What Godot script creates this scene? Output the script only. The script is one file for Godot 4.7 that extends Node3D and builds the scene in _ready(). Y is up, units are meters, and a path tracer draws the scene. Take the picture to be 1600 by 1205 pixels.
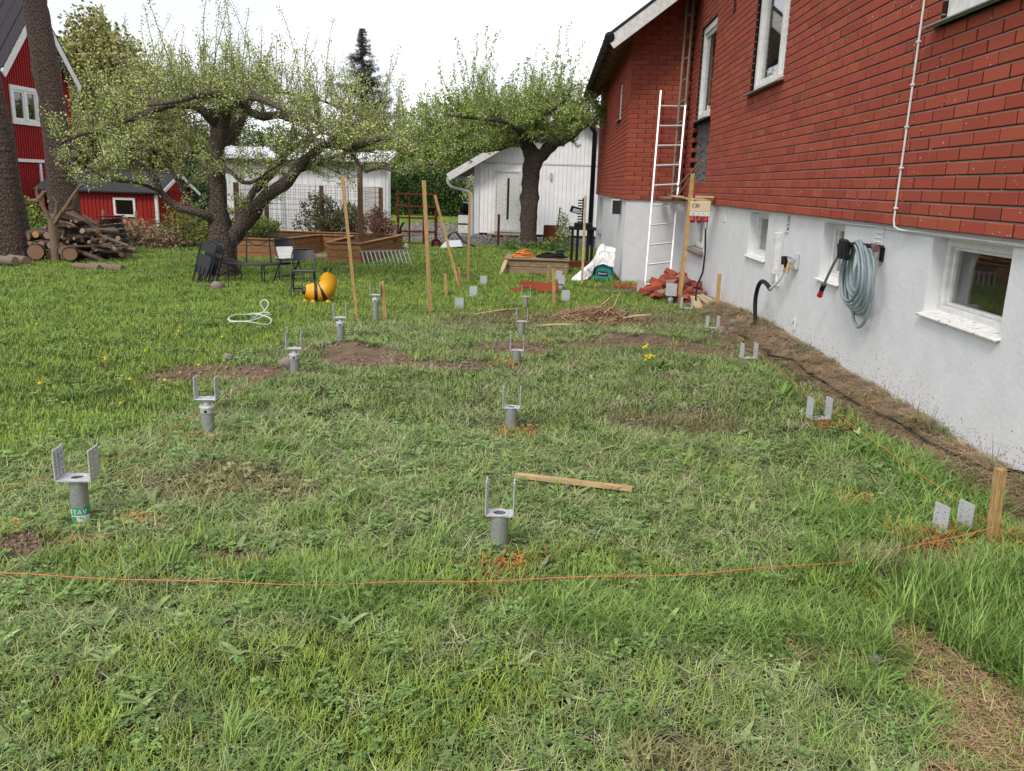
extends Node3D

# ---------------------------------------------------------------- mesh builder
class MB:
	var v := PackedVector3Array()
	var n := PackedVector3Array()
	var c := PackedColorArray()
	var ix := PackedInt32Array()
	var col := Color(1, 1, 1)
	func quad(a: Vector3, b: Vector3, d: Vector3, e: Vector3) -> void:
		var nn := (b - a).cross(d - a)
		if nn.length_squared() < 1e-16:
			nn = (d - a).cross(e - a)
		nn = nn.normalized()
		var k := v.size()
		v.append(a); v.append(b); v.append(d); v.append(e)
		for i in 4:
			n.append(nn); c.append(col)
		ix.append(k); ix.append(k + 2); ix.append(k + 1)
		ix.append(k); ix.append(k + 3); ix.append(k + 2)
	func tri(a: Vector3, b: Vector3, d: Vector3) -> void:
		var nn := (b - a).cross(d - a).normalized()
		var k := v.size()
		v.append(a); v.append(b); v.append(d)
		for i in 3:
			n.append(nn); c.append(col)
		ix.append(k); ix.append(k + 2); ix.append(k + 1)
	func box(o: Vector3, s: Vector3, bs := Basis()) -> void:
		var x := bs.x * s.x * 0.5
		var y := bs.y * s.y * 0.5
		var z := bs.z * s.z * 0.5
		quad(o - x - y + z, o + x - y + z, o + x + y + z, o - x + y + z)
		quad(o + x - y - z, o - x - y - z, o - x + y - z, o + x + y - z)
		quad(o + x - y + z, o + x - y - z, o + x + y - z, o + x + y + z)
		quad(o - x - y - z, o - x - y + z, o - x + y + z, o - x + y - z)
		quad(o - x + y + z, o + x + y + z, o + x + y - z, o - x + y - z)
		quad(o - x - y - z, o + x - y - z, o + x - y + z, o - x - y + z)
	# box with chamfered edges
	func bbox(o: Vector3, s: Vector3, b: float, bs := Basis()) -> void:
		var h := s * 0.5
		var ax := [bs.x, bs.y, bs.z]
		var p := func(sx: float, sy: float, sz: float, f: int) -> Vector3:
			var l := Vector3(sx * (h.x - (0.0 if f == 0 else b)), sy * (h.y - (0.0 if f == 1 else b)), sz * (h.z - (0.0 if f == 2 else b)))
			return o + bs * l
		for s1 in [-1.0, 1.0]:
			if s1 > 0:
				quad(p.call(1, -1, 1, 0), p.call(1, -1, -1, 0), p.call(1, 1, -1, 0), p.call(1, 1, 1, 0))
				quad(p.call(-1, 1, 1, 1), p.call(1, 1, 1, 1), p.call(1, 1, -1, 1), p.call(-1, 1, -1, 1))
				quad(p.call(-1, -1, 1, 2), p.call(1, -1, 1, 2), p.call(1, 1, 1, 2), p.call(-1, 1, 1, 2))
			else:
				quad(p.call(-1, -1, -1, 0), p.call(-1, -1, 1, 0), p.call(-1, 1, 1, 0), p.call(-1, 1, -1, 0))
				quad(p.call(-1, -1, -1, 1), p.call(1, -1, -1, 1), p.call(1, -1, 1, 1), p.call(-1, -1, 1, 1))
				quad(p.call(1, -1, -1, 2), p.call(-1, -1, -1, 2), p.call(-1, 1, -1, 2), p.call(1, 1, -1, 2))
		for a in [-1.0, 1.0]:
			for d in [-1.0, 1.0]:
				var e1 := [p.call(a, d, -1, 0), p.call(a, d, 1, 0), p.call(a, d, 1, 1), p.call(a, d, -1, 1)]
				var e2 := [p.call(a, -1, d, 0), p.call(a, 1, d, 0), p.call(a, 1, d, 2), p.call(a, -1, d, 2)]
				var e3 := [p.call(-1, a, d, 1), p.call(1, a, d, 1), p.call(1, a, d, 2), p.call(-1, a, d, 2)]
				for e in [e1, e2, e3]:
					var mid: Vector3 = (e[0] + e[1] + e[2] + e[3]) * 0.25 - o
					if (e[1] - e[0]).cross(e[2] - e[0]).dot(mid) > 0:
						quad(e[0], e[1], e[2], e[3])
					else:
						quad(e[3], e[2], e[1], e[0])
				for f in [-1.0, 1.0]:
					var t0: Vector3 = p.call(a, d, f, 0)
					var t1: Vector3 = p.call(a, d, f, 1)
					var t2: Vector3 = p.call(a, d, f, 2)
					if (t1 - t0).cross(t2 - t0).dot(t0 + t1 + t2 - o * 3) > 0:
						tri(t0, t1, t2)
					else:
						tri(t0, t2, t1)
	func bar(a: Vector3, b: Vector3, w: float, t: float, up := Vector3.UP) -> void:
		var y := (b - a).normalized()
		if abs(y.dot(up)) > 0.98:
			up = Vector3(0, 0, 1)
		var x := up.cross(y).normalized()
		var z := x.cross(y)
		box((a + b) * 0.5, Vector3(w, a.distance_to(b), t), Basis(x, y, z))
	func tube(pts: Array, r, seg := 8, cap := true, squash := 1.0) -> void:
		var m := pts.size()
		var k := v.size()
		var t0: Vector3 = (pts[1] - pts[0]).normalized()
		var u := t0.cross(Vector3(0.31, 0.12, 0.94)).normalized()
		for i in m:
			var t: Vector3
			if i == 0: t = t0
			elif i == m - 1: t = (pts[i] - pts[i - 1]).normalized()
			else: t = (pts[i + 1] - pts[i - 1]).normalized()
			u = (u - t * u.dot(t))
			if u.length() < 1e-4: u = t.cross(Vector3(0.9, 0.3, 0.2))
			u = u.normalized()
			var w := t.cross(u)
			var rr: float = r[i] if r is Array else r
			for j in seg:
				var a := TAU * j / seg
				var d := u * cos(a) + w * sin(a) * squash
				v.append(pts[i] + d * rr); n.append(d.normalized()); c.append(col)
		for i in m - 1:
			for j in seg:
				var a := k + i * seg + j
				var b := k + i * seg + (j + 1) % seg
				var d := b + seg
				var e := a + seg
				ix.append(a); ix.append(e); ix.append(b)
				ix.append(b); ix.append(e); ix.append(d)
		if cap:
			for q in [0, m - 1]:
				var ct := v.size()
				var tn: Vector3 = -t0 if q == 0 else (pts[m - 1] - pts[m - 2]).normalized()
				v.append(pts[q]); n.append(tn); c.append(col)
				for j in seg:
					v.append(v[k + q * seg + j]); n.append(tn); c.append(col)
				for j in seg:
					var a := ct + 1 + j
					var b := ct + 1 + (j + 1) % seg
					if q == 0:
						ix.append(ct); ix.append(a); ix.append(b)
					else:
						ix.append(ct); ix.append(b); ix.append(a)
	# surface of revolution about y; prof = [[r, y], ...] from bottom to top
	func lathe(prof: Array, seg: int, xf := Transform3D()) -> void:
		var k := v.size()
		var m := prof.size()
		for i in m:
			var a: Array = prof[max(i - 1, 0)]
			var b: Array = prof[min(i + 1, m - 1)]
			var dr: float = b[0] - a[0]
			var dy: float = b[1] - a[1]
			for j in seg:
				var an := TAU * j / seg
				var d := Vector3(cos(an), 0, sin(an))
				v.append(xf * (d * float(prof[i][0]) + Vector3(0, prof[i][1], 0)))
				n.append((xf.basis * (d * dy - Vector3(0, dr, 0))).normalized()); c.append(col)
		for i in m - 1:
			for j in seg:
				var a := k + i * seg + j
				var b := k + i * seg + (j + 1) % seg
				ix.append(a); ix.append(b); ix.append(a + seg)
				ix.append(b); ix.append(b + seg); ix.append(a + seg)
	func ball(o: Vector3, r: Vector3, seg := 14, bs := Basis()) -> void:
		var pr := []
		for i in seg / 2 + 1:
			var a := -PI / 2 + PI * i / (seg / 2)
			pr.append([cos(a), sin(a)])
		lathe(pr, seg, Transform3D(bs * Basis.from_scale(r), o))
	func mesh() -> ArrayMesh:
		var am := ArrayMesh.new()
		var arr := []
		arr.resize(Mesh.ARRAY_MAX)
		arr[Mesh.ARRAY_VERTEX] = v
		arr[Mesh.ARRAY_NORMAL] = n
		arr[Mesh.ARRAY_COLOR] = c
		arr[Mesh.ARRAY_INDEX] = ix
		am.add_surface_from_arrays(Mesh.PRIMITIVE_TRIANGLES, arr)
		return am

# ---------------------------------------------------------------- helpers
var used := {}
var M := {}
var rng := RandomNumberGenerator.new()
var nz := FastNoiseLite.new()
var nz2 := FastNoiseLite.new()

func numbered(called: String) -> String:
	var k: int = used.get(called, 0)
	used[called] = k + 1
	return called if k == 0 else "%s_%03d" % [called, k]

func obj(b: MB, called: String, m: Material, parent: Node = null) -> MeshInstance3D:
	var o := MeshInstance3D.new()
	o.mesh = b.mesh()
	o.mesh.surface_set_material(0, m)
	if parent == null or parent == self:
		o.name = numbered(called)
		add_child(o)
	else:
		o.name = called
		parent.add_child(o, true)
	return o

func shared(ms: Mesh, called: String, parent: Node, xf: Transform3D) -> MeshInstance3D:
	var o := MeshInstance3D.new()
	o.mesh = ms
	o.name = called
	parent.add_child(o, true)
	o.transform = xf
	return o

func tag(o: Node, label: String, category: String, group := "") -> Node:
	o.set_meta("label", label)
	o.set_meta("category", category)
	if group != "":
		o.set_meta("group", group)
	return o

func structure(o: Node) -> Node:
	o.set_meta("kind", "structure")
	return o

func stuff(o: Node) -> Node:
	o.set_meta("kind", "stuff")
	return o

func thing(called: String, label: String, category: String, at := Vector3.ZERO, turn := 0.0, group := "") -> Node3D:
	var o := Node3D.new()
	o.name = numbered(called)
	add_child(o)
	o.position = at
	o.rotation.y = turn
	tag(o, label, category, group)
	return o

func dup(src: Node3D, called: String, xf: Transform3D, label := "") -> Node3D:
	var o: Node3D = src.duplicate()
	o.name = numbered(called)
	add_child(o)
	o.transform = xf
	if label != "":
		o.set_meta("label", label)
	return o

func part(called: String, parent: Node) -> Node3D:
	var o := Node3D.new()
	o.name = called
	parent.add_child(o, true)
	return o

func lin(r: float, g: float, b: float) -> Color:
	return Color(r, g, b).linear_to_srgb()

func noise_tex(freq: float, lo: Color, hi: Color, size := 512, kind := FastNoiseLite.TYPE_SIMPLEX_SMOOTH, oct := 4, seed := 1) -> NoiseTexture2D:
	var f := FastNoiseLite.new()
	f.noise_type = kind
	f.frequency = freq
	f.fractal_octaves = oct
	f.seed = seed
	var t := NoiseTexture2D.new()
	t.width = size
	t.height = size
	t.seamless = true
	t.noise = f
	var g := Gradient.new()
	g.set_color(0, lo)
	g.set_color(1, hi)
	t.color_ramp = g
	return t

func normal_tex(freq: float, strength: float, size := 512, oct := 4, kind := FastNoiseLite.TYPE_SIMPLEX_SMOOTH) -> NoiseTexture2D:
	var f := FastNoiseLite.new()
	f.noise_type = kind
	f.frequency = freq
	f.fractal_octaves = oct
	f.seed = 7
	var t := NoiseTexture2D.new()
	t.width = size
	t.height = size
	t.seamless = true
	t.as_normal_map = true
	t.bump_strength = strength
	t.noise = f
	return t

# plain material; vertex colours carry the hue
func mat(col: Color, rough := 0.8, metal := 0.0, vc := false) -> StandardMaterial3D:
	var m := StandardMaterial3D.new()
	m.albedo_color = col
	m.roughness = rough
	m.metallic = metal
	m.vertex_color_use_as_albedo = vc
	m.metallic_specular = 0.25 if rough > 0.5 else 0.5
	return m

func tri_mat(col: Color, rough: float, tex: Texture2D, nrm: Texture2D, scale: float, vc := false, nscale := 1.0) -> StandardMaterial3D:
	var m := mat(col, rough, 0.0, vc)
	m.uv1_triplanar = true
	m.uv1_world_triplanar = true
	m.uv1_scale = Vector3.ONE * scale
	if tex: m.albedo_texture = tex
	if nrm:
		m.normal_enabled = true
		m.normal_texture = nrm
		m.normal_scale = nscale
	return m

func sst(a: float, b: float, x: float) -> float:
	var t := clampf((x - a) / (b - a), 0, 1)
	return t * t * (3 - 2 * t)

# ---------------------------------------------------------------- terrain
const SOIL = [[-2.55, -6.45, 0.62, 0.3, 0.15], [-2.95, -6.2, 0.25, 0.2, 0.0], [-1.62, -7.3, 0.5, 0.45, 0.0], [-1.05, -7.1, 0.6, 0.26, 0.0],
	[-0.35, -8.1, 0.4, 0.35, 0.0], [0.5, -8.5, 0.4, 0.26, 0.0], [1.1, -8.85, 0.6, 0.4, 0.1], [1.75, -8.5, 0.55, 0.4, 0.0], [2.3, -9.3, 0.5, 0.6, 0.0],
	[-2.05, -3.0, 0.14, 0.1, 0.0], [-1.2, -3.05, 0.22, 0.06, 0.0], [1.7, -14.9, 0.9, 0.7, 0.0], [2.35, -13.2, 0.4, 1.2, 0.0]]
const THIN = [[0.5, -10.6, 1.5, 0.8], [-0.6, -10.0, 0.8, 0.5], [1.6, -11.2, 0.9, 0.7], [-1.6, -3.9, 0.5, 0.3], [0.9, -5.4, 0.5, 0.3], [1.55, -3.3, 0.3, 0.2], [0.4, -1.95, 0.2, 0.12]]
const DEAD = [[1.33, -2.62, 0.13, 0.2], [1.36, -2.36, 0.2, 0.16], [1.37, -2.12, 0.24, 0.18], [1.0, -2.52, 0.12, 0.05], [1.3, -1.85, 0.25, 0.15]]

func fall(z: float) -> float:
	return -0.26 * sst(3.0, 16.0, -z)

func gh(x: float, z: float) -> float:
	var y := fall(z)
	if z > -45 and z < 4:
		y += 0.018 * nz.get_noise_2d(x * 60, z * 60) + 0.010 * nz.get_noise_2d(x * 260 + 50, z * 260)
	if x > 1.9 and z > -17 and x < 4:
		var k := sst(2.18, 2.52, x)
		y += k * (0.075 - y + 0.03 * nz.get_noise_2d(z * 120, x * 60)) * (1.0 - 0.75 * sst(9.0, 14.0, -z))
	y += 0.09 * exp(-(pow((x + 1.85) / 0.35, 2) + pow((z + 7.75) / 0.3, 2)))
	y += 0.06 * exp(-(pow((x - 1.1) / 0.4, 2) + pow((z + 9.2) / 0.2, 2)))
	y += 0.05 * exp(-(pow((x + 2.1) / 0.16, 2) + pow((z + 3.05) / 0.1, 2)))
	y += 0.06 * exp(-(pow((x + 0.3) / 0.25, 2) + pow((z + 8.25) / 0.15, 2)))
	return y

func blob(l: Array, x: float, z: float) -> float:
	var best := 0.0
	var w := 0.45 * nz2.get_noise_2d(x * 160, z * 160) + 0.3 * nz2.get_noise_2d(x * 500, z * 500)
	for b in l:
		var d: float = sqrt(pow((x - b[0]) / b[2], 2) + pow((z - b[1]) / b[3], 2)) + w
		best = maxf(best, 1.0 - sst(0.75, 1.15, d))
	return best

func soil(x: float, z: float) -> float:
	var s := blob(SOIL, x, z)
	if z > -16.0 and x > 1.8:
		s = maxf(s, sst(2.19, 2.36, x + 0.12 * nz2.get_noise_2d(x * 200, z * 200) - 0.25 * sst(3.9, 3.2, -z)))
	return s

# gravel yard in front of the white garage
func gravel(x: float, z: float) -> float:
	var e := 0.8 * nz2.get_noise_2d(x * 30, z * 30)
	if x < -6.0: return 0.0
	return sst(-24.4, -24.9, z + e * 0.5 - 0.25 * (x + 2)) * sst(-38.2, -37.5, z + e * 0.4)

func materials() -> void:
	var wn := normal_tex(0.02, 6.0, 512, 5)
	var fine := normal_tex(0.09, 5.0, 512, 4)
	var grain := noise_tex(0.03, Color(0.72, 0.72, 0.72), Color(1, 1, 1), 512, FastNoiseLite.TYPE_SIMPLEX_SMOOTH, 5, 3)
	var speck := noise_tex(0.09, Color(0.62, 0.62, 0.62), Color(1, 1, 1), 512, FastNoiseLite.TYPE_SIMPLEX_SMOOTH, 3, 9)
	var clouds := noise_tex(0.008, Color(0.86, 0.86, 0.86), Color(1, 1, 1), 512, FastNoiseLite.TYPE_SIMPLEX_SMOOTH, 5, 5)
	M.ground = tri_mat(Color(1, 1, 1), 1.0, speck, fine, 3.0, true, 1.5)
	M.grass = mat(Color(1, 1, 1), 0.5, 0.0, true)
	M.grass.metallic_specular = 0.2
	M.grass.backlight = Color(0.16, 0.2, 0.06)
	M.leaf = mat(Color(1, 1, 1), 0.6, 0.0, true)
	M.leaf.metallic_specular = 0.2
	M.leaf.backlight = Color(0.35, 0.4, 0.15)
	M.brick = tri_mat(Color(1, 1, 1), 0.9, speck, fine, 4.0, true, 0.9)
	M.brick.metallic_specular = 0.18
	M.bed_mortar = tri_mat(lin(0.40, 0.32, 0.28), 0.95, speck, fine, 5.0)
	M.mortar = tri_mat(lin(0.06, 0.024, 0.019), 0.95, speck, fine, 5.0)
	M.plaster = tri_mat(lin(0.71, 0.715, 0.745), 0.9, noise_tex(0.006, Color(0.95, 0.95, 0.95), Color(1, 1, 1), 512, FastNoiseLite.TYPE_SIMPLEX_SMOOTH, 3, 6), normal_tex(0.035, 4.0, 512, 4), 1.1, false, 0.2)
	M.white = tri_mat(lin(0.78, 0.78, 0.77), 0.55, clouds, null, 2.0)
	M.peel = tri_mat(lin(0.8, 0.79, 0.77), 0.75, flake_tex(), null, 1.3)
	M.white_clad = tri_mat(lin(0.93, 0.93, 0.95), 0.6, noise_tex(0.01, Color(0.95, 0.95, 0.95), Color(1, 1, 1), 256, FastNoiseLite.TYPE_SIMPLEX_SMOOTH, 3, 8), null, 0.7)
	M.red_paint = tri_mat(lin(0.42, 0.036, 0.034), 0.8, grain, null, 1.5)
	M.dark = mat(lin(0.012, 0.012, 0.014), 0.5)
	M.black = mat(lin(0.014, 0.014, 0.016), 0.55)
	M.black_metal = mat(lin(0.02, 0.02, 0.025), 0.42)
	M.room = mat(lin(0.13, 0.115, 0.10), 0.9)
	M.slate = tri_mat(lin(0.055, 0.055, 0.062), 0.75, grain, fine, 2.0)
	M.tile = tri_mat(lin(0.05, 0.045, 0.055), 0.6, grain, null, 2.0)
	M.zinc = tri_mat(lin(0.86, 0.87, 0.90), 0.5, noise_tex(0.05, Color(0.62, 0.63, 0.64), Color(1, 1, 1), 512, FastNoiseLite.TYPE_CELLULAR, 2, 4), fine, 6.0, false, 0.3)
	M.zinc.metallic = 0.2
	M.zinc_tube = tri_mat(lin(0.42, 0.45, 0.43), 0.5, grain, fine, 5.0, false, 0.3)
	M.zinc_tube.metallic = 0.3
	M.alu = mat(lin(0.72, 0.73, 0.75), 0.38, 0.7)
	M.steel_old = tri_mat(lin(0.36, 0.31, 0.24), 0.7, grain, null, 8.0)
	var wood_t := wood_tex()
	M.pine = tri_mat(lin(0.62, 0.42, 0.20), 0.7, wood_t, null, 6.0)
	var wood_h := wood_tex(true)
	M.pine_pale = tri_mat(lin(0.74, 0.60, 0.40), 0.7, wood_h, null, 6.0)
	M.pine_lying = tri_mat(lin(0.68, 0.50, 0.29), 0.7, wood_h, null, 6.0)
	M.timber = tri_mat(lin(0.46, 0.25, 0.135), 0.8, wood_h, null, 3.0)
	M.timber_grey = tri_mat(lin(0.42, 0.32, 0.22), 0.85, wood_h, null, 3.0)
	M.post_wood = tri_mat(lin(0.22, 0.15, 0.10), 0.85, wood_t, null, 3.0)
	M.trellis = tri_mat(lin(0.15, 0.045, 0.025), 0.75, grain, null, 3.0)
	M.eave_wood = tri_mat(lin(0.42, 0.33, 0.24), 0.8, wood_t, null, 2.0)
	var barkt := noise_tex(0.05, Color(0.35, 0.33, 0.32), Color(1, 1, 1), 512, FastNoiseLite.TYPE_CELLULAR, 4, 21)
	M.bark = tri_mat(lin(0.30, 0.245, 0.215), 0.95, barkt, normal_tex(0.06, 14.0, 512, 4, FastNoiseLite.TYPE_CELLULAR), 1.6, false, 1.6)
	M.pine_bark = tri_mat(lin(0.27, 0.20, 0.175), 0.95, barkt, normal_tex(0.05, 16.0, 512, 4, FastNoiseLite.TYPE_CELLULAR), 1.3, false, 1.8)
	M.pine_bark.uv1_scale = Vector3(1.6, 0.55, 1.6)
	M.bark.uv1_scale = Vector3(1.5, 0.7, 1.5)
	M.twig = mat(lin(0.21, 0.175, 0.155), 0.9, 0.0, true)
	M.log = tri_mat(Color(1, 1, 1), 0.9, barkt, null, 3.0, true)
	M.vc = tri_mat(Color(1, 1, 1), 0.75, clouds, null, 4.0, true)
	M.vc_soft = tri_mat(Color(1, 1, 1), 0.45, null, null, 1.0, true)
	M.stone = tri_mat(lin(0.40, 0.33, 0.30), 0.9, speck, fine, 4.0)
	M.glass = mat(Color(0.10, 0.12, 0.12, 0.12), 0.02)
	M.glass.transparency = BaseMaterial3D.TRANSPARENCY_ALPHA
	M.glass.metallic_specular = 0.9
	M.wool = tri_mat(lin(0.66, 0.60, 0.61), 1.0, noise_tex(0.06, Color(0.2, 0.19, 0.2), Color(1, 1, 1), 512, FastNoiseLite.TYPE_SIMPLEX_SMOOTH, 4, 31), normal_tex(0.06, 20.0), 3.0, false, 2.0)
	M.hose = mat(lin(0.22, 0.28, 0.31), 0.35)
	M.hose_green = mat(lin(0.52, 0.62, 0.50), 0.4)
	M.string = mat(lin(0.72, 0.20, 0.11), 0.8)
	M.rust = tri_mat(lin(0.22, 0.075, 0.035), 0.85, grain, fine, 3.0)

# long stretched grain for sawn wood
func wood_tex(lying := false) -> ImageTexture:
	var f := FastNoiseLite.new()
	f.frequency = 0.02
	f.fractal_octaves = 4
	f.seed = 12
	var im := Image.create(256, 256, false, Image.FORMAT_RGB8)
	for y in 256:
		for x in 256:
			var a := TAU * y / 256.0
			var b := TAU * x / 256.0
			var s := f.get_noise_3d(cos(b) * 260, sin(b) * 260, sin(a) * 14 + cos(a) * 9)
			var g := clampf(0.86 + s * 0.4, 0.55, 1.0)
			im.set_pixel(y if lying else x, x if lying else y, Color(g, g * 0.98, g * 0.95))
	return ImageTexture.create_from_image(im)

# white paint that has flaked off in small patches
func flake_tex() -> ImageTexture:
	var f := FastNoiseLite.new()
	f.frequency = 0.035
	f.fractal_octaves = 4
	f.seed = 44
	var im := Image.create(512, 512, false, Image.FORMAT_RGB8)
	for y in 512:
		for x in 512:
			var s := f.get_noise_2d(x * 0.5, y * 1.7)
			var c := Color(0.97, 0.97, 0.97)
			if s > 0.43: c = Color(0.42, 0.38, 0.36)
			elif s > 0.40: c = Color(0.75, 0.74, 0.72)
			im.set_pixel(x, y, c)
	return ImageTexture.create_from_image(im)

func camera_and_sky() -> void:
	var cam := Camera3D.new()
	cam.name = "camera"
	add_child(cam)
	cam.position = Vector3(0, 1.5, 0)
	cam.rotation_order = EULER_ORDER_YXZ
	cam.rotation_degrees = Vector3(-13.56, 2.12, 1.8)
	cam.fov = 49.73
	cam.near = 0.05
	cam.far = 600.0
	cam.current = true
	var env := Environment.new()
	env.background_mode = Environment.BG_SKY
	var sky := Sky.new()
	var pm := PanoramaSkyMaterial.new()
	# bright, high overcast with faint grey-blue gaps
	var f := FastNoiseLite.new()
	f.frequency = 0.9
	f.fractal_octaves = 5
	f.seed = 4
	var im := Image.create(1024, 512, false, Image.FORMAT_RGBF)
	for y in 512:
		var el := PI * (0.5 - (y + 0.5) / 512.0)
		for x in 1024:
			var az := TAU * (x + 0.5) / 1024.0
			var d := Vector3(cos(el) * cos(az), sin(el) * 2.6, cos(el) * sin(az))
			var s := f.get_noise_3dv(d * 1.4) * 0.5 + 0.5
			var k := sst(0.38, 0.62, s)
			var c := Color(0.72, 0.76, 0.83).lerp(Color(1.12, 1.12, 1.12), k)
			if el < 0: c = Color(0.20, 0.20, 0.17)
			im.set_pixel(x, y, c)
	pm.panorama = ImageTexture.create_from_image(im)
	sky.sky_material = pm
	env.sky = sky
	env.background_energy_multiplier = 1.0
	env.tonemap_mode = Environment.TONE_MAPPER_LINEAR
	env.tonemap_exposure = 1.36
	env.sdfgi_enabled = true
	env.ssao_enabled = true
	env.ssil_enabled = true
	var we := WorldEnvironment.new()
	we.name = "world_environment"
	we.environment = env
	add_child(we)
	var sun := DirectionalLight3D.new()
	sun.name = "sun"
	sun.light_energy = 0.5
	sun.light_color = Color(1.0, 0.97, 0.92)
	sun.light_angular_distance = 14.0
	sun.shadow_enabled = true
	sun.rotation_degrees = Vector3(-47, -24, 0)
	add_child(sun)

# ---------------------------------------------------------------- ground
func axis_lines(fine_lo: float, fine_hi: float, step: float, far: float) -> PackedFloat32Array:
	var a := PackedFloat32Array()
	var lo := []
	var s := step
	var p := fine_lo
	while p > -far:
		s *= 1.22
		p -= s
		lo.push_front(p)
	for q in lo: a.append(q)
	p = fine_lo
	while p < fine_hi:
		a.append(p)
		p += step
	s = step
	while p < far:
		a.append(p)
		p += s
		s *= 1.22
	a.append(far)
	return a

func build_ground() -> void:
	var xs := axis_lines(-4.2, 2.75, 0.075, 300)
	var zs := axis_lines(-12.0, -1.3, 0.075, 300)
	var b := MB.new()
	var w := xs.size()
	for z in zs:
		for x in xs:
			b.v.append(Vector3(x, gh(x, z), z))
			var e := 0.05
			b.n.append(Vector3(gh(x - e, z) - gh(x + e, z), 2 * e, gh(x, z - e) - gh(x, z + e)).normalized())
			var turf := Color(0.055, 0.07, 0.026)
			var c := turf
			var g := gravel(x, z)
			c = c.lerp(Color(0.42, 0.39, 0.37), g)
			var s := 0.0
			if z > -17 and z < -1 and x > -4 and x < 3:
				s = soil(x, z)
				var wall := sst(2.1, 2.4, x) * sst(15.0, 13.0, -z)
				var earth := Color(0.29, 0.205, 0.145).lerp(Color(0.50, 0.36, 0.25), wall)
				earth = earth * (1.0 + 0.5 * nz2.get_noise_2d(x * 900, z * 900))
				c = c.lerp(earth, s)
				c = c.lerp(Color(0.20, 0.16, 0.09), 0.6 * blob(THIN, x, z) * (1 - s))
				c = c.lerp(Color(0.46, 0.34, 0.21), 0.8 * blob(DEAD, x, z))
			c.a = 1
			b.c.append(c)
	for j in zs.size() - 1:
		for i in w - 1:
			var k := j * w + i
			b.ix.append(k); b.ix.append(k + 1); b.ix.append(k + w)
			b.ix.append(k + 1); b.ix.append(k + w + 1); b.ix.append(k + w)
	structure(obj(b, "ground", M.ground))

# ---------------------------------------------------------------- grass
func blade(b: MB, o: Vector3, dirv: Vector3, len: float, wid: float, lean: float, bend: float, c: Color, seg := 3) -> void:
	var side := dirv.cross(Vector3.UP).normalized()
	var p := o
	var a := lean
	var pts := [p]
	for i in seg:
		p += (Vector3.UP * cos(a) + dirv * sin(a)) * len / seg
		a += bend / seg
		pts.append(p)
	b.col = c
	var k := b.v.size()
	for i in seg + 1:
		var t := float(i) / seg
		var ww := wid * 0.5 * (1.0 - t * t * 0.85) if i < seg else 0.0003
		var tg: Vector3 = (pts[min(i + 1, seg)] - pts[max(i - 1, 0)]).normalized()
		var nn := side.cross(tg)
		if nn.y < 0: nn = -nn
		for q in [-1.0, 1.0]:
			b.v.append(pts[i] + side * ww * q)
			b.n.append(nn)
			b.c.append(c)
	for i in seg:
		var q := k + i * 2
		b.ix.append(q); b.ix.append(q + 2); b.ix.append(q + 1)
		b.ix.append(q + 1); b.ix.append(q + 2); b.ix.append(q + 3)

func rdir() -> Vector3:
	var a := rng.randf() * TAU
	return Vector3(cos(a), 0, sin(a))

func vary(s: float) -> Color:
	var g := 1.0 + rng.randf_range(-s, s)
	if s > 0.3:
		var q := rng.randf()
		if q < 0.16: g *= 1.55
		elif q > 0.72: g *= 0.6
	return Color(g * (1 + rng.randf_range(-0.12, 0.16)), g, g * (1 + rng.randf_range(-0.15, 0.15)))

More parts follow.
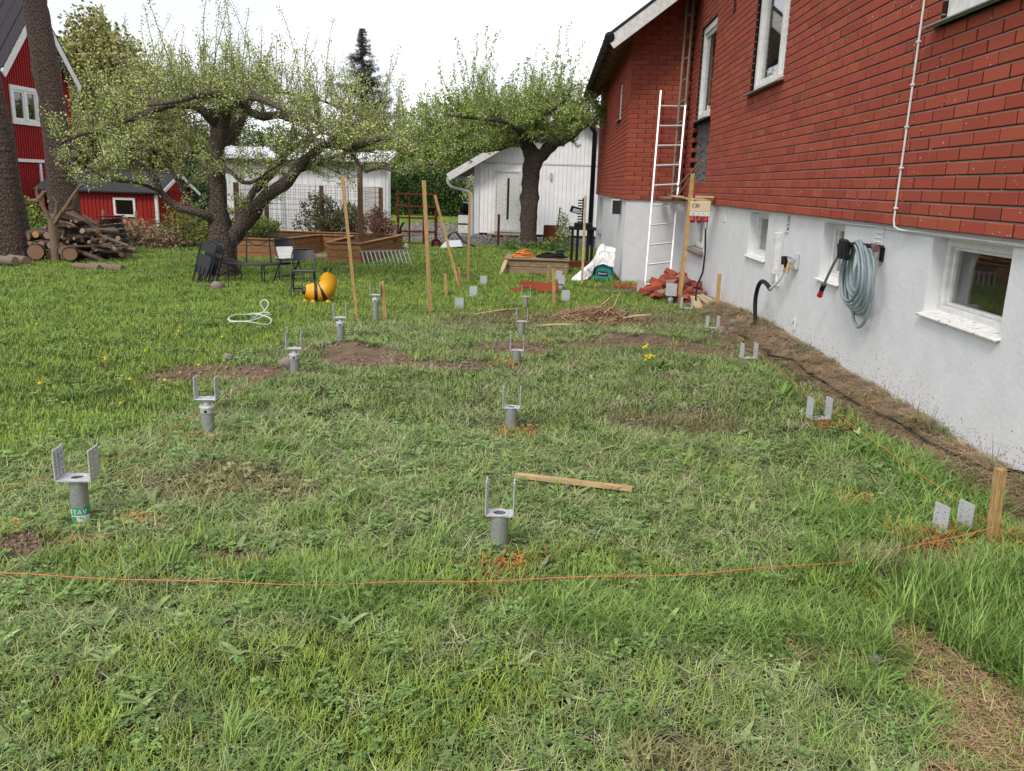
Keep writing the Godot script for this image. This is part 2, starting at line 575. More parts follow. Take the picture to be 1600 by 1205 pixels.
func clump(kind: int) -> Mesh:
	var b := MB.new()
	match kind:
		6: # wide patch of fine turf for farther off
			for i in 64:
				blade(b, rdir() * sqrt(rng.randf()) * 0.16, rdir(), rng.randf_range(0.03, 0.075), rng.randf_range(0.0030, 0.0055), rng.randf_range(0.15, 0.9), rng.randf_range(0.2, 1.3), vary(0.38), 2)
		7: # wide patch of flattened blades
			for i in 64:
				blade(b, rdir() * sqrt(rng.randf()) * 0.16 + Vector3(0, rng.randf() * 0.02, 0), rdir(), rng.randf_range(0.04, 0.11), rng.randf_range(0.0025, 0.0045), rng.randf_range(0.8, 1.5), rng.randf_range(-0.2, 0.7), vary(0.42), 2)
		0: # short upright turf
			for i in 20:
				blade(b, rdir() * rng.randf() * 0.045, rdir(), rng.randf_range(0.035, 0.085), rng.randf_range(0.0025, 0.0048), rng.randf_range(0.1, 0.8), rng.randf_range(0.2, 1.3), vary(0.35))
		1: # flattened, trodden blades
			for i in 18:
				blade(b, rdir() * rng.randf() * 0.05 + Vector3(0, rng.randf() * 0.012, 0), rdir(), rng.randf_range(0.05, 0.12), rng.randf_range(0.0022, 0.0042), rng.randf_range(0.7, 1.35), rng.randf_range(0.0, 0.9), vary(0.4))
		2: # loose clippings lying flat
			for i in 16:
				blade(b, rdir() * rng.randf() * 0.06 + Vector3(0, 0.008 + rng.randf() * 0.025, 0), rdir(), rng.randf_range(0.04, 0.11), rng.randf_range(0.0018, 0.0036), rng.randf_range(1.35, 1.7), rng.randf_range(-0.5, 0.4), vary(0.35))
		3: # clover and small round weeds
			for i in 9:
				var o := rdir() * rng.randf() * 0.05
				var h := rng.randf_range(0.015, 0.05)
				for q in 3:
					var d := Vector3.FORWARD.rotated(Vector3.UP, TAU * q / 3.0 + rng.randf() * 0.4)
					var s := rng.randf_range(0.007, 0.014)
					var up := (Vector3.UP + rdir() * 0.4).normalized()
					var sd := d.cross(up).normalized() * s * 0.7
					var t := o + Vector3(0, h, 0)
					b.col = vary(0.25)
					b.quad(t, t + d * s - sd, t + d * s * 1.9, t + d * s + sd)
		4: # long lush tuft
			for i in 26:
				blade(b, rdir() * rng.randf() * 0.05, rdir(), rng.randf_range(0.09, 0.2), rng.randf_range(0.003, 0.006), rng.randf_range(0.05, 0.7), rng.randf_range(0.3, 1.6), vary(0.35), 4)
		5: # broad leaves pressed to the ground (dock, dandelion)
			for i in 6:
				var d := rdir()
				var l := rng.randf_range(0.04, 0.1)
				var wd := l * rng.randf_range(0.2, 0.34)
				var c := vary(0.2)
				blade(b, Vector3(0, 0.012, 0), d, l, wd, rng.randf_range(0.9, 1.3), rng.randf_range(0.2, 0.6), c, 4)
	return b.mesh()

func multi(called: String, ms: Mesh, m: Material, xf: Array, cols: Array, label: String, category: String) -> MultiMeshInstance3D:
	var mm := MultiMesh.new()
	mm.transform_format = MultiMesh.TRANSFORM_3D
	mm.use_colors = true
	mm.mesh = ms
	ms.surface_set_material(0, m)
	mm.instance_count = xf.size()
	for i in xf.size():
		mm.set_instance_transform(i, xf[i])
		mm.set_instance_color(i, cols[i])
	var o := MultiMeshInstance3D.new()
	o.multimesh = mm
	o.name = numbered(called)
	if label != "":
		add_child(o)
		tag(o, label, category)
		stuff(o)
	return o

const PAINT = [[-2.0, -3.05, 0.22], [-1.75, -3.35, 0.12], [-0.16, -3.05, 0.17], [0.02, -3.2, 0.1], [-0.2, -2.86, 0.07], [-1.98, -4.6, 0.14], [-0.2, -5.0, 0.18], [-0.05, -5.05, 0.15], [-0.28, -7.25, 0.24], [1.95, -5.55, 0.25], [2.05, -5.4, 0.12], [1.75, -3.5, 0.2], [2.0, -3.55, 0.25], [-0.05, -8.8, 0.15], [1.6, -4.0, 0.1], [-2.45, -2.95, 0.12], [2.05, -7.9, 0.15], [-2.0, -6.3, 0.12]]

func paint_amount(x: float, z: float) -> float:
	var best := 0.0
	for p in PAINT:
		var d: float = Vector2(x - p[0], (z - p[1]) * 1.4).length() / p[2]
		if d < 1.2:
			best = maxf(best, (1.0 - sst(0.3, 1.15, d)) * (0.55 + 1.1 * nz2.get_noise_2d(x * 1400, z * 1400)))
	return best

func build_grass() -> void:
	var kinds := 8
	var variants := 3
	var xf := []
	var cl := []
	for k in kinds * variants:
		xf.append([])
		cl.append([])
	var z := -1.35
	while z > -46.0:
		var wide := z < -5.0
		var s := clampf(0.020 + 0.0065 * -z, 0.032, 0.4) if not wide else clampf(0.055 + 0.0062 * -z, 0.08, 0.4)
		var xl := z * 0.80 - 1.0
		var xr := minf(-z * 0.75 + 0.8, 2.5 if z > -16.2 else (1.35 if z > -26 else 2.5))
		if z < -30: xl = maxf(xl, -22.0)
		var x := xl
		while x < xr:
			var px := x + rng.randf_range(-0.5, 0.5) * s
			var pz := z + rng.randf_range(-0.5, 0.5) * s
			x += s
			if pz < -24.0 and gravel(px, pz) > 0.3 and rng.randf() > 0.03: continue
			var so := soil(px, pz) if pz > -17 and px > -4 else 0.0
			var keep := 1.0 - so * 0.94
			var thin := blob(THIN, px, pz) if pz > -13 and px > -3 else 0.0
			var dead := blob(DEAD, px, pz) if pz > -3.2 and px > 0.6 else 0.0
			keep *= 1.0 - 0.3 * thin
			var wallside := px > 2.05 and pz > -14 and so > 0.3
			if wallside: keep = 0.75
			if rng.randf() > keep: continue
			# zones: trampled building plot, lush lawn, uncut edge
			var n1 := nz.get_noise_2d(px * 55, pz * 55)
			var n2 := nz.get_noise_2d(px * 190 + 31, pz * 190)
			var n3 := nz2.get_noise_2d(px * 420, pz * 420)
			var plot := sst(-2.75, -2.2, px + n1 * 0.7) * sst(2.95, 3.35, -pz + n1 * 0.25) * sst(12.0, 9.8, -pz + n1 * 1.2 - 0.5 * px)
			var fore := sst(3.2, 2.7, -pz + n1 * 0.3)
			var strip := exp(-pow((pz + 2.72 + 0.1 * n1 - 0.06 * px) / 0.17, 2)) * sst(-0.3, 0.3, n1 + 0.35 * px)
			var lush := sst(0.95, 1.5, px + n2 * 0.3) * sst(4.3, 3.6, -pz) * sst(1.9, 2.4, -pz - 0.1 * n2) * (1.0 - 0.6 * dead)
			lush = maxf(lush, sst(1.75, 2.1, px) * sst(6.5, 5.0, -pz) * (1 - so))
			var mat_amt := clampf(plot * 0.85 + fore * (0.50 + 0.75 * n1 + 0.6 * n2), 0, 1)
			mat_amt = mat_amt * (1.0 - 0.45 * sst(0.05, 0.4, n2)) * (1 - strip) * (1 - lush)
			var r := rng.randf()
			var kind := 0
			if (dead > 0.4 and rng.randf() < 0.72) or wallside: kind = 2
			elif dead > 0.4: kind = 0
			elif r < mat_amt * 0.52: kind = 1
			elif r < mat_amt * 0.70: kind = 2
			elif r < mat_amt * 0.70 + 0.10: kind = 3
			elif fore > 0.3 and r > 0.985: kind = 5
			elif plot > 0.5 and r > 0.993: kind = 5
			elif (lush + strip) > rng.randf() * 1.2: kind = 4
			elif n2 > 0.25 and rng.randf() < 0.16 and pz > -12: kind = 4
			var c: Color
			var green := Color(0.33, 0.46, 0.092)
			green = green.lerp(Color(0.26, 0.38, 0.085), clampf(0.5 + n2, 0, 1))
			match kind:
				0: c = green.lerp(Color(0.34, 0.43, 0.17), mat_amt * 0.75)
				1: c = Color(0.39, 0.46, 0.22).lerp(Color(0.25, 0.37, 0.11), clampf(0.45 + n3, 0, 1))
				2: c = Color(0.58, 0.55, 0.36).lerp(Color(0.38, 0.43, 0.22), clampf(0.5 + n3 * 1.3, 0, 1))
				3: c = Color(0.17, 0.27, 0.085)
				4: c = Color(0.17, 0.30, 0.065).lerp(Color(0.26, 0.38, 0.11), clampf(0.5 + n3, 0, 1))
				5: c = Color(0.27, 0.35, 0.16)
			if dead > 0.4 and kind == 2: c = Color(0.54, 0.38, 0.22).lerp(Color(0.28, 0.25, 0.10), clampf(0.3 + n3, 0, 1))
			if wallside: c = Color(0.50, 0.36, 0.20).lerp(Color(0.36, 0.27, 0.17), clampf(0.5 + n3 * 1.5, 0, 1))
			elif thin > 0.3: c = c.lerp(Color(0.33, 0.26, 0.15), thin * 0.6)
			var pa := paint_amount(px, pz) if pz > -9.5 else 0.0
			if pa > 0.25 and rng.randf() < 0.6: c = c.lerp(Color(0.68, 0.17, 0.05), clampf(pa * 1.1, 0, 0.8))
			c = c * (1.0 + rng.randf_range(-0.28, 0.28) + 0.3 * n3)
			c.a = 1
			if wide and kind == 0: kind = 6
			if wide and (kind == 1 or (kind == 2 and not wallside)): kind = 7
			var size := s / 0.040 if not wide else (s / 0.125 if kind >= 6 else s / 0.085)
			var up := size
			if size > 1.15: up = lerpf(size, 1.15, 0.5)
			var hs := 1.0
			if plot > 0.5 and kind == 0: hs = 0.75
			if fore > 0.5 and kind == 0: hs = 0.8
			if kind == 4: hs = 0.6
			if kind == 4 and lush > 0.5: hs = 1.05
			if kind == 4 and plot > 0.5: hs = 0.5
			if kind == 4 and strip > 0.3 and lush < 0.3: hs = 0.55
			if pz < -12 and kind == 0: hs = 1.1
			var bs := Basis(Vector3.UP, rng.randf() * TAU) * Basis.from_scale(Vector3(size, up * hs * rng.randf_range(0.8, 1.2), size))
			var w := kind * variants + rng.randi() % variants
			xf[w].append(Transform3D(bs, Vector3(px, gh(px, pz) - 0.004, pz)))
			cl[w].append(c)
		z -= s
	# dry straw and roots matted along the foot of the basement wall
	for i in 2600:
		var wz := -3.0 - pow(rng.randf(), 1.15) * 10.5
		var wx := rng.randf_range(2.14, 2.53)
		if rng.randf() > soil(wx, wz) + 0.1: continue
		var wc := Color(0.52, 0.37, 0.22).lerp(Color(0.30, 0.22, 0.14), clampf(0.5 + 1.4 * nz2.get_noise_2d(wx * 300, wz * 300), 0, 1)) * rng.randf_range(0.7, 1.2)
		wc.a = 1
		var wk := 2 * variants + rng.randi() % variants
		if rng.randf() < 0.06:
			wk = variants * 4
			wc = Color(0.2, 0.26, 0.09)
		var sc := rng.randf_range(0.7, 1.3)
		xf[wk].append(Transform3D(Basis(Vector3.UP, rng.randf() * TAU) * Basis.from_scale(Vector3(sc, sc * (0.85 if wk < 9 else 0.45), sc)), Vector3(wx, gh(wx, wz) - 0.004, wz)))
		cl[wk].append(wc)
	var total := 0
	var names := [["lawn_grass", "short green blades of turf covering the garden"], ["trodden_grass", "grey-green flattened grass on the building plot"], ["grass_clippings", "loose straw-coloured clippings strewn over the lawn"], ["clover", "small dark green clover leaves between the grass"], ["long_grass", "long lush green grass tufts near the orange string"], ["broad_leaves", "broad dock and dandelion leaves pressed into the lawn"], ["lawn_grass", "fine green turf of the garden lawn beyond the plot"], ["trodden_grass", "matted pale grass at the far end of the building plot"]]
	for k in kinds:
		for q in variants:
			var w := k * variants + q
			total += xf[w].size()
			if xf[w].size() == 0: continue
			multi(names[k][0], clump(k), M.grass, xf[w], cl[w], names[k][1], "grass" if k != 3 else "clover")
	print("grass ", total)

# ---------------------------------------------------------------- the brick house
const COURSE = 0.0857
const BRICKL = 0.30
const BASE_V = 1.295
var bricks := []
var palette := []

func cam_px(p: Vector3) -> Vector3:
	var cam: Camera3D = get_node("camera")
	var d := cam.transform.affine_inverse() * p
	var f := 0.5 / tan(deg_to_rad(cam.fov) * 0.5)
	return Vector3(0.5 + f * d.x / -d.z / 1.3278, 0.5 - f * d.y / -d.z, -d.z)

func gather_bricks(bs: Basis, o: Vector3, u0: float, u1: float, v0: float, v1: float, holes: Array, phase: float, limit: Callable) -> void:
	var row := 0
	var v := v0
	while v < v1:
		var vm := v + COURSE * 0.5
		var k := floorf((u0 - phase) / BRICKL)
		var u := phase + k * BRICKL + (BRICKL * 0.5 if row % 2 == 1 else 0.0) - BRICKL
		while u < u1:
			var spans := [[maxf(u, u0), minf(u + BRICKL, u1)]]
			for h in holes:
				if vm > h[2] and vm < h[3]:
					var nw := []
					for s in spans:
						if s[1] <= h[0] or s[0] >= h[1]: nw.append(s)
						else:
							if s[0] < h[0]: nw.append([s[0], h[0]])
							if s[1] > h[1]: nw.append([h[1], s[1]])
					spans = nw
			for s in spans:
				if s[1] - s[0] < 0.03: continue
				var um: float = (s[0] + s[1]) * 0.5
				if not limit.call(um, vm): continue
				var c := o + bs * Vector3(um, vm, rng.randf_range(-0.003, 0.002))
				var p := cam_px(c)
				var area := 0.0
				if p.x > 0.0 and p.x < 1.0 and p.y > 0.0 and p.y < 1.0 and p.z > 0.5:
					area = absf(bs.z.dot((Vector3(0, 1.5, 0) - c).normalized())) * (s[1] - s[0]) / (p.z * p.z)
				var r := rng.randf()
				var pi := rng.randi() % 6
				if r < 0.035: pi = 6 + rng.randi() % 2
				elif r < 0.075: pi = 8 + rng.randi() % 2
				bricks.append({"c": c, "b": bs, "l": s[1] - s[0] - 0.012, "a": area, "k": pi})
			u += BRICKL
		v += COURSE
		row += 1

# solid slab with rectangular openings, front face at n = 0, going back by t
func slab(b: MB, bs: Basis, o: Vector3, u0: float, u1: float, v0: float, v1: float, holes: Array, t: float) -> void:
	var us := [u0, u1]
	var vs := [v0, v1]
	for h in holes:
		us.append(h[0]); us.append(h[1]); vs.append(h[2]); vs.append(h[3])
	us.sort()
	vs.sort()
	for i in us.size() - 1:
		if us[i + 1] - us[i] < 1e-4 or us[i] < u0 or us[i + 1] > u1: continue
		var j := 0
		while j < vs.size() - 1:
			if vs[j + 1] - vs[j] < 1e-4 or vs[j] < v0 or vs[j + 1] > v1:
				j += 1
				continue
			var um: float = (us[i] + us[i + 1]) * 0.5
			var vm: float = (vs[j] + vs[j + 1]) * 0.5
			var inside := false
			for h in holes:
				if um > h[0] and um < h[1] and vm > h[2] and vm < h[3]: inside = true
			if not inside:
				b.box(o + bs * Vector3(um, vm, -t * 0.5), Vector3(us[i + 1] - us[i], vs[j + 1] - vs[j], t), bs)
			j += 1

func make_window(parent: Node, bs: Basis, o: Vector3, h: Array, depth: float, fw: float, mull: Array, sill: String, m: Material, blinds := false) -> Node3D:
	var w := part("window", parent)
	w.transform = Transform3D(bs, o)
	var f := MB.new()
	var uw: float = h[1] - h[0]
	var vh: float = h[3] - h[2]
	var uc: float = (h[0] + h[1]) * 0.5
	var vc: float = (h[2] + h[3]) * 0.5
	var z := -depth - 0.035
	f.bbox(Vector3(h[0] + fw * 0.5, vc, z), Vector3(fw, vh, 0.07), 0.006)
	f.bbox(Vector3(h[1] - fw * 0.5, vc, z), Vector3(fw, vh, 0.07), 0.006)
	f.bbox(Vector3(uc, h[3] - fw * 0.5, z + 0.002), Vector3(uw - 2 * fw, fw, 0.07), 0.006)
	f.bbox(Vector3(uc, h[2] + fw * 0.5, z + 0.002), Vector3(uw - 2 * fw, fw, 0.07), 0.006)
	for q in mull:
		f.bbox(Vector3(h[0] + uw * q, vc, z + 0.001), Vector3(fw * 0.8, vh - 2 * fw, 0.06), 0.005)
	obj(f, "frame", m, w)
	# sash set into the frame
	var s := MB.new()
	var cuts := [0.0]
	cuts.append_array(mull)
	cuts.append(1.0)
	var sw := fw * (0.55 if fw > 0.09 else 0.4)
	for i in cuts.size() - 1:
		var a: float = h[0] + uw * cuts[i] + (fw if i == 0 else fw * 0.4)
		var e: float = h[0] + uw * cuts[i + 1] - (fw if i == cuts.size() - 2 else fw * 0.4)
		for q in [a + sw * 0.5, e - sw * 0.5]:
			s.bbox(Vector3(q, vc, z - 0.02), Vector3(sw, vh - 2 * fw, 0.05), 0.004)
		for q in [h[2] + fw + sw * 0.5, h[3] - fw - sw * 0.5]:
			s.bbox(Vector3((a + e) * 0.5, q, z - 0.021), Vector3(e - a - 2 * sw, sw, 0.05), 0.004)
		var g := MB.new()
		g.box(Vector3((a + e) * 0.5, vc, z - 0.02), Vector3(e - a - 2 * sw + 0.01, vh - 2 * fw - 2 * sw + 0.01, 0.006))
		obj(g, "pane", M.glass, w)
	obj(s, "sash", m, w)
	# room behind the glass, its dimness put into a dark wall colour
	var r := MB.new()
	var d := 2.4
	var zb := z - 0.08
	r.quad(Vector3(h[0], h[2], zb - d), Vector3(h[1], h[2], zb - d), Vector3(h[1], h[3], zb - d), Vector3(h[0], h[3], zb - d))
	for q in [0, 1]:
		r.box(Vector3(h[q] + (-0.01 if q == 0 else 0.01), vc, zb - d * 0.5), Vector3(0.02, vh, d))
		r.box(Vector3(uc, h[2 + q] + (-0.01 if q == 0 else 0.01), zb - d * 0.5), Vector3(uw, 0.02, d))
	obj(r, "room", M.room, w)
	if blinds:
		var bl := MB.new()
		var y: float = h[2] + fw + 0.25
		while y < h[3] - fw:
			bl.box(Vector3(uc, y, z - 0.10), Vector3(uw - 2 * fw - 0.05, 0.002, 0.025), Basis(Vector3(1, 0, 0), 0.5))
			y += 0.024
		obj(bl, "blind", M.white, w)
	if sill != "":
		var sl := MB.new()
		var over := 0.05
		var tilt := Basis(Vector3(1, 0, 0), 0.22)
		if sill == "metal":
			sl.bbox(Vector3(uc, h[2] - 0.005, -depth * 0.5 + 0.02), Vector3(uw + 0.16, 0.012, depth + 0.13), 0.003, tilt)
			sl.bbox(Vector3(uc, h[2] - 0.026, 0.058), Vector3(uw + 0.16, 0.018, 0.008), 0.002)
			obj(sl, "sill", M.zinc_tube, w)
		elif sill == "stone":
			sl.bbox(Vector3(uc, h[2] - 0.03, -depth * 0.5 + 0.03), Vector3(uw + 0.14, 0.06, depth + 0.14), 0.01, tilt)
			obj(sl, "sill", M.stone, w)
		else:
			sl.bbox(Vector3(uc, h[2] - 0.003, -depth * 0.5 + 0.008), Vector3(uw + 0.05, 0.018, depth + 0.06), 0.005, tilt)
			obj(sl, "sill", M.peel, w)
	return w

func build_house() -> void:
	for i in 6:
		var g := 0.93 + 0.035 * i
		palette.append(Color(0.58 * g, 0.138 * g * (0.92 + 0.06 * (i % 3)), 0.090 * g))
	palette.append(Color(0.44, 0.12, 0.095)); palette.append(Color(0.48, 0.11, 0.085))
	palette.append(Color(0.66, 0.17, 0.085)); palette.append(Color(0.64, 0.15, 0.085))
	var house := thing("brick_house", "red brick house with grey-white plastered basement wall and a projecting wing", "house", Vector3.ZERO)
	var bz := Basis(Vector3(0, 0, 1), Vector3.UP, Vector3(-1, 0, 0))
	var bx := Basis(Vector3(1, 0, 0), Vector3.UP, Vector3(0, 0, 1))
	# openings: u0, u1, v0, v1
	var up1 := [-11.35, -9.78, 2.72, 4.25]
	var up2 := [-15.42, -14.05, 2.67, 4.18]
	var up3 := [-5.95, -4.35, 2.61, 4.1]
	var hole := [-15.62, -13.95, 1.638, 2.63]
	var slot := [-12.86, -12.7, 3.95, 4.2]
	var upx := [-2.6, -1.0, 2.61, 4.1]
	var o_main := Vector3(2.5, 0, 0)
	var wall := part("brick_wall", house)
	var any := func(_u: float, _v: float) -> bool: return true
	var rake := func(u: float, v: float) -> bool: return v < 4.0 + 0.768 * (u - 1.017)
	gather_bricks(bz, o_main, -16.2, 1.5, BASE_V, 5.5, [up1, up2, up3, hole, slot, upx], -6.17, any)
	gather_bricks(bx, Vector3(0, 0, -16.2), 1.40, 2.5, BASE_V, 5.3, [], 1.43, rake)
	gather_bricks(bz, Vector3(1.40, 0, 0), -26.0, -16.2, BASE_V, 4.25, [[-18.8, -18.05, 2.88, 3.65]], -16.2, any)
	var mb := MB.new()
	slab(mb, bz, o_main + Vector3(0.030, 0, 0), -16.17, 1.5, BASE_V + 0.01, 5.5, [up1, up2, up3, hole, slot, upx], 0.13)
	for q in 14:
		var a := 1.42 + q * 0.09
		slab(mb, bx, Vector3(0, 0, -16.230), a, a + 0.09, BASE_V + 0.01, 4.0 + 0.768 * (a - 1.017), [], 0.13)
	slab(mb, bz, Vector3(1.430, 0, 0), -25.97, -16.37, BASE_V + 0.01, 4.25, [[-18.8, -18.05, 2.88, 3.65]], 0.13)
	obj(mb, "mortar", M.mortar, wall)
	# grey bed mortar standing proud of the raked-out joints
	var bm := MB.new()
	var hj := MB.new()
	for r in range(0, 49):
		var va := BASE_V + r * COURSE + 0.009
		var ve := BASE_V + (r + 1) * COURSE - 0.009
		var vm := (va + ve) * 0.5
		slab(hj, bz, o_main + Vector3(0.0035, 0, 0), -16.17, 1.5, va, ve, [up1, up2, up3, hole, slot, upx].filter(func(h): return vm > h[2] and vm < h[3]).map(func(h): return [h[0], h[1], va, ve]), 0.04)
	obj(hj, "head_joints", M.mortar, wall)
	for r in range(1, 49):
		var v := BASE_V + r * COURSE
		slab(bm, bz, o_main + Vector3(0.007, 0, 0), -16.17, 1.5, v - 0.0068, v + 0.0022, [up1, up2, up3, hole, slot, upx].filter(func(h): return v > h[2] and v < h[3]).map(func(h): return [h[0], h[1], v - 0.0068, v + 0.0022]), 0.05)
		var xe := minf(2.55, 1.017 + (v - 3.95) / 0.768)
		var xs0 := 1.42 if v < 4.2 else xe
		if v < 4.2: slab(bm, bx, Vector3(0, 0, -16.208), 1.42, 2.55, v - 0.0068, v + 0.0015, [], 0.05)
		elif v < 5.1: slab(bm, bx, Vector3(0, 0, -16.208), maxf(1.42, xe), 2.55, v - 0.0068, v + 0.0015, [], 0.05)
		if v < 4.2: slab(bm, bz, Vector3(1.411, 0, 0), -25.97, -16.22, v - 0.0068, v + 0.0015, ([[-18.8, -18.05, v - 0.0068, v + 0.0015]] if v > 2.88 and v < 3.65 else []), 0.05)
	obj(bm, "bed_joints", M.bed_mortar, wall)
	# bricks: the 300 that show largest are pieces of their own
	bricks.sort_custom(func(p, q): return p.a > q.a)
	var cache := {}
	var rest := MB.new()
	var bh := COURSE - 0.013
	for i in bricks.size():
		var e: Dictionary = bricks[i]
		var inner: Vector3 = e.c - e.b.z * 0.06
		if i < 300:
			var key := "%d_%d" % [e.k, int(e.l * 100)]
			if not cache.has(key):
				var one := MB.new()
				one.col = palette[e.k]
				one.bbox(Vector3.ZERO, Vector3(e.l, bh, 0.12), 0.004)
				var am := one.mesh()
				am.surface_set_material(0, M.brick)
				cache[key] = am
			shared(cache[key], "brick", wall, Transform3D(e.b, inner))
		else:
			rest.col = palette[e.k]
			rest.bbox(inner, Vector3(e.l, bh, 0.12), 0.004, e.b)
	stuff(obj(rest, "small_bricks", M.brick, wall))
	# dried drops of pale paint on the bricks
	var drops := MB.new()
	for i in 900:
		var u := -3.4 - pow(rng.randf(), 1.6) * 10.0
		var v := 1.31 + rng.randf() * 2.6
		var r := rng.randf_range(0.0012, 0.0038)
		if fmod(v - BASE_V, COURSE) > bh - 0.01: continue
		var skip := false
		for h in [up1, up2, up3, hole, slot]:
			if u > h[0] - 0.02 and u < h[1] + 0.02 and v > h[2] - 0.08 and v < h[3]: skip = true
		if skip: continue
		drops.box(Vector3(2.4985, v, u), Vector3(0.002, r * 2, r * rng.randf_range(1.4, 3)))
	stuff(obj(drops, "paint_drops", M.white, wall))
	# plastered basement
	var b1 := [-5.72, -4.74, 0.75, 1.25]
	var b2 := [-7.98, -7.42, 0.745, 1.25]
	var b3 := [-10.92, -10.0, 0.725, 1.262]
	var b4 := [-15.25, -14.0, 0.53, 1.12]
	var base := MB.new()
	var o_b := Vector3(2.56, 0, 0)
	slab(base, bz, o_b, -16.3, 1.5, -0.8, BASE_V, [b1, b2, b3, b4, [-9.225, -9.115, 1.10, 1.27]], 0.25)
	base.box(Vector3(2.82, 1.185, -9.17), Vector3(0.02, 0.2, 0.14))
	slab(base, bx, Vector3(0, 0, -16.25), 1.455, 2.56, -0.8, BASE_V, [], 0.2)
	slab(base, bz, Vector3(1.455, 0, 0), -25.95, -16.45, -0.8, BASE_V, [[-24.9, -23.2, 0.30, 1.23]], 0.2)
	obj(base, "basement_wall", M.plaster, house)
	make_window(house, bz, o_b, b1, 0.09, 0.055, [], "peel", M.white)
	make_window(house, bz, o_b, b2, 0.09, 0.05, [], "peel", M.white)
	make_window(house, bz, o_b, b3, 0.09, 0.055, [], "peel", M.white)
	make_window(house, bz, o_b, b4, 0.09, 0.06, [0.5], "stone", M.white)
	make_window(house, bz, Vector3(1.455, 0, 0), [-24.9, -23.2, 0.30, 1.23], 0.08, 0.1, [0.5], "metal", M.white)
	make_window(house, bz, o_main, up1, 0.05, 0.095, [0.72], "metal", M.white, true)
	make_window(house, bz, o_main, up2, 0.04, 0.10, [], "metal", M.white)
	make_window(house, bz, o_main, up3, 0.035, 0.12, [0.55], "metal", M.white, true)
	make_window(house, bz, o_main, upx, 0.07, 0.1, [0.5], "metal", M.white)
	make_window(house, bz, Vector3(1.40, 0, 0), [-18.8, -18.05, 2.88, 3.65], 0.03, 0.08, [], "metal", M.white)
	# insulation laid bare where the bricks were taken out, with toothed edge bricks
	var ins := MB.new()
	var nu := 36
	var nv := 26
	for j in nv:
		for i in nu:
			var q := []
			for e in [[0, 0], [1, 0], [1, 1], [0, 1]]:
				var u: float = lerpf(hole[0] - 0.02, hole[1] + 0.02, (i + e[0]) / float(nu))
				var v: float = lerpf(hole[2] - 0.02, hole[3] + 0.02, (j + e[1]) / float(nv))
				q.append(o_main + bz * Vector3(u, v, -0.085 + 0.05 * nz2.get_noise_2d(u * 900, v * 900)))
			ins.quad(q[0], q[1], q[2], q[3])
	var it := obj(ins, "insulation", M.wool, house)
	it.set_meta("label", "bare grey insulation wool under the narrow upper window")
	for j in 11:
		if j % 2 == 0:
			var t := MB.new()
			t.col = palette[(j * 3) % 6]
			t.bbox(Vector3(2.56, hole[2] + (j + 0.5) * COURSE, hole[0] + 0.05), Vector3(0.12, bh, 0.12), 0.008)
			obj(t, "brick", M.brick, wall)
	# louvred slot high on the wall
	var lv := MB.new()
	lv.bbox(o_main + bz * Vector3(-12.78, 4.075, -0.05), Vector3(0.16, 0.25, 0.02), 0.003, bz)
	for q in 7:
		lv.box(o_main + bz * Vector3(-12.78, 3.97 + q * 0.035, -0.025), Vector3(0.15, 0.006, 0.03), bz * Basis(Vector3(1, 0, 0), 0.6))
	obj(lv, "vent", M.eave_wood, house)
	# two plastered-over grilles under the brick ledge
	for q in [[-6.63, 1.19], [-12.45, 1.15]]:
		var gv := part("vent", house)
		var pl := MB.new()
		pl.bbox(o_b + bz * Vector3(q[0], q[1], 0.004), Vector3(0.16, 0.17, 0.012), 0.003, bz)
		obj(pl, "plate", M.white, gv)
		var sl := MB.new()
		for k in 5:
			sl.box(o_b + bz * Vector3(q[0], q[1] - 0.068 + k * 0.034, 0.013), Vector3(0.12, 0.007, 0.008), bz * Basis(Vector3(1, 0, 0), 0.7))
		obj(sl, "slats", M.plaster, gv)
	# wing roof
	var roof := part("roof", house)
	var sl2 := Vector3(1, 0.768, 0).normalized()
	var nr := Vector3(-0.768, 1, 0).normalized()
	var rb := Basis(sl2, nr, Vector3(0, 0, 1))
	var e0 := Vector3(0.98, 4.02 + 0.768 * (0.98 - 1.017), 0)
	var sheet := MB.new()
	sheet.bbox(e0 + sl2 * 2.45 + nr * 0.10 + Vector3(0, 0, -21.1), Vector3(5.0, 0.05, 11.5), 0.01, rb)
	obj(sheet, "roof_sheet", M.slate, roof)
	var sof := MB.new()
	for k in 32:
		sof.box(e0 + sl2 * (0.1 + k * 0.15) + nr * 0.045 + Vector3(0, 0, -21.1), Vector3(0.14, 0.02, 11.3), rb)
	obj(sof, "soffit", M.eave_wood, roof)
	var brd := MB.new()
	brd.bbox(e0 + sl2 * 2.4 + nr * -0.03 + Vector3(0, 0, -15.38), Vector3(4.95, 0.22, 0.03), 0.004, rb)
	obj(brd, "bargeboard", M.white, roof)
	for k in 13:
		var rf := MB.new()
		rf.bbox(e0 + sl2 * 0.55 - nr * 0.04 + Vector3(0, 0, -15.75 - k * 0.86), Vector3(1.05, 0.15, 0.07), 0.004, rb)
		obj(rf, "rafter", M.eave_wood, roof)
	# main roof above the frame
	var mr := MB.new()
	var ms := Vector3(1, 0.5, 0).normalized()
	mr.bbox(Vector3(2.05, 5.5, -7.2) + ms * 3.2, Vector3(6.6, 0.16, 18.4), 0.02, Basis(ms, Vector3(-0.5, 1, 0).normalized(), Vector3(0, 0, 1)))
	obj(mr, "roof_sheet", M.slate, roof)
	# gutter and downpipe
	var gu := MB.new()
	var gx := 0.92
	var gy := 4.02
	var seg := 9
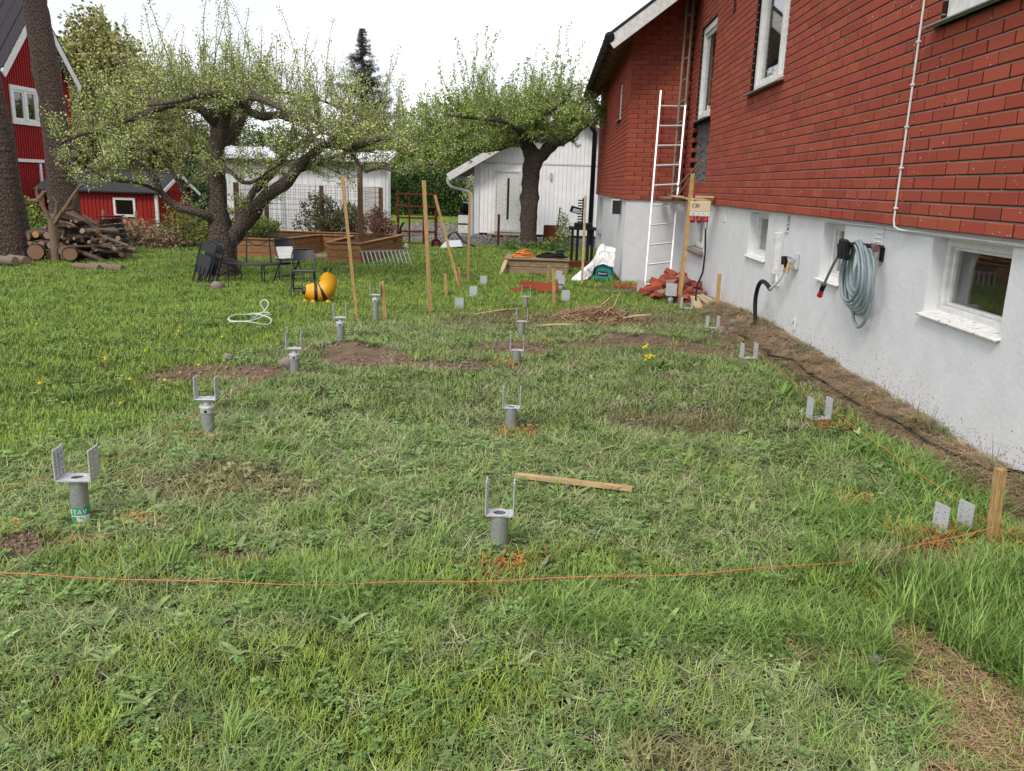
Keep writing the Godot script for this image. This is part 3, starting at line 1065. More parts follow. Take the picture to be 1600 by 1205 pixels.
	for k in seg:
		var a0 := PI + PI * k / seg
		var a1 := PI + PI * (k + 1) / seg
		for rr in [0.085, 0.078]:
			gu.quad(Vector3(gx + cos(a0) * rr, gy + sin(a0) * rr, -15.35), Vector3(gx + cos(a1) * rr, gy + sin(a1) * rr, -15.35), Vector3(gx + cos(a1) * rr, gy + sin(a1) * rr, -26.8), Vector3(gx + cos(a0) * rr, gy + sin(a0) * rr, -26.8))
	gu.lathe([[0.0, 0], [0.088, 0.0], [0.088, 0.02], [0.0, 0.02]], 18, Transform3D(Basis(Vector3(1, 0, 0), -PI / 2), Vector3(gx, gy, -15.36)))
	for k in 12:
		gu.tube([Vector3(gx - 0.09, gy + 0.005, -15.7 - k * 0.95), Vector3(gx - 0.065, gy - 0.065, -15.7 - k * 0.95), Vector3(gx, gy - 0.092, -15.7 - k * 0.95), Vector3(gx + 0.066, gy - 0.065, -15.7 - k * 0.95), Vector3(gx + 0.09, gy + 0.01, -15.7 - k * 0.95)], 0.008, 5)
	obj(gu, "gutter", M.black, house)
	var dp := MB.new()
	dp.tube([Vector3(gx, 3.95, -26.6), Vector3(gx, 3.75, -26.6), Vector3(gx + 0.08, 3.6, -26.6), Vector3(1.2, 3.25, -26.3), Vector3(1.29, 3.1, -26.2), Vector3(1.29, 2.6, -26.15), Vector3(1.29, -0.4, -26.15)], 0.075, 12)
	obj(dp, "downpipe", M.black, house)
	# steel ladder to the roof, fixed to the inner corner
	var fl := part("roof_ladder", house)
	for q in [2.27, 2.38]:
		var rail := MB.new()
		rail.tube([Vector3(q, 1.38, -15.98), Vector3(q + 0.03, 5.6, -15.98)], 0.022, 8)
		obj(rail, "rail", M.steel_old, fl)
	for k in 12:
		var rg := MB.new()
		rg.tube([Vector3(2.275, 1.6 + k * 0.36, -15.98), Vector3(2.385, 1.66 + k * 0.36, -15.98)], 0.012, 6)
		obj(rg, "rung", M.steel_old, fl)
	# white cable clipped down the brick wall, then along the ledge
	var cb := MB.new()
	var cp := [Vector3(2.488, 5.4, -6.2), Vector3(2.488, 2.8, -6.22), Vector3(2.488, 1.9, -6.225), Vector3(2.488, 1.34, -6.23), Vector3(2.489, 1.29, -6.21), Vector3(2.50, 1.272, -6.14), Vector3(2.53, 1.27, -6.0), Vector3(2.545, 1.275, -5.5), Vector3(2.545, 1.27, -5.0), Vector3(2.545, 1.275, -4.4), Vector3(2.545, 1.275, -2)]
	cb.tube(cp, 0.0075, 7)
	var cable := obj(cb, "cable", M.white, house)
	for k in 9:
		var cc := MB.new()
		cc.bbox(Vector3(2.488, 1.42 + k * 0.28, -6.226), Vector3(0.026, 0.014, 0.03), 0.003)
		obj(cc, "clip", M.white, cable)
	var cb2 := MB.new()
	cb2.tube([Vector3(2.53, 1.28, -7.9), Vector3(2.545, 1.265, -7.2), Vector3(2.545, 1.272, -6.7), Vector3(2.545, 1.262, -6.0), Vector3(2.546, 1.268, -5.0), Vector3(2.546, 1.258, -4.0)], 0.008, 7)
	obj(cb2, "cable", M.white, house)
	# black vent box on the wing, with pale rim
	var vb := part("vent_box", house)
	var q1 := MB.new()
	q1.bbox(Vector3(1.345, 1.13, -17.25), Vector3(0.19, 0.29, 0.16), 0.008)
	obj(q1, "hood", M.white, vb)
	var q2 := MB.new()
	q2.box(Vector3(1.352, 1.128, -17.167), Vector3(0.165, 0.265, 0.012))
	obj(q2, "grille", M.dark, vb)
	# electrical trunking, open wall hole and small socket on the basement wall
	var tr := MB.new()
	tr.bbox(o_b + bz * Vector3(-9.42, 0.85, 0.03), Vector3(0.14, 0.46, 0.06), 0.008, bz)
	obj(tr, "trunking", M.white, house)
	var tr2 := MB.new()
	tr2.tube([Vector3(2.545, 0.62, -9.36), Vector3(2.545, 0.54, -9.34), Vector3(2.548, 0.5, -9.28)], 0.014, 7)
	tr2.tube([Vector3(2.545, 1.12, -9.25), Vector3(2.545, 0.6, -9.28)], 0.006, 6)
	obj(tr2, "conduit", M.plaster, house)
	var wh := part("wall_hole", house)
	var h2 := MB.new()
	h2.bar(Vector3(2.552, 1.12, -9.21), Vector3(2.552, 1.16, -9.13), 0.012, 0.012)
	h2.bar(Vector3(2.552, 1.16, -9.21), Vector3(2.552, 1.2, -9.13), 0.012, 0.012)
	h2.box(Vector3(2.552, 1.105, -9.18), Vector3(0.015, 0.016, 0.12))
	obj(h2, "torn_edge", M.plaster, wh)
	var sk := MB.new()
	sk.bbox(o_b + bz * Vector3(-8.55, 0.2, 0.008), Vector3(0.05, 0.11, 0.016), 0.004, bz)
	var so := obj(sk, "socket_plate", M.white, house)
	var sk2 := MB.new()
	sk2.box(o_b + bz * Vector3(-8.55, 0.215, 0.0175), Vector3(0.018, 0.03, 0.004), bz)
	obj(sk2, "keyhole", M.dark, so)
	# flecks of earth splashed on the foot of the plaster
	var spl := MB.new()
	for i in 2600:
		var z := -3.2 - rng.randf() * 12.0
		var y := gh(2.5, z) + 0.01 + absf(rng.randfn()) * (0.05 + 0.06 * (0.5 + nz.get_noise_1d(z * 90)))
		var r := rng.randf_range(0.0015, 0.006)
		var tn := rng.randf_range(0.7, 1.2)
		spl.col = Color(0.50 * tn, 0.42 * tn, 0.33 * tn)
		spl.box(Vector3(2.5595, y, z), Vector3(0.0016, r * 1.6, r * rng.randf_range(1.0, 2.4)))
	stuff(obj(spl, "earth_splashes", M.vc, house))
const APPLE_A = [
	[[-5.77,-0.35,-14.71,0.322],[-5.78,-0.17,-14.71,0.280],[-5.78,0.11,-14.71,0.252],[-5.78,0.43,-14.71,0.238],[-5.79,0.73,-14.71,0.189],[-5.80,1.11,-14.71,0.147],[-5.81,1.49,-14.71,0.136],[-5.80,1.87,-14.71,0.133],[-5.73,2.24,-14.71,0.133],[-5.60,2.59,-14.71,0.133],[-5.48,2.80,-14.71,0.098]],
	[[-5.67,0.28,-14.71,0.116],[-5.52,0.50,-14.71,0.145],[-5.27,0.75,-14.61,0.133],[-4.95,1.12,-14.51,0.116],[-4.57,1.36,-14.41,0.107],[-4.34,1.61,-14.41,0.096],[-4.10,1.86,-14.41,0.075],[-3.76,2.06,-14.41,0.058],[-3.46,2.01,-14.41,0.043],[-3.28,1.83,-14.36,0.032],[-3.10,1.64,-14.31,0.023]],
	[[-5.53,0.67,-14.81,0.072],[-5.29,1.21,-15.01,0.074],[-4.96,1.58,-15.11,0.066],[-4.74,1.89,-15.21,0.055],[-4.51,2.13,-15.41,0.039],[-4.15,2.34,-15.61,0.028]],
	[[-5.86,0.67,-14.71,0.093],[-5.95,0.82,-14.51,0.077],[-6.20,0.90,-14.41,0.068],[-6.47,0.98,-14.41,0.062],[-6.63,1.20,-14.31,0.056],[-6.69,1.46,-14.21,0.050],[-6.88,1.63,-14.21,0.043],[-7.11,1.71,-14.21,0.031],[-7.46,1.56,-14.11,0.022],[-7.98,1.45,-14.11,0.014]],
	[[-5.99,0.80,-14.61,0.056],[-6.38,0.95,-15.01,0.046],[-6.58,1.19,-15.11,0.040],[-6.93,1.72,-15.21,0.031],[-7.13,1.93,-15.21,0.022],[-7.46,2.04,-15.31,0.015]],
	[[-5.81,1.82,-14.71,0.081],[-6.09,1.95,-15.01,0.062],[-6.43,1.91,-15.21,0.056],[-6.63,2.00,-15.31,0.043],[-6.78,2.18,-15.41,0.031],[-6.98,2.36,-15.51,0.022]],
	[[-5.73,2.35,-14.71,0.099],[-5.81,2.48,-14.51,0.087],[-5.98,2.62,-14.41,0.077],[-6.31,2.64,-14.31,0.068],[-6.51,2.57,-14.21,0.062],[-6.77,2.46,-14.21,0.053],[-7.01,2.35,-14.11,0.040],[-7.24,2.26,-14.11,0.031],[-7.52,2.15,-14.01,0.019]],
	[[-7.01,2.35,-14.11,0.037],[-7.07,2.25,-14.01,0.034],[-7.06,2.11,-14.01,0.031],[-7.12,1.98,-13.91,0.025],[-7.22,1.80,-13.91,0.019]],
	[[-5.59,2.64,-14.71,0.099],[-5.25,2.71,-14.51,0.087],[-5.07,2.56,-14.41,0.077],[-4.85,2.48,-14.41,0.068],[-4.54,2.51,-14.31,0.062],[-4.31,2.44,-14.21,0.053],[-4.07,2.48,-14.11,0.043],[-3.76,2.34,-14.01,0.031],[-3.55,2.16,-13.91,0.022]],
	[[-5.73,2.06,-14.71,0.093],[-5.61,2.27,-15.11,0.084],[-5.52,2.50,-15.31,0.074],[-5.50,2.75,-15.51,0.062],[-5.38,2.93,-15.71,0.050],[-5.12,3.05,-16.01,0.034],[-4.75,3.00,-16.31,0.022]],
	[[-5.77,1.63,-14.61,0.050],[-5.37,1.57,-14.21,0.037],[-5.13,1.42,-14.01,0.031],[-4.88,1.42,-13.91,0.028],[-4.53,1.64,-13.81,0.022],[-4.23,1.78,-13.71,0.012]],
	[[-5.52,2.77,-14.71,0.074],[-5.41,2.77,-13.91,0.056],[-5.48,2.69,-13.31,0.043],[-5.57,2.56,-12.81,0.031],[-5.92,2.46,-12.51,0.019]],
	[[-5.48,2.80,-14.71,0.068],[-4.90,2.75,-13.81,0.056],[-4.35,2.61,-13.21,0.043],[-3.71,2.31,-12.71,0.031],[-3.38,1.99,-12.51,0.019]],
	[[-5.60,2.59,-14.71,0.074],[-6.19,2.90,-15.61,0.056],[-6.95,3.06,-16.31,0.043],[-7.85,3.10,-16.91,0.031],[-8.70,3.00,-17.31,0.019]],
	[[-4.34,1.61,-14.41,0.062],[-4.06,1.77,-15.01,0.043],[-3.73,1.98,-15.51,0.031],[-3.28,2.04,-15.91,0.019]],
	[[-3.41,1.99,-14.41,0.056],[-3.04,2.11,-14.21,0.050],[-2.70,2.19,-14.11,0.043],[-2.42,2.12,-14.01,0.031],[-2.26,1.95,-14.01,0.019]],
	[[-3.76,2.06,-14.41,0.056],[-3.70,2.33,-15.21,0.050],[-3.47,2.48,-15.71,0.043],[-3.12,2.45,-16.01,0.031],[-2.84,2.29,-16.11,0.019]],
	[[-3.10,1.64,-14.31,0.031],[-2.81,1.71,-14.11,0.025],[-2.52,1.63,-14.01,0.019]],
	[[-7.52,2.15,-14.01,0.031],[-7.73,2.06,-13.81,0.025],[-7.96,1.92,-13.71,0.015]],
	[[-7.13,1.93,-15.21,0.031],[-7.86,1.93,-15.61,0.028],[-8.57,1.89,-15.91,0.019],[-9.12,1.76,-16.11,0.012]],
	[[-4.75,3.00,-16.31,0.031],[-4.35,2.93,-16.61,0.025],[-3.90,2.72,-16.81,0.019]],
	[[-6.63,1.20,-14.31,0.037],[-6.73,1.35,-13.71,0.028],[-7.00,1.39,-13.31,0.019],[-7.28,1.62,-13.11,0.012]],
]
const APPLE_B = [
	[[-0.54,-0.33,-24.19,0.290],[-0.55,-0.11,-24.19,0.255],[-0.57,0.43,-24.19,0.233],[-0.54,0.88,-24.19,0.246],[-0.55,1.14,-24.19,0.290],[-0.54,1.35,-24.19,0.238],[-0.54,1.85,-24.19,0.229],[-0.50,2.23,-24.19,0.273],[-0.64,2.50,-24.19,0.211],[-0.75,2.67,-24.19,0.158]],
	[[-0.45,2.16,-24.19,0.194],[-0.20,2.41,-24.09,0.176],[0.04,2.66,-24.09,0.167],[0.27,2.97,-24.09,0.163],[0.44,3.21,-24.09,0.150],[0.39,3.38,-24.09,0.114],[0.21,3.54,-24.09,0.106],[0.06,3.71,-24.09,0.079],[-0.05,3.90,-24.09,0.053]],
	[[0.40,3.19,-24.09,0.114],[0.72,3.21,-23.99,0.097],[1.02,3.28,-23.89,0.079],[1.29,3.35,-23.79,0.053],[1.58,3.41,-23.69,0.035]],
	[[0.00,2.62,-24.09,0.106],[0.31,2.67,-23.59,0.088],[0.64,2.89,-23.19,0.070],[0.87,3.07,-22.89,0.053],[1.10,3.12,-22.59,0.035]],
	[[-0.75,2.62,-24.19,0.132],[-0.99,2.67,-23.99,0.132],[-1.27,2.57,-23.89,0.114],[-1.62,2.47,-23.79,0.097],[-1.93,2.41,-23.69,0.079],[-2.23,2.50,-23.69,0.062],[-2.62,2.35,-23.59,0.044]],
	[[-0.71,2.57,-24.19,0.132],[-0.98,2.85,-24.39,0.123],[-1.31,3.00,-24.49,0.114],[-1.68,3.07,-24.59,0.106],[-2.10,3.22,-24.69,0.088],[-2.58,3.16,-24.79,0.070],[-3.08,3.02,-24.79,0.062],[-3.42,2.80,-24.79,0.053],[-3.63,2.33,-24.69,0.048],[-3.46,2.01,-24.59,0.040],[-3.12,1.92,-24.49,0.026]],
	[[-3.50,2.80,-24.79,0.044],[-3.80,2.61,-24.69,0.044],[-3.92,2.29,-24.69,0.040],[-3.65,1.90,-24.59,0.035],[-3.41,1.80,-24.59,0.018]],
	[[-0.75,2.64,-24.19,0.106],[-0.89,3.10,-25.09,0.088],[-1.20,3.58,-25.69,0.070],[-1.81,3.79,-26.19,0.053],[-2.63,3.82,-26.69,0.035]],
	[[-0.68,2.64,-24.19,0.106],[-0.68,3.14,-24.99,0.088],[-0.45,3.59,-25.49,0.070],[-0.24,3.98,-25.79,0.044]],
	[[-0.72,2.67,-24.19,0.097],[-0.87,2.90,-23.29,0.079],[-1.30,3.09,-22.59,0.062],[-1.92,3.11,-21.99,0.044],[-2.60,3.13,-21.59,0.026]],
	[[-0.64,2.67,-24.19,0.088],[-0.46,3.00,-23.29,0.070],[-0.23,3.28,-22.69,0.053],[0.17,3.49,-22.19,0.035]],
	[[-2.10,3.22,-24.69,0.062],[-2.59,2.72,-23.79,0.044],[-2.97,2.18,-23.29,0.035],[-3.31,1.75,-22.99,0.022]],
]

# ---------------------------------------------------------------- trees
func leaf_cluster(n: int, l: float, spread: float) -> Mesh:
	var b := MB.new()
	for i in n:
		var d := Vector3(rng.randf_range(-1, 1), rng.randf_range(-0.5, 1), rng.randf_range(-1, 1)).normalized()
		var o := d * spread * rng.randf()
		var sd := d.cross(Vector3(rng.randf_range(-1, 1), 0.6, rng.randf_range(-1, 1))).normalized()
		var ll := l * rng.randf_range(0.6, 1.2)
		var w := ll * 0.32
		b.col = vary(0.25)
		var mid := o + d * ll * 0.5
		var nn := d.cross(sd).normalized() * ll * 0.12
		b.quad(o, mid - sd * w + nn, o + d * ll, mid + sd * w + nn)
	return b.mesh()

func rough_tube(b: MB, pts: Array, rad: Array, seg: int, bump: float) -> void:
	# Catmull-Rom through the joints, radius and line slightly uneven
	var P := []
	var R := []
	for i in pts.size() - 1:
		var p0: Vector3 = pts[max(i - 1, 0)]
		var p1: Vector3 = pts[i]
		var p2: Vector3 = pts[i + 1]
		var p3: Vector3 = pts[min(i + 2, pts.size() - 1)]
		var k: int = max(3, int(p1.distance_to(p2) / 0.09))
		for q in k:
			var t := float(q) / k
			P.append(p1.cubic_interpolate(p2, p0, p3, t))
			R.append(lerpf(rad[i], rad[i + 1], t))
	P.append(pts[-1])
	R.append(rad[-1])
	var s := b.v.size()
	b.tube(P, R, seg)
	for i in range(s, b.v.size()):
		var v := b.v[i]
		var row := int((i - s) / float(seg))
		var r: float = R[min(row, R.size() - 1)]
		b.v[i] = v + b.n[i] * r * bump * (nz.get_noise_3d(v.x * 300, v.y * 130, v.z * 300) + 0.6 * nz2.get_noise_3d(v.x * 900, v.y * 350, v.z * 900))

func apple_tree(label: String, limbs: Array, base: Vector3, seed: int, ymin: float, leaf: float, dens: float, shoot: float, colours: Array) -> void:
	rng.seed = seed
	var t := thing("apple_tree", label, "tree", base)
	var tw := MB.new()
	tw.col = Color(1, 1, 1)
	var lx := []
	var lc := []
	var put := func(p: Vector3, s: float, top: bool) -> void:
		lx.append(Transform3D(Basis(rdir(), rng.randf() * TAU).scaled(Vector3.ONE * s * rng.randf_range(0.7, 1.25)), p - base))
		var c: Color = colours[0].lerp(colours[1], rng.randf())
		if rng.randf() < 0.3: c = c.lerp(colours[2], rng.randf())
		lc.append(c)
	var grow := func(o: Vector3, d: Vector3, l: float, r: float, droop: float, gap: float, ls: float, top: bool, me: Callable, depth: int) -> void:
		var n: int = max(3, int(l / 0.14))
		var pts := [o]
		var rr := [r]
		var p := o
		var dd := d
		for i in n:
			dd = (dd + Vector3(rng.randf_range(-1, 1), rng.randf_range(-1, 1) - droop, rng.randf_range(-1, 1)) * 0.13).normalized()
			p += dd * l / n
			pts.append(p)
			rr.append(lerpf(r, 0.0028, (i + 1.0) / n))
		var loc := []
		for q in pts: loc.append(q - base)
		tw.tube(loc, rr, 4, false)
		var a := gap * rng.randf()
		while a < l:
			var f := a / l * n
			var i0: int = min(int(f), n - 1)
			var q: Vector3 = pts[i0].lerp(pts[i0 + 1], f - i0)
			if f > 0.25 or depth > 0: put.call(q + Vector3(rng.randf_range(-1, 1), rng.randf_range(-0.5, 1), rng.randf_range(-1, 1)) * 0.03, ls, top)
			a += gap * rng.randf_range(0.6, 1.4)
			if depth > 0 and rng.randf() < 0.28 * depth:
				var sd := (dd + Vector3(rng.randf_range(-1, 1), rng.randf_range(-0.3, 1.0), rng.randf_range(-1, 1))).normalized()
				me.call(q, sd, l * rng.randf_range(0.25, 0.55), r * 0.5, droop, gap, ls, top, me, depth - 1)
	for li in limbs.size():
		var l: Array = limbs[li]
		var pts := []
		var rad := []
		for q in l:
			pts.append(Vector3(q[0], q[1], q[2]) - base)
			rad.append(q[3])
		var b := MB.new()
		rough_tube(b, pts, rad, 14 if li == 0 else 10, 0.32)
		obj(b, "trunk" if li == 0 else "limb", M.bark, t)
		for i in range(1, l.size()):
			var a := Vector3(l[i - 1][0], l[i - 1][1], l[i - 1][2])
			var c := Vector3(l[i][0], l[i][1], l[i][2])
			var r: float = l[i][3]
			if (li == 0 and i < l.size() - 3) or r > 0.17: continue
			var n := int(ceil(a.distance_to(c) / 0.16 * dens))
			for q in n:
				var p := a.lerp(c, (q + rng.randf()) / n)
				if p.y < 1.35 and rng.randf() < 0.7: continue
				var d := (rdir() + Vector3(0, rng.randf_range(-0.2, 0.9), 0)).normalized()
				if r < 0.13 or rng.randf() < 0.4:
					grow.call(p, d, rng.randf_range(0.25, 0.95), 0.012, 0.1, 0.075, leaf, false, grow, 2)
				if p.y > ymin and rng.randf() < 0.9:
					var up := (Vector3.UP + rdir() * rng.randf() * 0.42).normalized()
					var ln := rng.randf_range(0.4, 1.0) if rng.randf() < 0.75 else rng.randf_range(0.9, 1.75)
					ln *= shoot
					grow.call(p, up, ln, 0.010, -0.25, 0.06, leaf * 0.92, true, grow, 1 if ln < 0.9 else 0)
	var tn := obj(tw, "twigs", M.twig, t)
	stuff(tn)
	var mm := multi("crown", leaf_cluster(6, 0.040, 0.045), M.leaf, lx, lc, "", "")
	mm.name = "crown"
	t.add_child(mm, true)
	stuff(mm)
	print("apple leaves ", lx.size(), " twig tris ", tw.ix.size() / 3)

# crown of leaf clumps scattered through lobes; lobes = [x, y, z, rx, ry, rz]
func leafy_tree(called: String, label: String, category: String, at: Vector3, trunk: Array, lobes: Array, count: int, ls: float, c0: Color, c1: Color, seed: int, group := "", hollow := 0.35) -> Node3D:
	rng.seed = seed
	var t := thing(called, label, category, at, 0.0, group)
	var hi: float = trunk[1]
	var b := MB.new()
	if hi > 0:
		rough_tube(b, [Vector3(0, -0.2, 0), Vector3(0.05, hi * 0.4, 0.03), Vector3(0, hi, 0)], [trunk[0] * 1.25, trunk[0], trunk[0] * 0.5], 9, 0.2)
		for l in lobes:
			var e := Vector3(l[0], l[1], l[2])
			var s := Vector3(0, clampf(e.y - l[4] * 0.9, hi * 0.3, hi), 0)
			rough_tube(b, [s, s.lerp(e, 0.5) + Vector3(0, -0.15, 0), e + Vector3(0, l[4] * 0.4, 0)], [trunk[0] * 0.5, trunk[0] * 0.3, 0.02], 6, 0.2)
		obj(b, "trunk", M.bark, t)
	var vol := 0.0
	for l in lobes: vol += l[3] * l[4] * l[5]
	var xf := []
	var cl := []
	var tw := MB.new()
	for l in lobes:
		var n := int(count * l[3] * l[4] * l[5] / vol)
		var k := 0
		while k < n:
			var d := Vector3(rng.randfn(), rng.randfn(), rng.randfn()).normalized()
			var r := pow(rng.randf(), hollow)
			var wob := 1.0 + 0.35 * nz.get_noise_3d(d.x * 130 + l[0] * 40, d.y * 130 + seed, d.z * 130)
			var p := Vector3(l[0], l[1], l[2]) + d * Vector3(l[3], l[4], l[5]) * r * wob
			k += 1
			if p.y < 0.02 - at.y * 0 and hi <= 0: continue
			if nz2.get_noise_3d(p.x * 110, p.y * 110, p.z * 110) < -0.14: continue
			xf.append(Transform3D(Basis(rdir(), rng.randf() * TAU).scaled(Vector3.ONE * ls * rng.randf_range(0.65, 1.3)), p))
			cl.append(c0.lerp(c1, clampf(0.5 + nz.get_noise_3d(p.x * 60, p.y * 60, p.z * 60) + rng.randf_range(-0.3, 0.3), 0, 1)))
			if k % 14 == 0:
				tw.tube([p, p.lerp(Vector3(l[0] * 0.6, l[1] - l[4] * 0.5, l[2] * 0.6), 0.4)], [0.006, 0.02], 3, false)
	if tw.v.size() > 0: stuff(obj(tw, "twigs", M.twig, t))
	var mm := multi("crown", leaf_cluster(6, 0.09, 0.09), M.leaf, xf, cl, "", "")
	mm.name = "crown"
	t.add_child(mm, true)
	stuff(mm)
	return t

func spruce(called: String, label: String, at: Vector3, h: float, w: float, c0: Color, c1: Color, seed: int) -> void:
	rng.seed = seed
	var t := thing(called, label, "tree", at)
	var b := MB.new()
	rough_tube(b, [Vector3(0, -0.2, 0), Vector3(0, h * 0.5, 0), Vector3(0, h, 0)], [h * 0.022, h * 0.014, 0.015], 8, 0.15)
	obj(b, "trunk", M.bark, t)
	var xf := []
	var cl := []
	var tw := MB.new()
	var y := h * 0.08
	while y < h:
		var f := 1.0 - y / h
		var nb := int(5 + 4 * f)
		for i in nb:
			var a := rng.randf() * TAU
			var l := w * (pow(f, 0.95) * rng.randf_range(0.5, 1.1) + 0.04)
			var d := Vector3(cos(a), 0, sin(a))
			var p0 := Vector3(0, y, 0)
			var p1 := p0 + d * l * 0.6 + Vector3(0, -l * 0.12, 0)
			var p2 := p0 + d * l + Vector3(0, l * 0.06, 0)
			tw.tube([p0, p1, p2], [0.03, 0.02, 0.008], 3, false)
			var m := int(4 + l * 9)
			for q in m:
				var s := (q + 0.5) / m
				var p := p0.lerp(p1, s * 2) if s < 0.5 else p1.lerp(p2, s * 2 - 1)
				xf.append(Transform3D(Basis(rdir(), rng.randf() * TAU).scaled(Vector3(1, 1, 1) * (0.4 + 0.95 * f) * rng.randf_range(0.8, 1.3)), p + Vector3(rng.randf_range(-0.12, 0.12), -0.06, rng.randf_range(-0.12, 0.12)) * (0.4 + l)))
				cl.append(c0.lerp(c1, rng.randf()))
		y += 0.14 + 0.30 * f
	stuff(obj(tw, "twigs", M.twig, t))
	var bn := MB.new()
	for i in 26:
		var d := Vector3(rng.randfn(), rng.randfn() * 0.6, rng.randfn()).normalized()
		var sd := d.cross(Vector3(0.3, 1, 0.2)).normalized() * 0.012
		var o := d * 0.05
		bn.col = vary(0.3)
		bn.quad(o - sd, o + d * 0.22 - sd * 0.3, o + d * 0.22 + sd * 0.3, o + sd)
	var mm := multi("crown", bn.mesh(), M.leaf, xf, cl, "", "")
	mm.name = "crown"
	t.add_child(mm, true)
	stuff(mm)

func pine_tree(label: String, pts: Array, rad: Array, seed: int) -> void:
	rng.seed = seed
	var base: Vector3 = pts[0]
	var t := thing("pine_tree", label, "tree", base)
	var loc := []
	for p in pts: loc.append(p - base)
	var b := MB.new()
	rough_tube(b, loc, rad, 26, 0.16)
	obj(b, "trunk", M.pine_bark, t)
	var top: Vector3 = loc[-1]
	var xf := []
	var cl := []
	var lb := MB.new()
	for i in 16:
		var d := (rdir() + Vector3(0, rng.randf_range(0.0, 0.7), 0)).normalized()
		var o := top - Vector3(0, rng.randf() * 2.5, 0)
		var e := o + d * rng.randf_range(1.2, 2.6)
		lb.tube([o, o.lerp(e, 0.5) + Vector3(0, 0.15, 0), e], [0.08, 0.05, 0.02], 5)
		for q in 26:
			xf.append(Transform3D(Basis(rdir(), rng.randf() * TAU).scaled(Vector3.ONE * rng.randf_range(1.5, 2.6)), o.lerp(e, rng.randf_range(0.4, 1.1)) + Vector3(rng.randfn(), rng.randfn() * 0.5, rng.randfn()) * 0.3))
			cl.append(Color(0.05, 0.09, 0.035).lerp(Color(0.09, 0.13, 0.05), rng.randf()))
	obj(lb, "limb", M.pine_bark, t)
	var mm := multi("crown", leaf_cluster(14, 0.12, 0.03), M.leaf, xf, cl, "", "")
	mm.name = "crown"
	t.add_child(mm, true)
	stuff(mm)

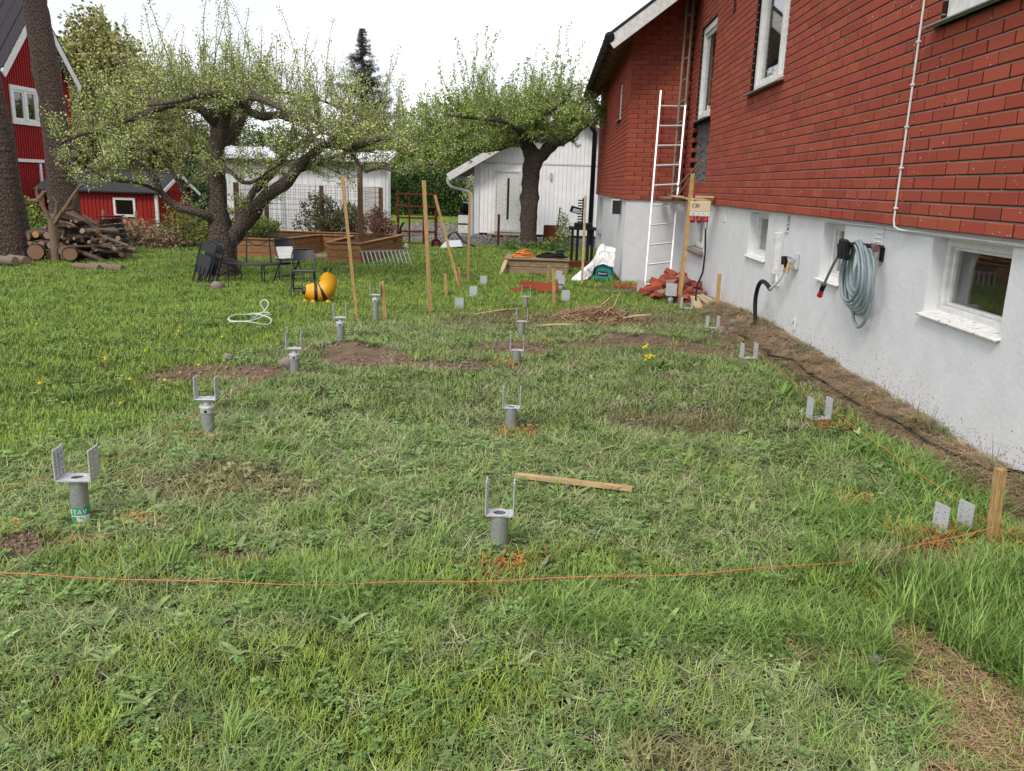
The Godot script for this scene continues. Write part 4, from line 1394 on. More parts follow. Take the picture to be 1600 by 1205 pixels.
func build_trees() -> void:
	var g := fall(-20)
	apple_tree("gnarled old apple tree with spreading limbs beside the folding chairs", APPLE_A, Vector3(-5.77, -0.25, -14.71), 51, 1.7, 0.95, 0.92, 1.05, [Color(0.32, 0.41, 0.11), Color(0.50, 0.57, 0.20), Color(0.52, 0.54, 0.34)])
	apple_tree("apple tree with a burred straight trunk in front of the white garage", APPLE_B, Vector3(-0.54, -0.26, -24.19), 77, 2.4, 1.25, 1.5, 1.35, [Color(0.25, 0.36, 0.075), Color(0.42, 0.52, 0.15), Color(0.48, 0.52, 0.30)])
	pine_tree("stout pine trunk leaning beside the firewood", [Vector3(-10.71, -0.35, -16.41), Vector3(-10.74, 0.3, -16.41), Vector3(-10.80, 2.0, -16.41), Vector3(-10.95, 3.6, -16.41), Vector3(-11.2, 6.0, -16.4), Vector3(-11.4, 10.0, -16.3)], [0.42, 0.34, 0.30, 0.27, 0.25, 0.2], 5)
	pine_tree("tall pine trunk rising in front of the red house", [Vector3(-12.62, -0.35, -21.6), Vector3(-12.60, 0.5, -21.6), Vector3(-12.62, 2.2, -21.6), Vector3(-12.75, 4.2, -21.6), Vector3(-12.9, 6.5, -21.6), Vector3(-13.0, 11.5, -21.6)], [0.42, 0.36, 0.33, 0.30, 0.27, 0.2], 6)
	spruce("spruce_tree", "narrow dark spruce standing tall above the white house roof", Vector3(-12.05, g, -55), 10.9, 4.4, Color(0.055, 0.07, 0.055), Color(0.10, 0.115, 0.085), 9)
	spruce("dark_spruce", "low dark green spruce behind the red shed's end wall", Vector3(-13.2, g, -31), 2.6, 1.5, Color(0.03, 0.06, 0.03), Color(0.05, 0.10, 0.045), 10)
	spruce("thuja", "slim olive thuja tip above the old apple crown", Vector3(-16.5, g, -44), 6.6, 0.9, Color(0.10, 0.12, 0.04), Color(0.16, 0.17, 0.06), 12)
	leafy_tree("birch_tree", "birch with fine olive spring leaves behind the pine trunk", "tree", Vector3(-21.0, g, -40), [0.22, 7.5], [[0, 4.6, 0, 2.3, 4.2, 2.2], [2.0, 3.6, 0.4, 2.1, 3.2, 1.9], [-1.3, 3.4, 0.3, 1.7, 3.0, 1.8], [3.0, 2.0, 0, 1.6, 2.0, 1.6]], 21000, 1.9, Color(0.28, 0.29, 0.10), Color(0.42, 0.41, 0.18), 21)
	leafy_tree("maple_tree", "loose tree with reddish brown buds behind the old apple tree", "tree", Vector3(-20.2, g, -43), [0.18, 4.5], [[0, 3.4, 0, 2.2, 2.0, 1.8], [2.0, 2.6, 0, 1.8, 1.6, 1.5]], 5000, 1.6, Color(0.30, 0.15, 0.09), Color(0.28, 0.24, 0.09), 22)
	leafy_tree("linden_tree", "bright green leafy tree behind the brown trellis", "tree", Vector3(-6.6, g, -47), [0.25, 4.0], [[0, 3.8, 0, 2.6, 2.4, 2.4], [2.4, 3.6, 0.5, 2.2, 2.0, 2.0], [-2.2, 3.2, 0.4, 1.9, 1.9, 1.8], [4.6, 4.0, 0.2, 2.3, 2.0, 2.0]], 9000, 1.3, Color(0.20, 0.30, 0.06), Color(0.30, 0.40, 0.11), 23)
	leafy_tree("linden_tree", "green leafy tree rising behind the white garage roof", "tree", Vector3(0.8, g, -46), [0.25, 4.0], [[0, 3.8, 0, 2.6, 2.2, 2.0], [2.6, 3.4, 0, 2.2, 2.0, 1.8]], 4500, 1.4, Color(0.16, 0.26, 0.05), Color(0.26, 0.36, 0.09), 24)
	# hedges and shrubs
	leafy_tree("hedge", "dense dark green hedge beyond the gravel yard", "hedge", Vector3(-6.3, g, -44.5), [0.1, 0], [[-3.4, 1.1, 0, 2.0, 1.35, 1.1], [-1.2, 1.2, 0.1, 1.9, 1.5, 1.1], [1.0, 1.2, 0, 1.9, 1.4, 1.1], [2.8, 1.2, 0.1, 1.7, 1.5, 1.1]], 9000, 1.5, Color(0.05, 0.10, 0.03), Color(0.11, 0.19, 0.05), 25, "", 0.5)
	leafy_tree("flowering_shrub", "shrub with pale blossom beside the garage eaves", "shrub", Vector3(-3.4, g, -40), [0.05, 0], [[0, 1.3, 0, 0.7, 1.1, 0.6]], 700, 1.1, Color(0.25, 0.32, 0.12), Color(0.6, 0.6, 0.5), 26)
	leafy_tree("shrub", "leafy dark shrub inside the wire-fenced garden", "shrub", Vector3(-6.0, g, -22.0), [0.03, 0], [[0, 0.75, 0, 0.6, 0.62, 0.45], [0.75, 0.65, 0, 0.5, 0.55, 0.4]], 1500, 0.75, Color(0.07, 0.10, 0.045), Color(0.20, 0.21, 0.12), 27)
	leafy_tree("shrub", "brownish twiggy shrub by the right post of the wire fence", "shrub", Vector3(-4.4, g, -21.6), [0.03, 0], [[0.0, 0.6, 0, 0.42, 0.5, 0.4]], 600, 0.7, Color(0.18, 0.08, 0.055), Color(0.30, 0.20, 0.14), 28)
	leafy_tree("shrub", "bright green low plants in the raised bed by the old apple tree", "shrub", Vector3(-6.9, g, -19.8), [0.03, 0], [[0.0, 0.62, 0, 0.55, 0.25, 0.5]], 700, 0.6, Color(0.15, 0.26, 0.05), Color(0.28, 0.38, 0.10), 29)
	leafy_tree("shrub", "yellow-green bush beside the brushwood heap", "shrub", Vector3(-9.0, g, -20.5), [0.03, 0], [[0.0, 0.4, 0, 0.85, 0.62, 0.5], [1.1, 0.45, 0.1, 0.7, 0.6, 0.5]], 1500, 0.75, Color(0.16, 0.22, 0.06), Color(0.34, 0.36, 0.10), 30)
	leafy_tree("shrub", "green bush growing behind the firewood stack", "shrub", Vector3(-12.3, g, -19.0), [0.03, 0], [[0.0, 0.45, 0, 0.9, 0.8, 0.5]], 900, 0.8, Color(0.12, 0.2, 0.04), Color(0.26, 0.32, 0.08), 31)
	leafy_tree("brushwood_heap", "heap of brown withered leaves and clippings by the shed window", "heap", Vector3(-10.2, g, -20.3), [0.03, 0], [[0.0, 0.2, 0, 1.0, 0.5, 0.6], [0.8, 0.15, 0.2, 0.7, 0.4, 0.5]], 2200, 0.75, Color(0.30, 0.17, 0.11), Color(0.46, 0.36, 0.24), 32, "", 0.6)
	leafy_tree("shrub", "young weedy shrub beside the black garden rack", "shrub", Vector3(0.35, g, -21.0), [0.02, 0], [[0.0, 0.55, 0, 0.22, 0.62, 0.22]], 260, 0.6, Color(0.13, 0.22, 0.06), Color(0.26, 0.34, 0.12), 33)
	leafy_tree("shrub", "small green plants around the foot of the burred apple trunk", "shrub", Vector3(-0.5, g, -23.2), [0.02, 0], [[-0.3, 0.12, 0, 0.5, 0.2, 0.3], [0.7, 0.15, 0.2, 0.6, 0.24, 0.3]], 700, 0.6, Color(0.12, 0.22, 0.05), Color(0.24, 0.34, 0.10), 34)
	for i in 9:
		leafy_tree("distant_tree", "rounded tree in the far row beyond the gardens", "tree", Vector3(-52 + i * 8.5 + sin(i * 3.1) * 2, g, -78 - (i % 3) * 6), [0.3, 3.5], [[0, 3.6, 0, 4.6, 2.6 + 0.7 * sin(i * 2.3), 3.0], [3.4, 2.6, 0.4, 3.2, 2.2, 2.4]], 2600, 2.6, Color(0.09, 0.14, 0.045), Color(0.19, 0.24, 0.08), 60 + i, "trees in the far row")

# ---------------------------------------------------------------- other buildings
func rect_frame(b: MB, bs: Basis, o: Vector3, h: Array, w: float, d: float) -> void:
	var uc: float = (h[0] + h[1]) * 0.5
	var vc: float = (h[2] + h[3]) * 0.5
	b.bbox(o + bs * Vector3(h[0] + w * 0.5, vc, 0), Vector3(w, h[3] - h[2], d), 0.005, bs)
	b.bbox(o + bs * Vector3(h[1] - w * 0.5, vc, 0), Vector3(w, h[3] - h[2], d), 0.005, bs)
	b.bbox(o + bs * Vector3(uc, h[3] - w * 0.5, 0.001), Vector3(h[1] - h[0] - 2 * w, w, d), 0.005, bs)
	b.bbox(o + bs * Vector3(uc, h[2] + w * 0.5, 0.001), Vector3(h[1] - h[0] - 2 * w, w, d), 0.005, bs)

func build_red_house() -> void:
	var t := thing("red_house", "tall red timber house with white bargeboards and dark tiled roof", "house", Vector3(-17, -0.26, -28.1))
	var X := 0.0
	# local z: -2 (far) .. +2 (near); y from ground
	var body := MB.new()
	var ev := 4.75
	var rg := 6.9
	slab(body, Basis(Vector3(0, 0, -1), Vector3.UP, Vector3(1, 0, 0)), Vector3(X, 0, 0), -2.0, 2.0, 0.0, ev, [[-1.36, -0.09, 3.24, 4.24]], 0.12)
	body.tri(Vector3(X, ev, 2.0), Vector3(X, ev, -2.0), Vector3(X, rg, 0))
	body.quad(Vector3(-9, 0, 2.0), Vector3(X, 0, 2.0), Vector3(X, ev, 2.0), Vector3(-9, ev, 2.0))
	body.quad(Vector3(X, 0, -2.0), Vector3(-9, 0, -2.0), Vector3(-9, ev, -2.0), Vector3(X, ev, -2.0))
	obj(body, "wall", M.red_paint, t)
	var bt := MB.new()
	var k := -1.95
	while k < 2.0:
		if k > 0.05 and k < 1.4:
			bt.box(Vector3(X + 0.014, 1.6, k), Vector3(0.026, 3.2, 0.05))
			var tp := ev + (2.0 - absf(k)) * (rg - ev) / 2.0 - 0.06
			bt.box(Vector3(X + 0.014, (4.3 + tp) * 0.5, k), Vector3(0.026, tp - 4.3, 0.05))
			k += 0.125
			continue
		var top := ev + (2.0 - absf(k)) * (rg - ev) / 2.0 - 0.06
		bt.box(Vector3(X + 0.014, top * 0.5, k), Vector3(0.026, top, 0.05))
		k += 0.125
	stuff(obj(bt, "battens", M.red_paint, t))
	# roof: near slope in tile courses, far slope plain
	var roof := part("roof", t)
	var sl := (Vector3(0, rg - ev, -2.0)).normalized()
	var run := Vector3(0, rg - ev, 2.0).length()
	for s in [1.0, -1.0]:
		var dn := Vector3(0, -(rg - ev), 2.0 * s).normalized()
		var nn := Vector3(0, 2.0, (rg - ev) * s).normalized()
		var bs := Basis(Vector3(s, 0, 0), nn, Vector3(s, 0, 0).cross(nn))
		var under := MB.new()
		under.box(Vector3(-4.48, rg + 0.06, 0) + dn * (run + 0.18) * 0.5, Vector3(9.6, 0.05, run + 0.2), bs)
		obj(under, "roof_deck", M.eave_wood, roof)
		var tl := MB.new()
		for r in 10:
			for q in 26:
				tl.bbox(Vector3(0.2 - q * 0.36, rg + 0.10, 0) + nn * (0.035 + 0.012 * (q % 2)) + dn * (0.15 + r * 0.31), Vector3(0.35, 0.03, 0.34), 0.012, bs * Basis(Vector3(1, 0, 0), 0.07 * (1 if s > 0 else -1)))
		stuff(obj(tl, "tiles", M.tile, roof))
		var bb := MB.new()
		bb.bbox(Vector3(0.34, rg - 0.06, 0) + dn * (run + 0.2) * 0.5, Vector3(0.04, 0.24, run + 0.2), 0.005, bs)
		obj(bb, "bargeboard", M.white, roof)
		for q in 13:
			var sf := MB.new()
			sf.bbox(Vector3(0.17, rg - 0.0, 0) + dn * (0.15 + q * 0.2), Vector3(0.3, 0.02, 0.17), 0.004, bs)
			obj(sf, "soffit_board", M.eave_wood, roof)
	# window on the gable
	var bz := Basis(Vector3(0, 0, -1), Vector3.UP, Vector3(1, 0, 0))
	var h := [-1.45, 0.0, 3.15, 4.33]
	var w := part("window", t)
	var fr := MB.new()
	rect_frame(fr, bz, Vector3(X + 0.04, 0, 0), h, 0.13, 0.07)
	fr.bbox(Vector3(X + 0.04, 3.74, 0.70), Vector3(0.06, 0.9, 0.12), 0.005)
	obj(fr, "frame", M.white, w)
	for q in [[-1.32, -0.76], [-0.64, -0.13]]:
		var sa := MB.new()
		rect_frame(sa, bz, Vector3(X + 0.03, 0, 0), [q[0], q[1], 3.28, 4.2], 0.07, 0.05)
		obj(sa, "sash", M.white, w)
		var gl := MB.new()
		gl.box(Vector3(X + 0.022, 3.74, -(q[0] + q[1]) * 0.5), Vector3(0.006, 0.8, q[1] - q[0] - 0.1))
		obj(gl, "pane", M.glass, w)
	var trim := MB.new()
	trim.bbox(Vector3(X + 0.05, 2.04, 0.1), Vector3(0.06, 0.10, 3.9), 0.006)
	trim.bbox(Vector3(X + 0.045, 0.98, -0.52), Vector3(0.06, 1.96, 0.13), 0.006)
	trim.bbox(Vector3(X + 0.045, 0.98, 0.22), Vector3(0.06, 1.96, 0.10), 0.006)
	obj(trim, "trim", M.white, t)
	var bx := MB.new()
	bx.bbox(Vector3(0.12, 0.75, 0.1), Vector3(0.2, 0.35, 0.5), 0.02)
	obj(bx, "meter_box", M.plaster, t)

func build_shed() -> void:
	var t := thing("red_shed", "low red wooden shed with grey felt roof and a white framed window", "shed", Vector3(-13.2, -0.26, -26.0))
	var xl := -2.6
	var xr := 1.0
	var ev := 1.18
	var back := -2.6
	var b := MB.new()
	b.box(Vector3(-2.1, ev * 0.5, -0.05), Vector3(0.6, ev, 0.1))
	slab(b, Basis(), Vector3.ZERO, -1.59, 1.01, 0.0, ev, [[-0.32, 0.28, 0.47, 0.95]], 0.1)
	obj(b, "wall", M.red_paint, t)
	var e := MB.new()
	var rx := 1.0
	e.quad(Vector3(rx, 0, 0), Vector3(rx, 0, back), Vector3(rx, ev, back), Vector3(rx, ev, 0))
	e.tri(Vector3(rx, ev, 0), Vector3(rx, ev, back), Vector3(rx, 1.75, back * 0.5))
	e.quad(Vector3(xl, 0, back), Vector3(xl, 0, 0), Vector3(xl, ev, 0), Vector3(xl, ev, back))
	e.quad(Vector3(rx, 0, back), Vector3(xl, 0, back), Vector3(xl, ev, back), Vector3(rx, ev, back))
	obj(e, "end_wall", M.red_paint, t)
	var bt := MB.new()
	for i in 27:
		var x := -2.35 + i * 0.125
		if x > -1.8 and x < -1.6: continue
		if x > -0.42 and x < 0.4:
			bt.box(Vector3(x, 0.19, 0.012), Vector3(0.045, 0.38, 0.024))
			bt.box(Vector3(x, 1.09, 0.012), Vector3(0.045, 0.16, 0.024))
		else:
			bt.box(Vector3(x, ev * 0.5, 0.012), Vector3(0.045, ev, 0.024))
	for i in 20:
		bt.box(Vector3(rx + 0.012, 0.62, -0.1 - i * 0.125), Vector3(0.024, 1.24, 0.045))
	stuff(obj(bt, "battens", M.red_paint, t))
	var roof := part("roof", t)
	for s in [1.0, -1.0]:
		var up := Vector3(0, 0.62, -1.45 * s).normalized()
		var nn := Vector3(0, 1.45, 0.62 * s).normalized()
		var rb := MB.new()
		rb.bbox(Vector3(-0.8, 1.50, back * 0.5 + 0.72 * s), Vector3(4.0, 0.06, 1.72), 0.01, Basis(Vector3(1, 0, 0), nn, Vector3(1, 0, 0).cross(nn)))
		obj(rb, "roof_slope", M.slate, roof)
		var wb := MB.new()
		wb.bbox(Vector3(1.21, 1.44, back * 0.5 + 0.72 * s), Vector3(0.03, 0.12, 1.72), 0.004, Basis(Vector3(1, 0, 0), nn, Vector3(1, 0, 0).cross(nn)))
		obj(wb, "bargeboard", M.white, roof)
	var po := MB.new()
	po.bbox(Vector3(-1.72, ev * 0.5, 0.03), Vector3(0.10, ev, 0.10), 0.008)
	po.bbox(Vector3(1.0, ev * 0.5, 0.03), Vector3(0.09, ev, 0.08), 0.008)
	obj(po, "corner_post", M.white, t)
	var w := part("window", t)
	var fr := MB.new()
	rect_frame(fr, Basis(), Vector3(0, 0, 0.03), [-0.37, 0.33, 0.42, 1.0], 0.07, 0.06)
	obj(fr, "frame", M.white, w)
	var gl := MB.new()
	gl.box(Vector3(-0.02, 0.71, 0.02), Vector3(0.58, 0.46, 0.006))
	obj(gl, "pane", M.glass, w)

func build_white_house() -> void:
	var t := thing("white_house", "white boarded outbuilding behind the wire-fenced garden", "building", Vector3(-7.6, -0.26, -26.0))
	var b := MB.new()
	b.box(Vector3(0, 1.07, -0.6), Vector3(5.0, 2.14, 1.2))
	obj(b, "wall", M.white_clad, t)
	var x := -2.45
	while x < 2.5:
		var bd := MB.new()
		bd.bbox(Vector3(x + 0.1, 1.07, 0.012), Vector3(0.196, 2.1, 0.024), 0.004)
		obj(bd, "board", M.white_clad, t)
		x += 0.204
	for q in [-2.52, -0.62, 1.35, 2.52]:
		var po := MB.new()
		po.bbox(Vector3(q, 1.07, 0.035), Vector3(0.13, 2.12, 0.07), 0.006)
		obj(po, "pilaster", M.plaster, t)
	var roof := part("roof", t)
	var fa := MB.new()
	fa.bbox(Vector3(0, 2.26, 0.28), Vector3(5.5, 0.2, 0.04), 0.005)
	obj(fa, "fascia", M.eave_wood, roof)
	var n := Vector3(0, 1, 0.22).normalized()
	var bs := Basis(Vector3(1, 0, 0), n, Vector3(1, 0, 0).cross(n))
	var sh := MB.new()
	sh.bbox(Vector3(0, 2.36 + 0.12, -0.4), Vector3(5.5, 0.05, 1.7), 0.01, bs)
	for q in 12:
		sh.box(Vector3(-2.6 + q * 0.47, 2.36 + 0.12, -0.4) + n * 0.04, Vector3(0.03, 0.04, 1.68), bs)
	obj(sh, "roof_sheet", M.plaster, roof)

func build_garage() -> void:
	var t := thing("white_garage", "white garage with vertical boards and a narrow-slit white door", "garage", Vector3(0, -0.26, -29.5))
	# u to the right, front plane at local z = 0
	var xl := -2.58
	var xr := 4.2
	var apex := 0.6
	var ev := 2.4
	var rise := 0.60
	var b := MB.new()
	var top := func(x: float) -> float: return ev + rise * ((x - xl) if x < apex else (2 * apex - xl - x))
	b.quad(Vector3(xl, 0.1, 0), Vector3(xr, 0.1, 0), Vector3(xr, top.call(xr), 0), Vector3(xl, ev, 0))
	b.tri(Vector3(xl, ev, 0), Vector3(xr, top.call(xr), 0), Vector3(apex, top.call(apex), 0))
	b.quad(Vector3(xl, 0.1, -6), Vector3(xl, 0.1, 0), Vector3(xl, ev, 0), Vector3(xl, ev, -6))
	obj(b, "wall", M.white_clad, t)
	var pl := MB.new()
	pl.box(Vector3((xl + xr) * 0.5, 0.02, -0.1), Vector3(xr - xl - 0.1, 0.2, 0.1))
	obj(pl, "plinth", M.dark, t)
	var x := xl + 0.03
	while x < xr - 0.1:
		var mid := x + 0.07
		var door := mid > -1.95 and mid < -0.92
		var bd := MB.new()
		if door:
			bd.bbox(Vector3(mid, 2.27, 0.012), Vector3(0.135, 0.34, 0.024), 0.004)
		else:
			bd.bbox(Vector3(mid, 1.27, 0.012), Vector3(0.135, 2.34, 0.024), 0.004)
		obj(bd, "board", M.white_clad, t)
		var th: float = top.call(mid) - 2.5
		if th > 0.12:
			var b2 := MB.new()
			b2.bbox(Vector3(mid, 2.49 + th * 0.5, 0.012), Vector3(0.135, th - 0.02, 0.024), 0.004)
			obj(b2, "board", M.white_clad, t)
		x += 0.142
	var tr := MB.new()
	tr.bbox(Vector3((xl + xr) * 0.5, 2.468, 0.02), Vector3(xr - xl, 0.025, 0.05), 0.004)
	obj(tr, "drip_rail", M.white, t)
	var cb := MB.new()
	cb.bbox(Vector3(xl + 0.06, 1.25, 0.035), Vector3(0.2, 2.4, 0.07), 0.006)
	obj(cb, "shaded_corner_strip", M.plaster, t)  # bluish shade of a set-back side strip, put into the colour
	# roof
	var roof := part("roof", t)
	for s in [1.0, -1.0]:
		var dn := Vector3(-s, -rise, 0).normalized()
		var nn := Vector3(-rise * s, 1, 0).normalized()
		var bs := Basis(dn, nn, dn.cross(nn))
		var ln := 4.75
		var ap := Vector3(apex, top.call(apex) + 0.10, 0)
		var sh := MB.new()
		sh.bbox(ap + dn * ln * 0.5 + nn * 0.10 + Vector3(0, 0, -2.7), Vector3(ln, 0.05, 6.6), 0.01, bs)
		obj(sh, "roof_sheet", M.slate, roof)
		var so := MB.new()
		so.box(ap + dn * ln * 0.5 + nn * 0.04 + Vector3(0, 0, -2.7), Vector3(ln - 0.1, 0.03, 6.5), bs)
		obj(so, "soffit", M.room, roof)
		var bb := MB.new()
		bb.bbox(ap + dn * ln * 0.5 - nn * 0.03 + Vector3(0, 0, 0.62), Vector3(ln, 0.24, 0.04), 0.006, bs)
		obj(bb, "bargeboard", M.white, roof)
		var bb2 := MB.new()
		bb2.bbox(ap + dn * (ln - 0.04) - nn * 0.0 + Vector3(0, 0, -2.7), Vector3(0.04, 0.2, 6.5), 0.006, bs)
		obj(bb2, "fascia", M.white, roof)
	# door
	var d := part("door", t)
	var fr := MB.new()
	fr.bbox(Vector3(-1.87, 1.2, 0.03), Vector3(0.07, 2.08, 0.08), 0.006)
	fr.bbox(Vector3(-1.0, 1.2, 0.03), Vector3(0.07, 2.08, 0.08), 0.006)
	fr.bbox(Vector3(-1.435, 2.2, 0.031), Vector3(0.80, 0.07, 0.08), 0.006)
	obj(fr, "frame", M.white, d)
	var lf := MB.new()
	lf.bbox(Vector3(-1.435, 1.19, 0.02), Vector3(0.79, 1.94, 0.05), 0.006)
	obj(lf, "leaf", M.white, d)
	var sl := MB.new()
	sl.box(Vector3(-1.43, 1.28, 0.047), Vector3(0.075, 1.4, 0.008))
	obj(sl, "glass_slit", M.dark, d)
	var hd := MB.new()
	hd.tube([Vector3(-1.1, 1.12, 0.05), Vector3(-1.1, 1.12, 0.1), Vector3(-1.2, 1.12, 0.1)], 0.011, 6)
	hd.bbox(Vector3(-1.1, 1.2, 0.05), Vector3(0.04, 0.08, 0.015), 0.003)
	obj(hd, "handle", M.alu, d)
	var th := MB.new()
	th.bbox(Vector3(-1.435, 0.18, 0.05), Vector3(0.9, 0.05, 0.12), 0.006)
	obj(th, "threshold", M.alu, d)
	var lp := MB.new()
	lp.tube([Vector3(0.02, 1.98, 0.09), Vector3(0.02, 2.2, 0.09)], 0.04, 10)
	lp.box(Vector3(0.02, 2.09, 0.04), Vector3(0.04, 0.08, 0.08))
	obj(lp, "wall_lamp", M.zinc, t)
	var gp := MB.new()
	gp.tube([Vector3(-3.5, 1.95, 0.3), Vector3(-3.5, 1.78, 0.3), Vector3(-3.4, 1.64, 0.28), Vector3(-2.82, 1.5, 0.14), Vector3(-2.7, 1.4, 0.12), Vector3(-2.68, 1.2, 0.12), Vector3(-2.66, 0.0, 0.12)], 0.05, 10)
	obj(gp, "downpipe", M.zinc, t)

# ---------------------------------------------------------------- screw piles, stakes, string
func bracket_plate(b: MB, o: Vector3, bs: Basis, w: float, h: float) -> void:
	var holes := []
	for i in 4:
		holes.append([-w * 0.27, -w * 0.27 + 0.008, 0.022 + i * (h - 0.04) / 3.6, 0.030 + i * (h - 0.04) / 3.6])
		holes.append([w * 0.2, w * 0.2 + 0.008, 0.036 + i * (h - 0.04) / 3.6, 0.044 + i * (h - 0.04) / 3.6])
	slab(b, bs, o, -w * 0.5, w * 0.5, 0.0, h, holes, 0.005)

# kind: "adjustable" on a thread, "fixed" plate on the tube, "low" bracket at ground level
func pile(label: String, x: float, z: float, seat: float, kind: String, turn: float, lean := 0.0, gap := 0.12, ph := 0.135, pw := 0.075) -> Node3D:
	var g := gh(x, z)
	var t := thing("screw_pile", label, "ground screw", Vector3(x, g, z), turn, "galvanised screw piles of the deck foundation")
	t.rotation.z = lean
	var s := seat - g
	var r := 0.037
	if kind != "low":
		var top := s - (0.045 if kind == "adjustable" else 0.004)
		var b := MB.new()
		b.lathe([[r, -0.15], [r, top - 0.02], [r, top], [r - 0.006, top], [r - 0.006, -0.1], [0.0, -0.1]], 22)
		obj(b, "tube", M.zinc_tube, t)
		if kind == "adjustable":
			var c := MB.new()
			c.lathe([[r, top - 0.042], [r + 0.004, top - 0.04], [r + 0.004, top - 0.012], [r + 0.007, top - 0.01], [r + 0.007, top + 0.004], [0.02, top + 0.004]], 22)
			var cl := obj(c, "collar", M.zinc, t)
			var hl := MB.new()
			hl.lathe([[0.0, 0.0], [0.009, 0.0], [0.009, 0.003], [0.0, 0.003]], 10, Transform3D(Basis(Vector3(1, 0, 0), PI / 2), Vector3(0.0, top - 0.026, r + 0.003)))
			obj(hl, "hole_shade_disc", M.dark, cl)  # flat dark disc; the shade inside a hole is put into its colour
			var th := MB.new()
			var pr := []
			for i in 12: pr.append([0.019 if i % 2 == 0 else 0.022, top + i * 0.0042])
			th.lathe(pr, 14)
			obj(th, "thread", M.zinc, t)
	# U bracket
	var p := MB.new()
	if kind == "fixed":
		slab(p, Basis(Vector3(1, 0, 0), Vector3(0, 0, -1), Vector3(0, 1, 0)), Vector3(0, s, 0), -gap * 0.5, gap * 0.5, -pw * 0.5, pw * 0.5, [[-0.026, 0.026, -0.026, 0.026]], 0.006)
		obj(p, "base_plate", M.zinc, t)
		var ring := MB.new()
		ring.lathe([[0.028, s - 0.006], [0.041, s - 0.006], [0.041, s + 0.002], [0.028, s + 0.002], [0.028, s - 0.006]], 22)
		obj(ring, "rim", M.zinc, t)
	else:
		p.bbox(Vector3(0, s, 0), Vector3(gap, 0.006, pw), 0.002)
		p.lathe([[0.03, s + 0.003], [0.03, s + 0.007], [0.018, s + 0.007], [0.018, s + 0.003]], 18)
		obj(p, "base_plate", M.zinc, t)
	for q in [-1.0, 1.0]:
		var u := MB.new()
		bracket_plate(u, Vector3(gap * 0.5 * q + 0.0025, s - 0.003, 0), Basis(Vector3(0, 0, -1), Vector3.UP, Vector3(1, 0, 0)), pw, ph)
		if kind == "fixed" and q < 0:
			for e in [-0.3, 0.0, 0.3]:
				u.bbox(Vector3(gap * 0.5 * q + 0.005, s + ph * 0.5, pw * e), Vector3(0.006, ph - 0.02, 0.008), 0.001)
		obj(u, "side_plate", M.zinc, t)
	return t

func stake(called: String, label: String, a: Vector3, b: Vector3, w: float, m: Material, group := "") -> Node3D:
	var o := MB.new()
	var d := (b - a)
	var y := d.normalized()
	var x := y.cross(Vector3(0.2, 0, 1)).normalized()
	a -= y * 0.1
	o.bbox((a + b) * 0.5, Vector3(w, a.distance_to(b), w * 0.8), 0.002, Basis(x, y, x.cross(y)))
	return tag(obj(o, called, m), label, "stake", group)

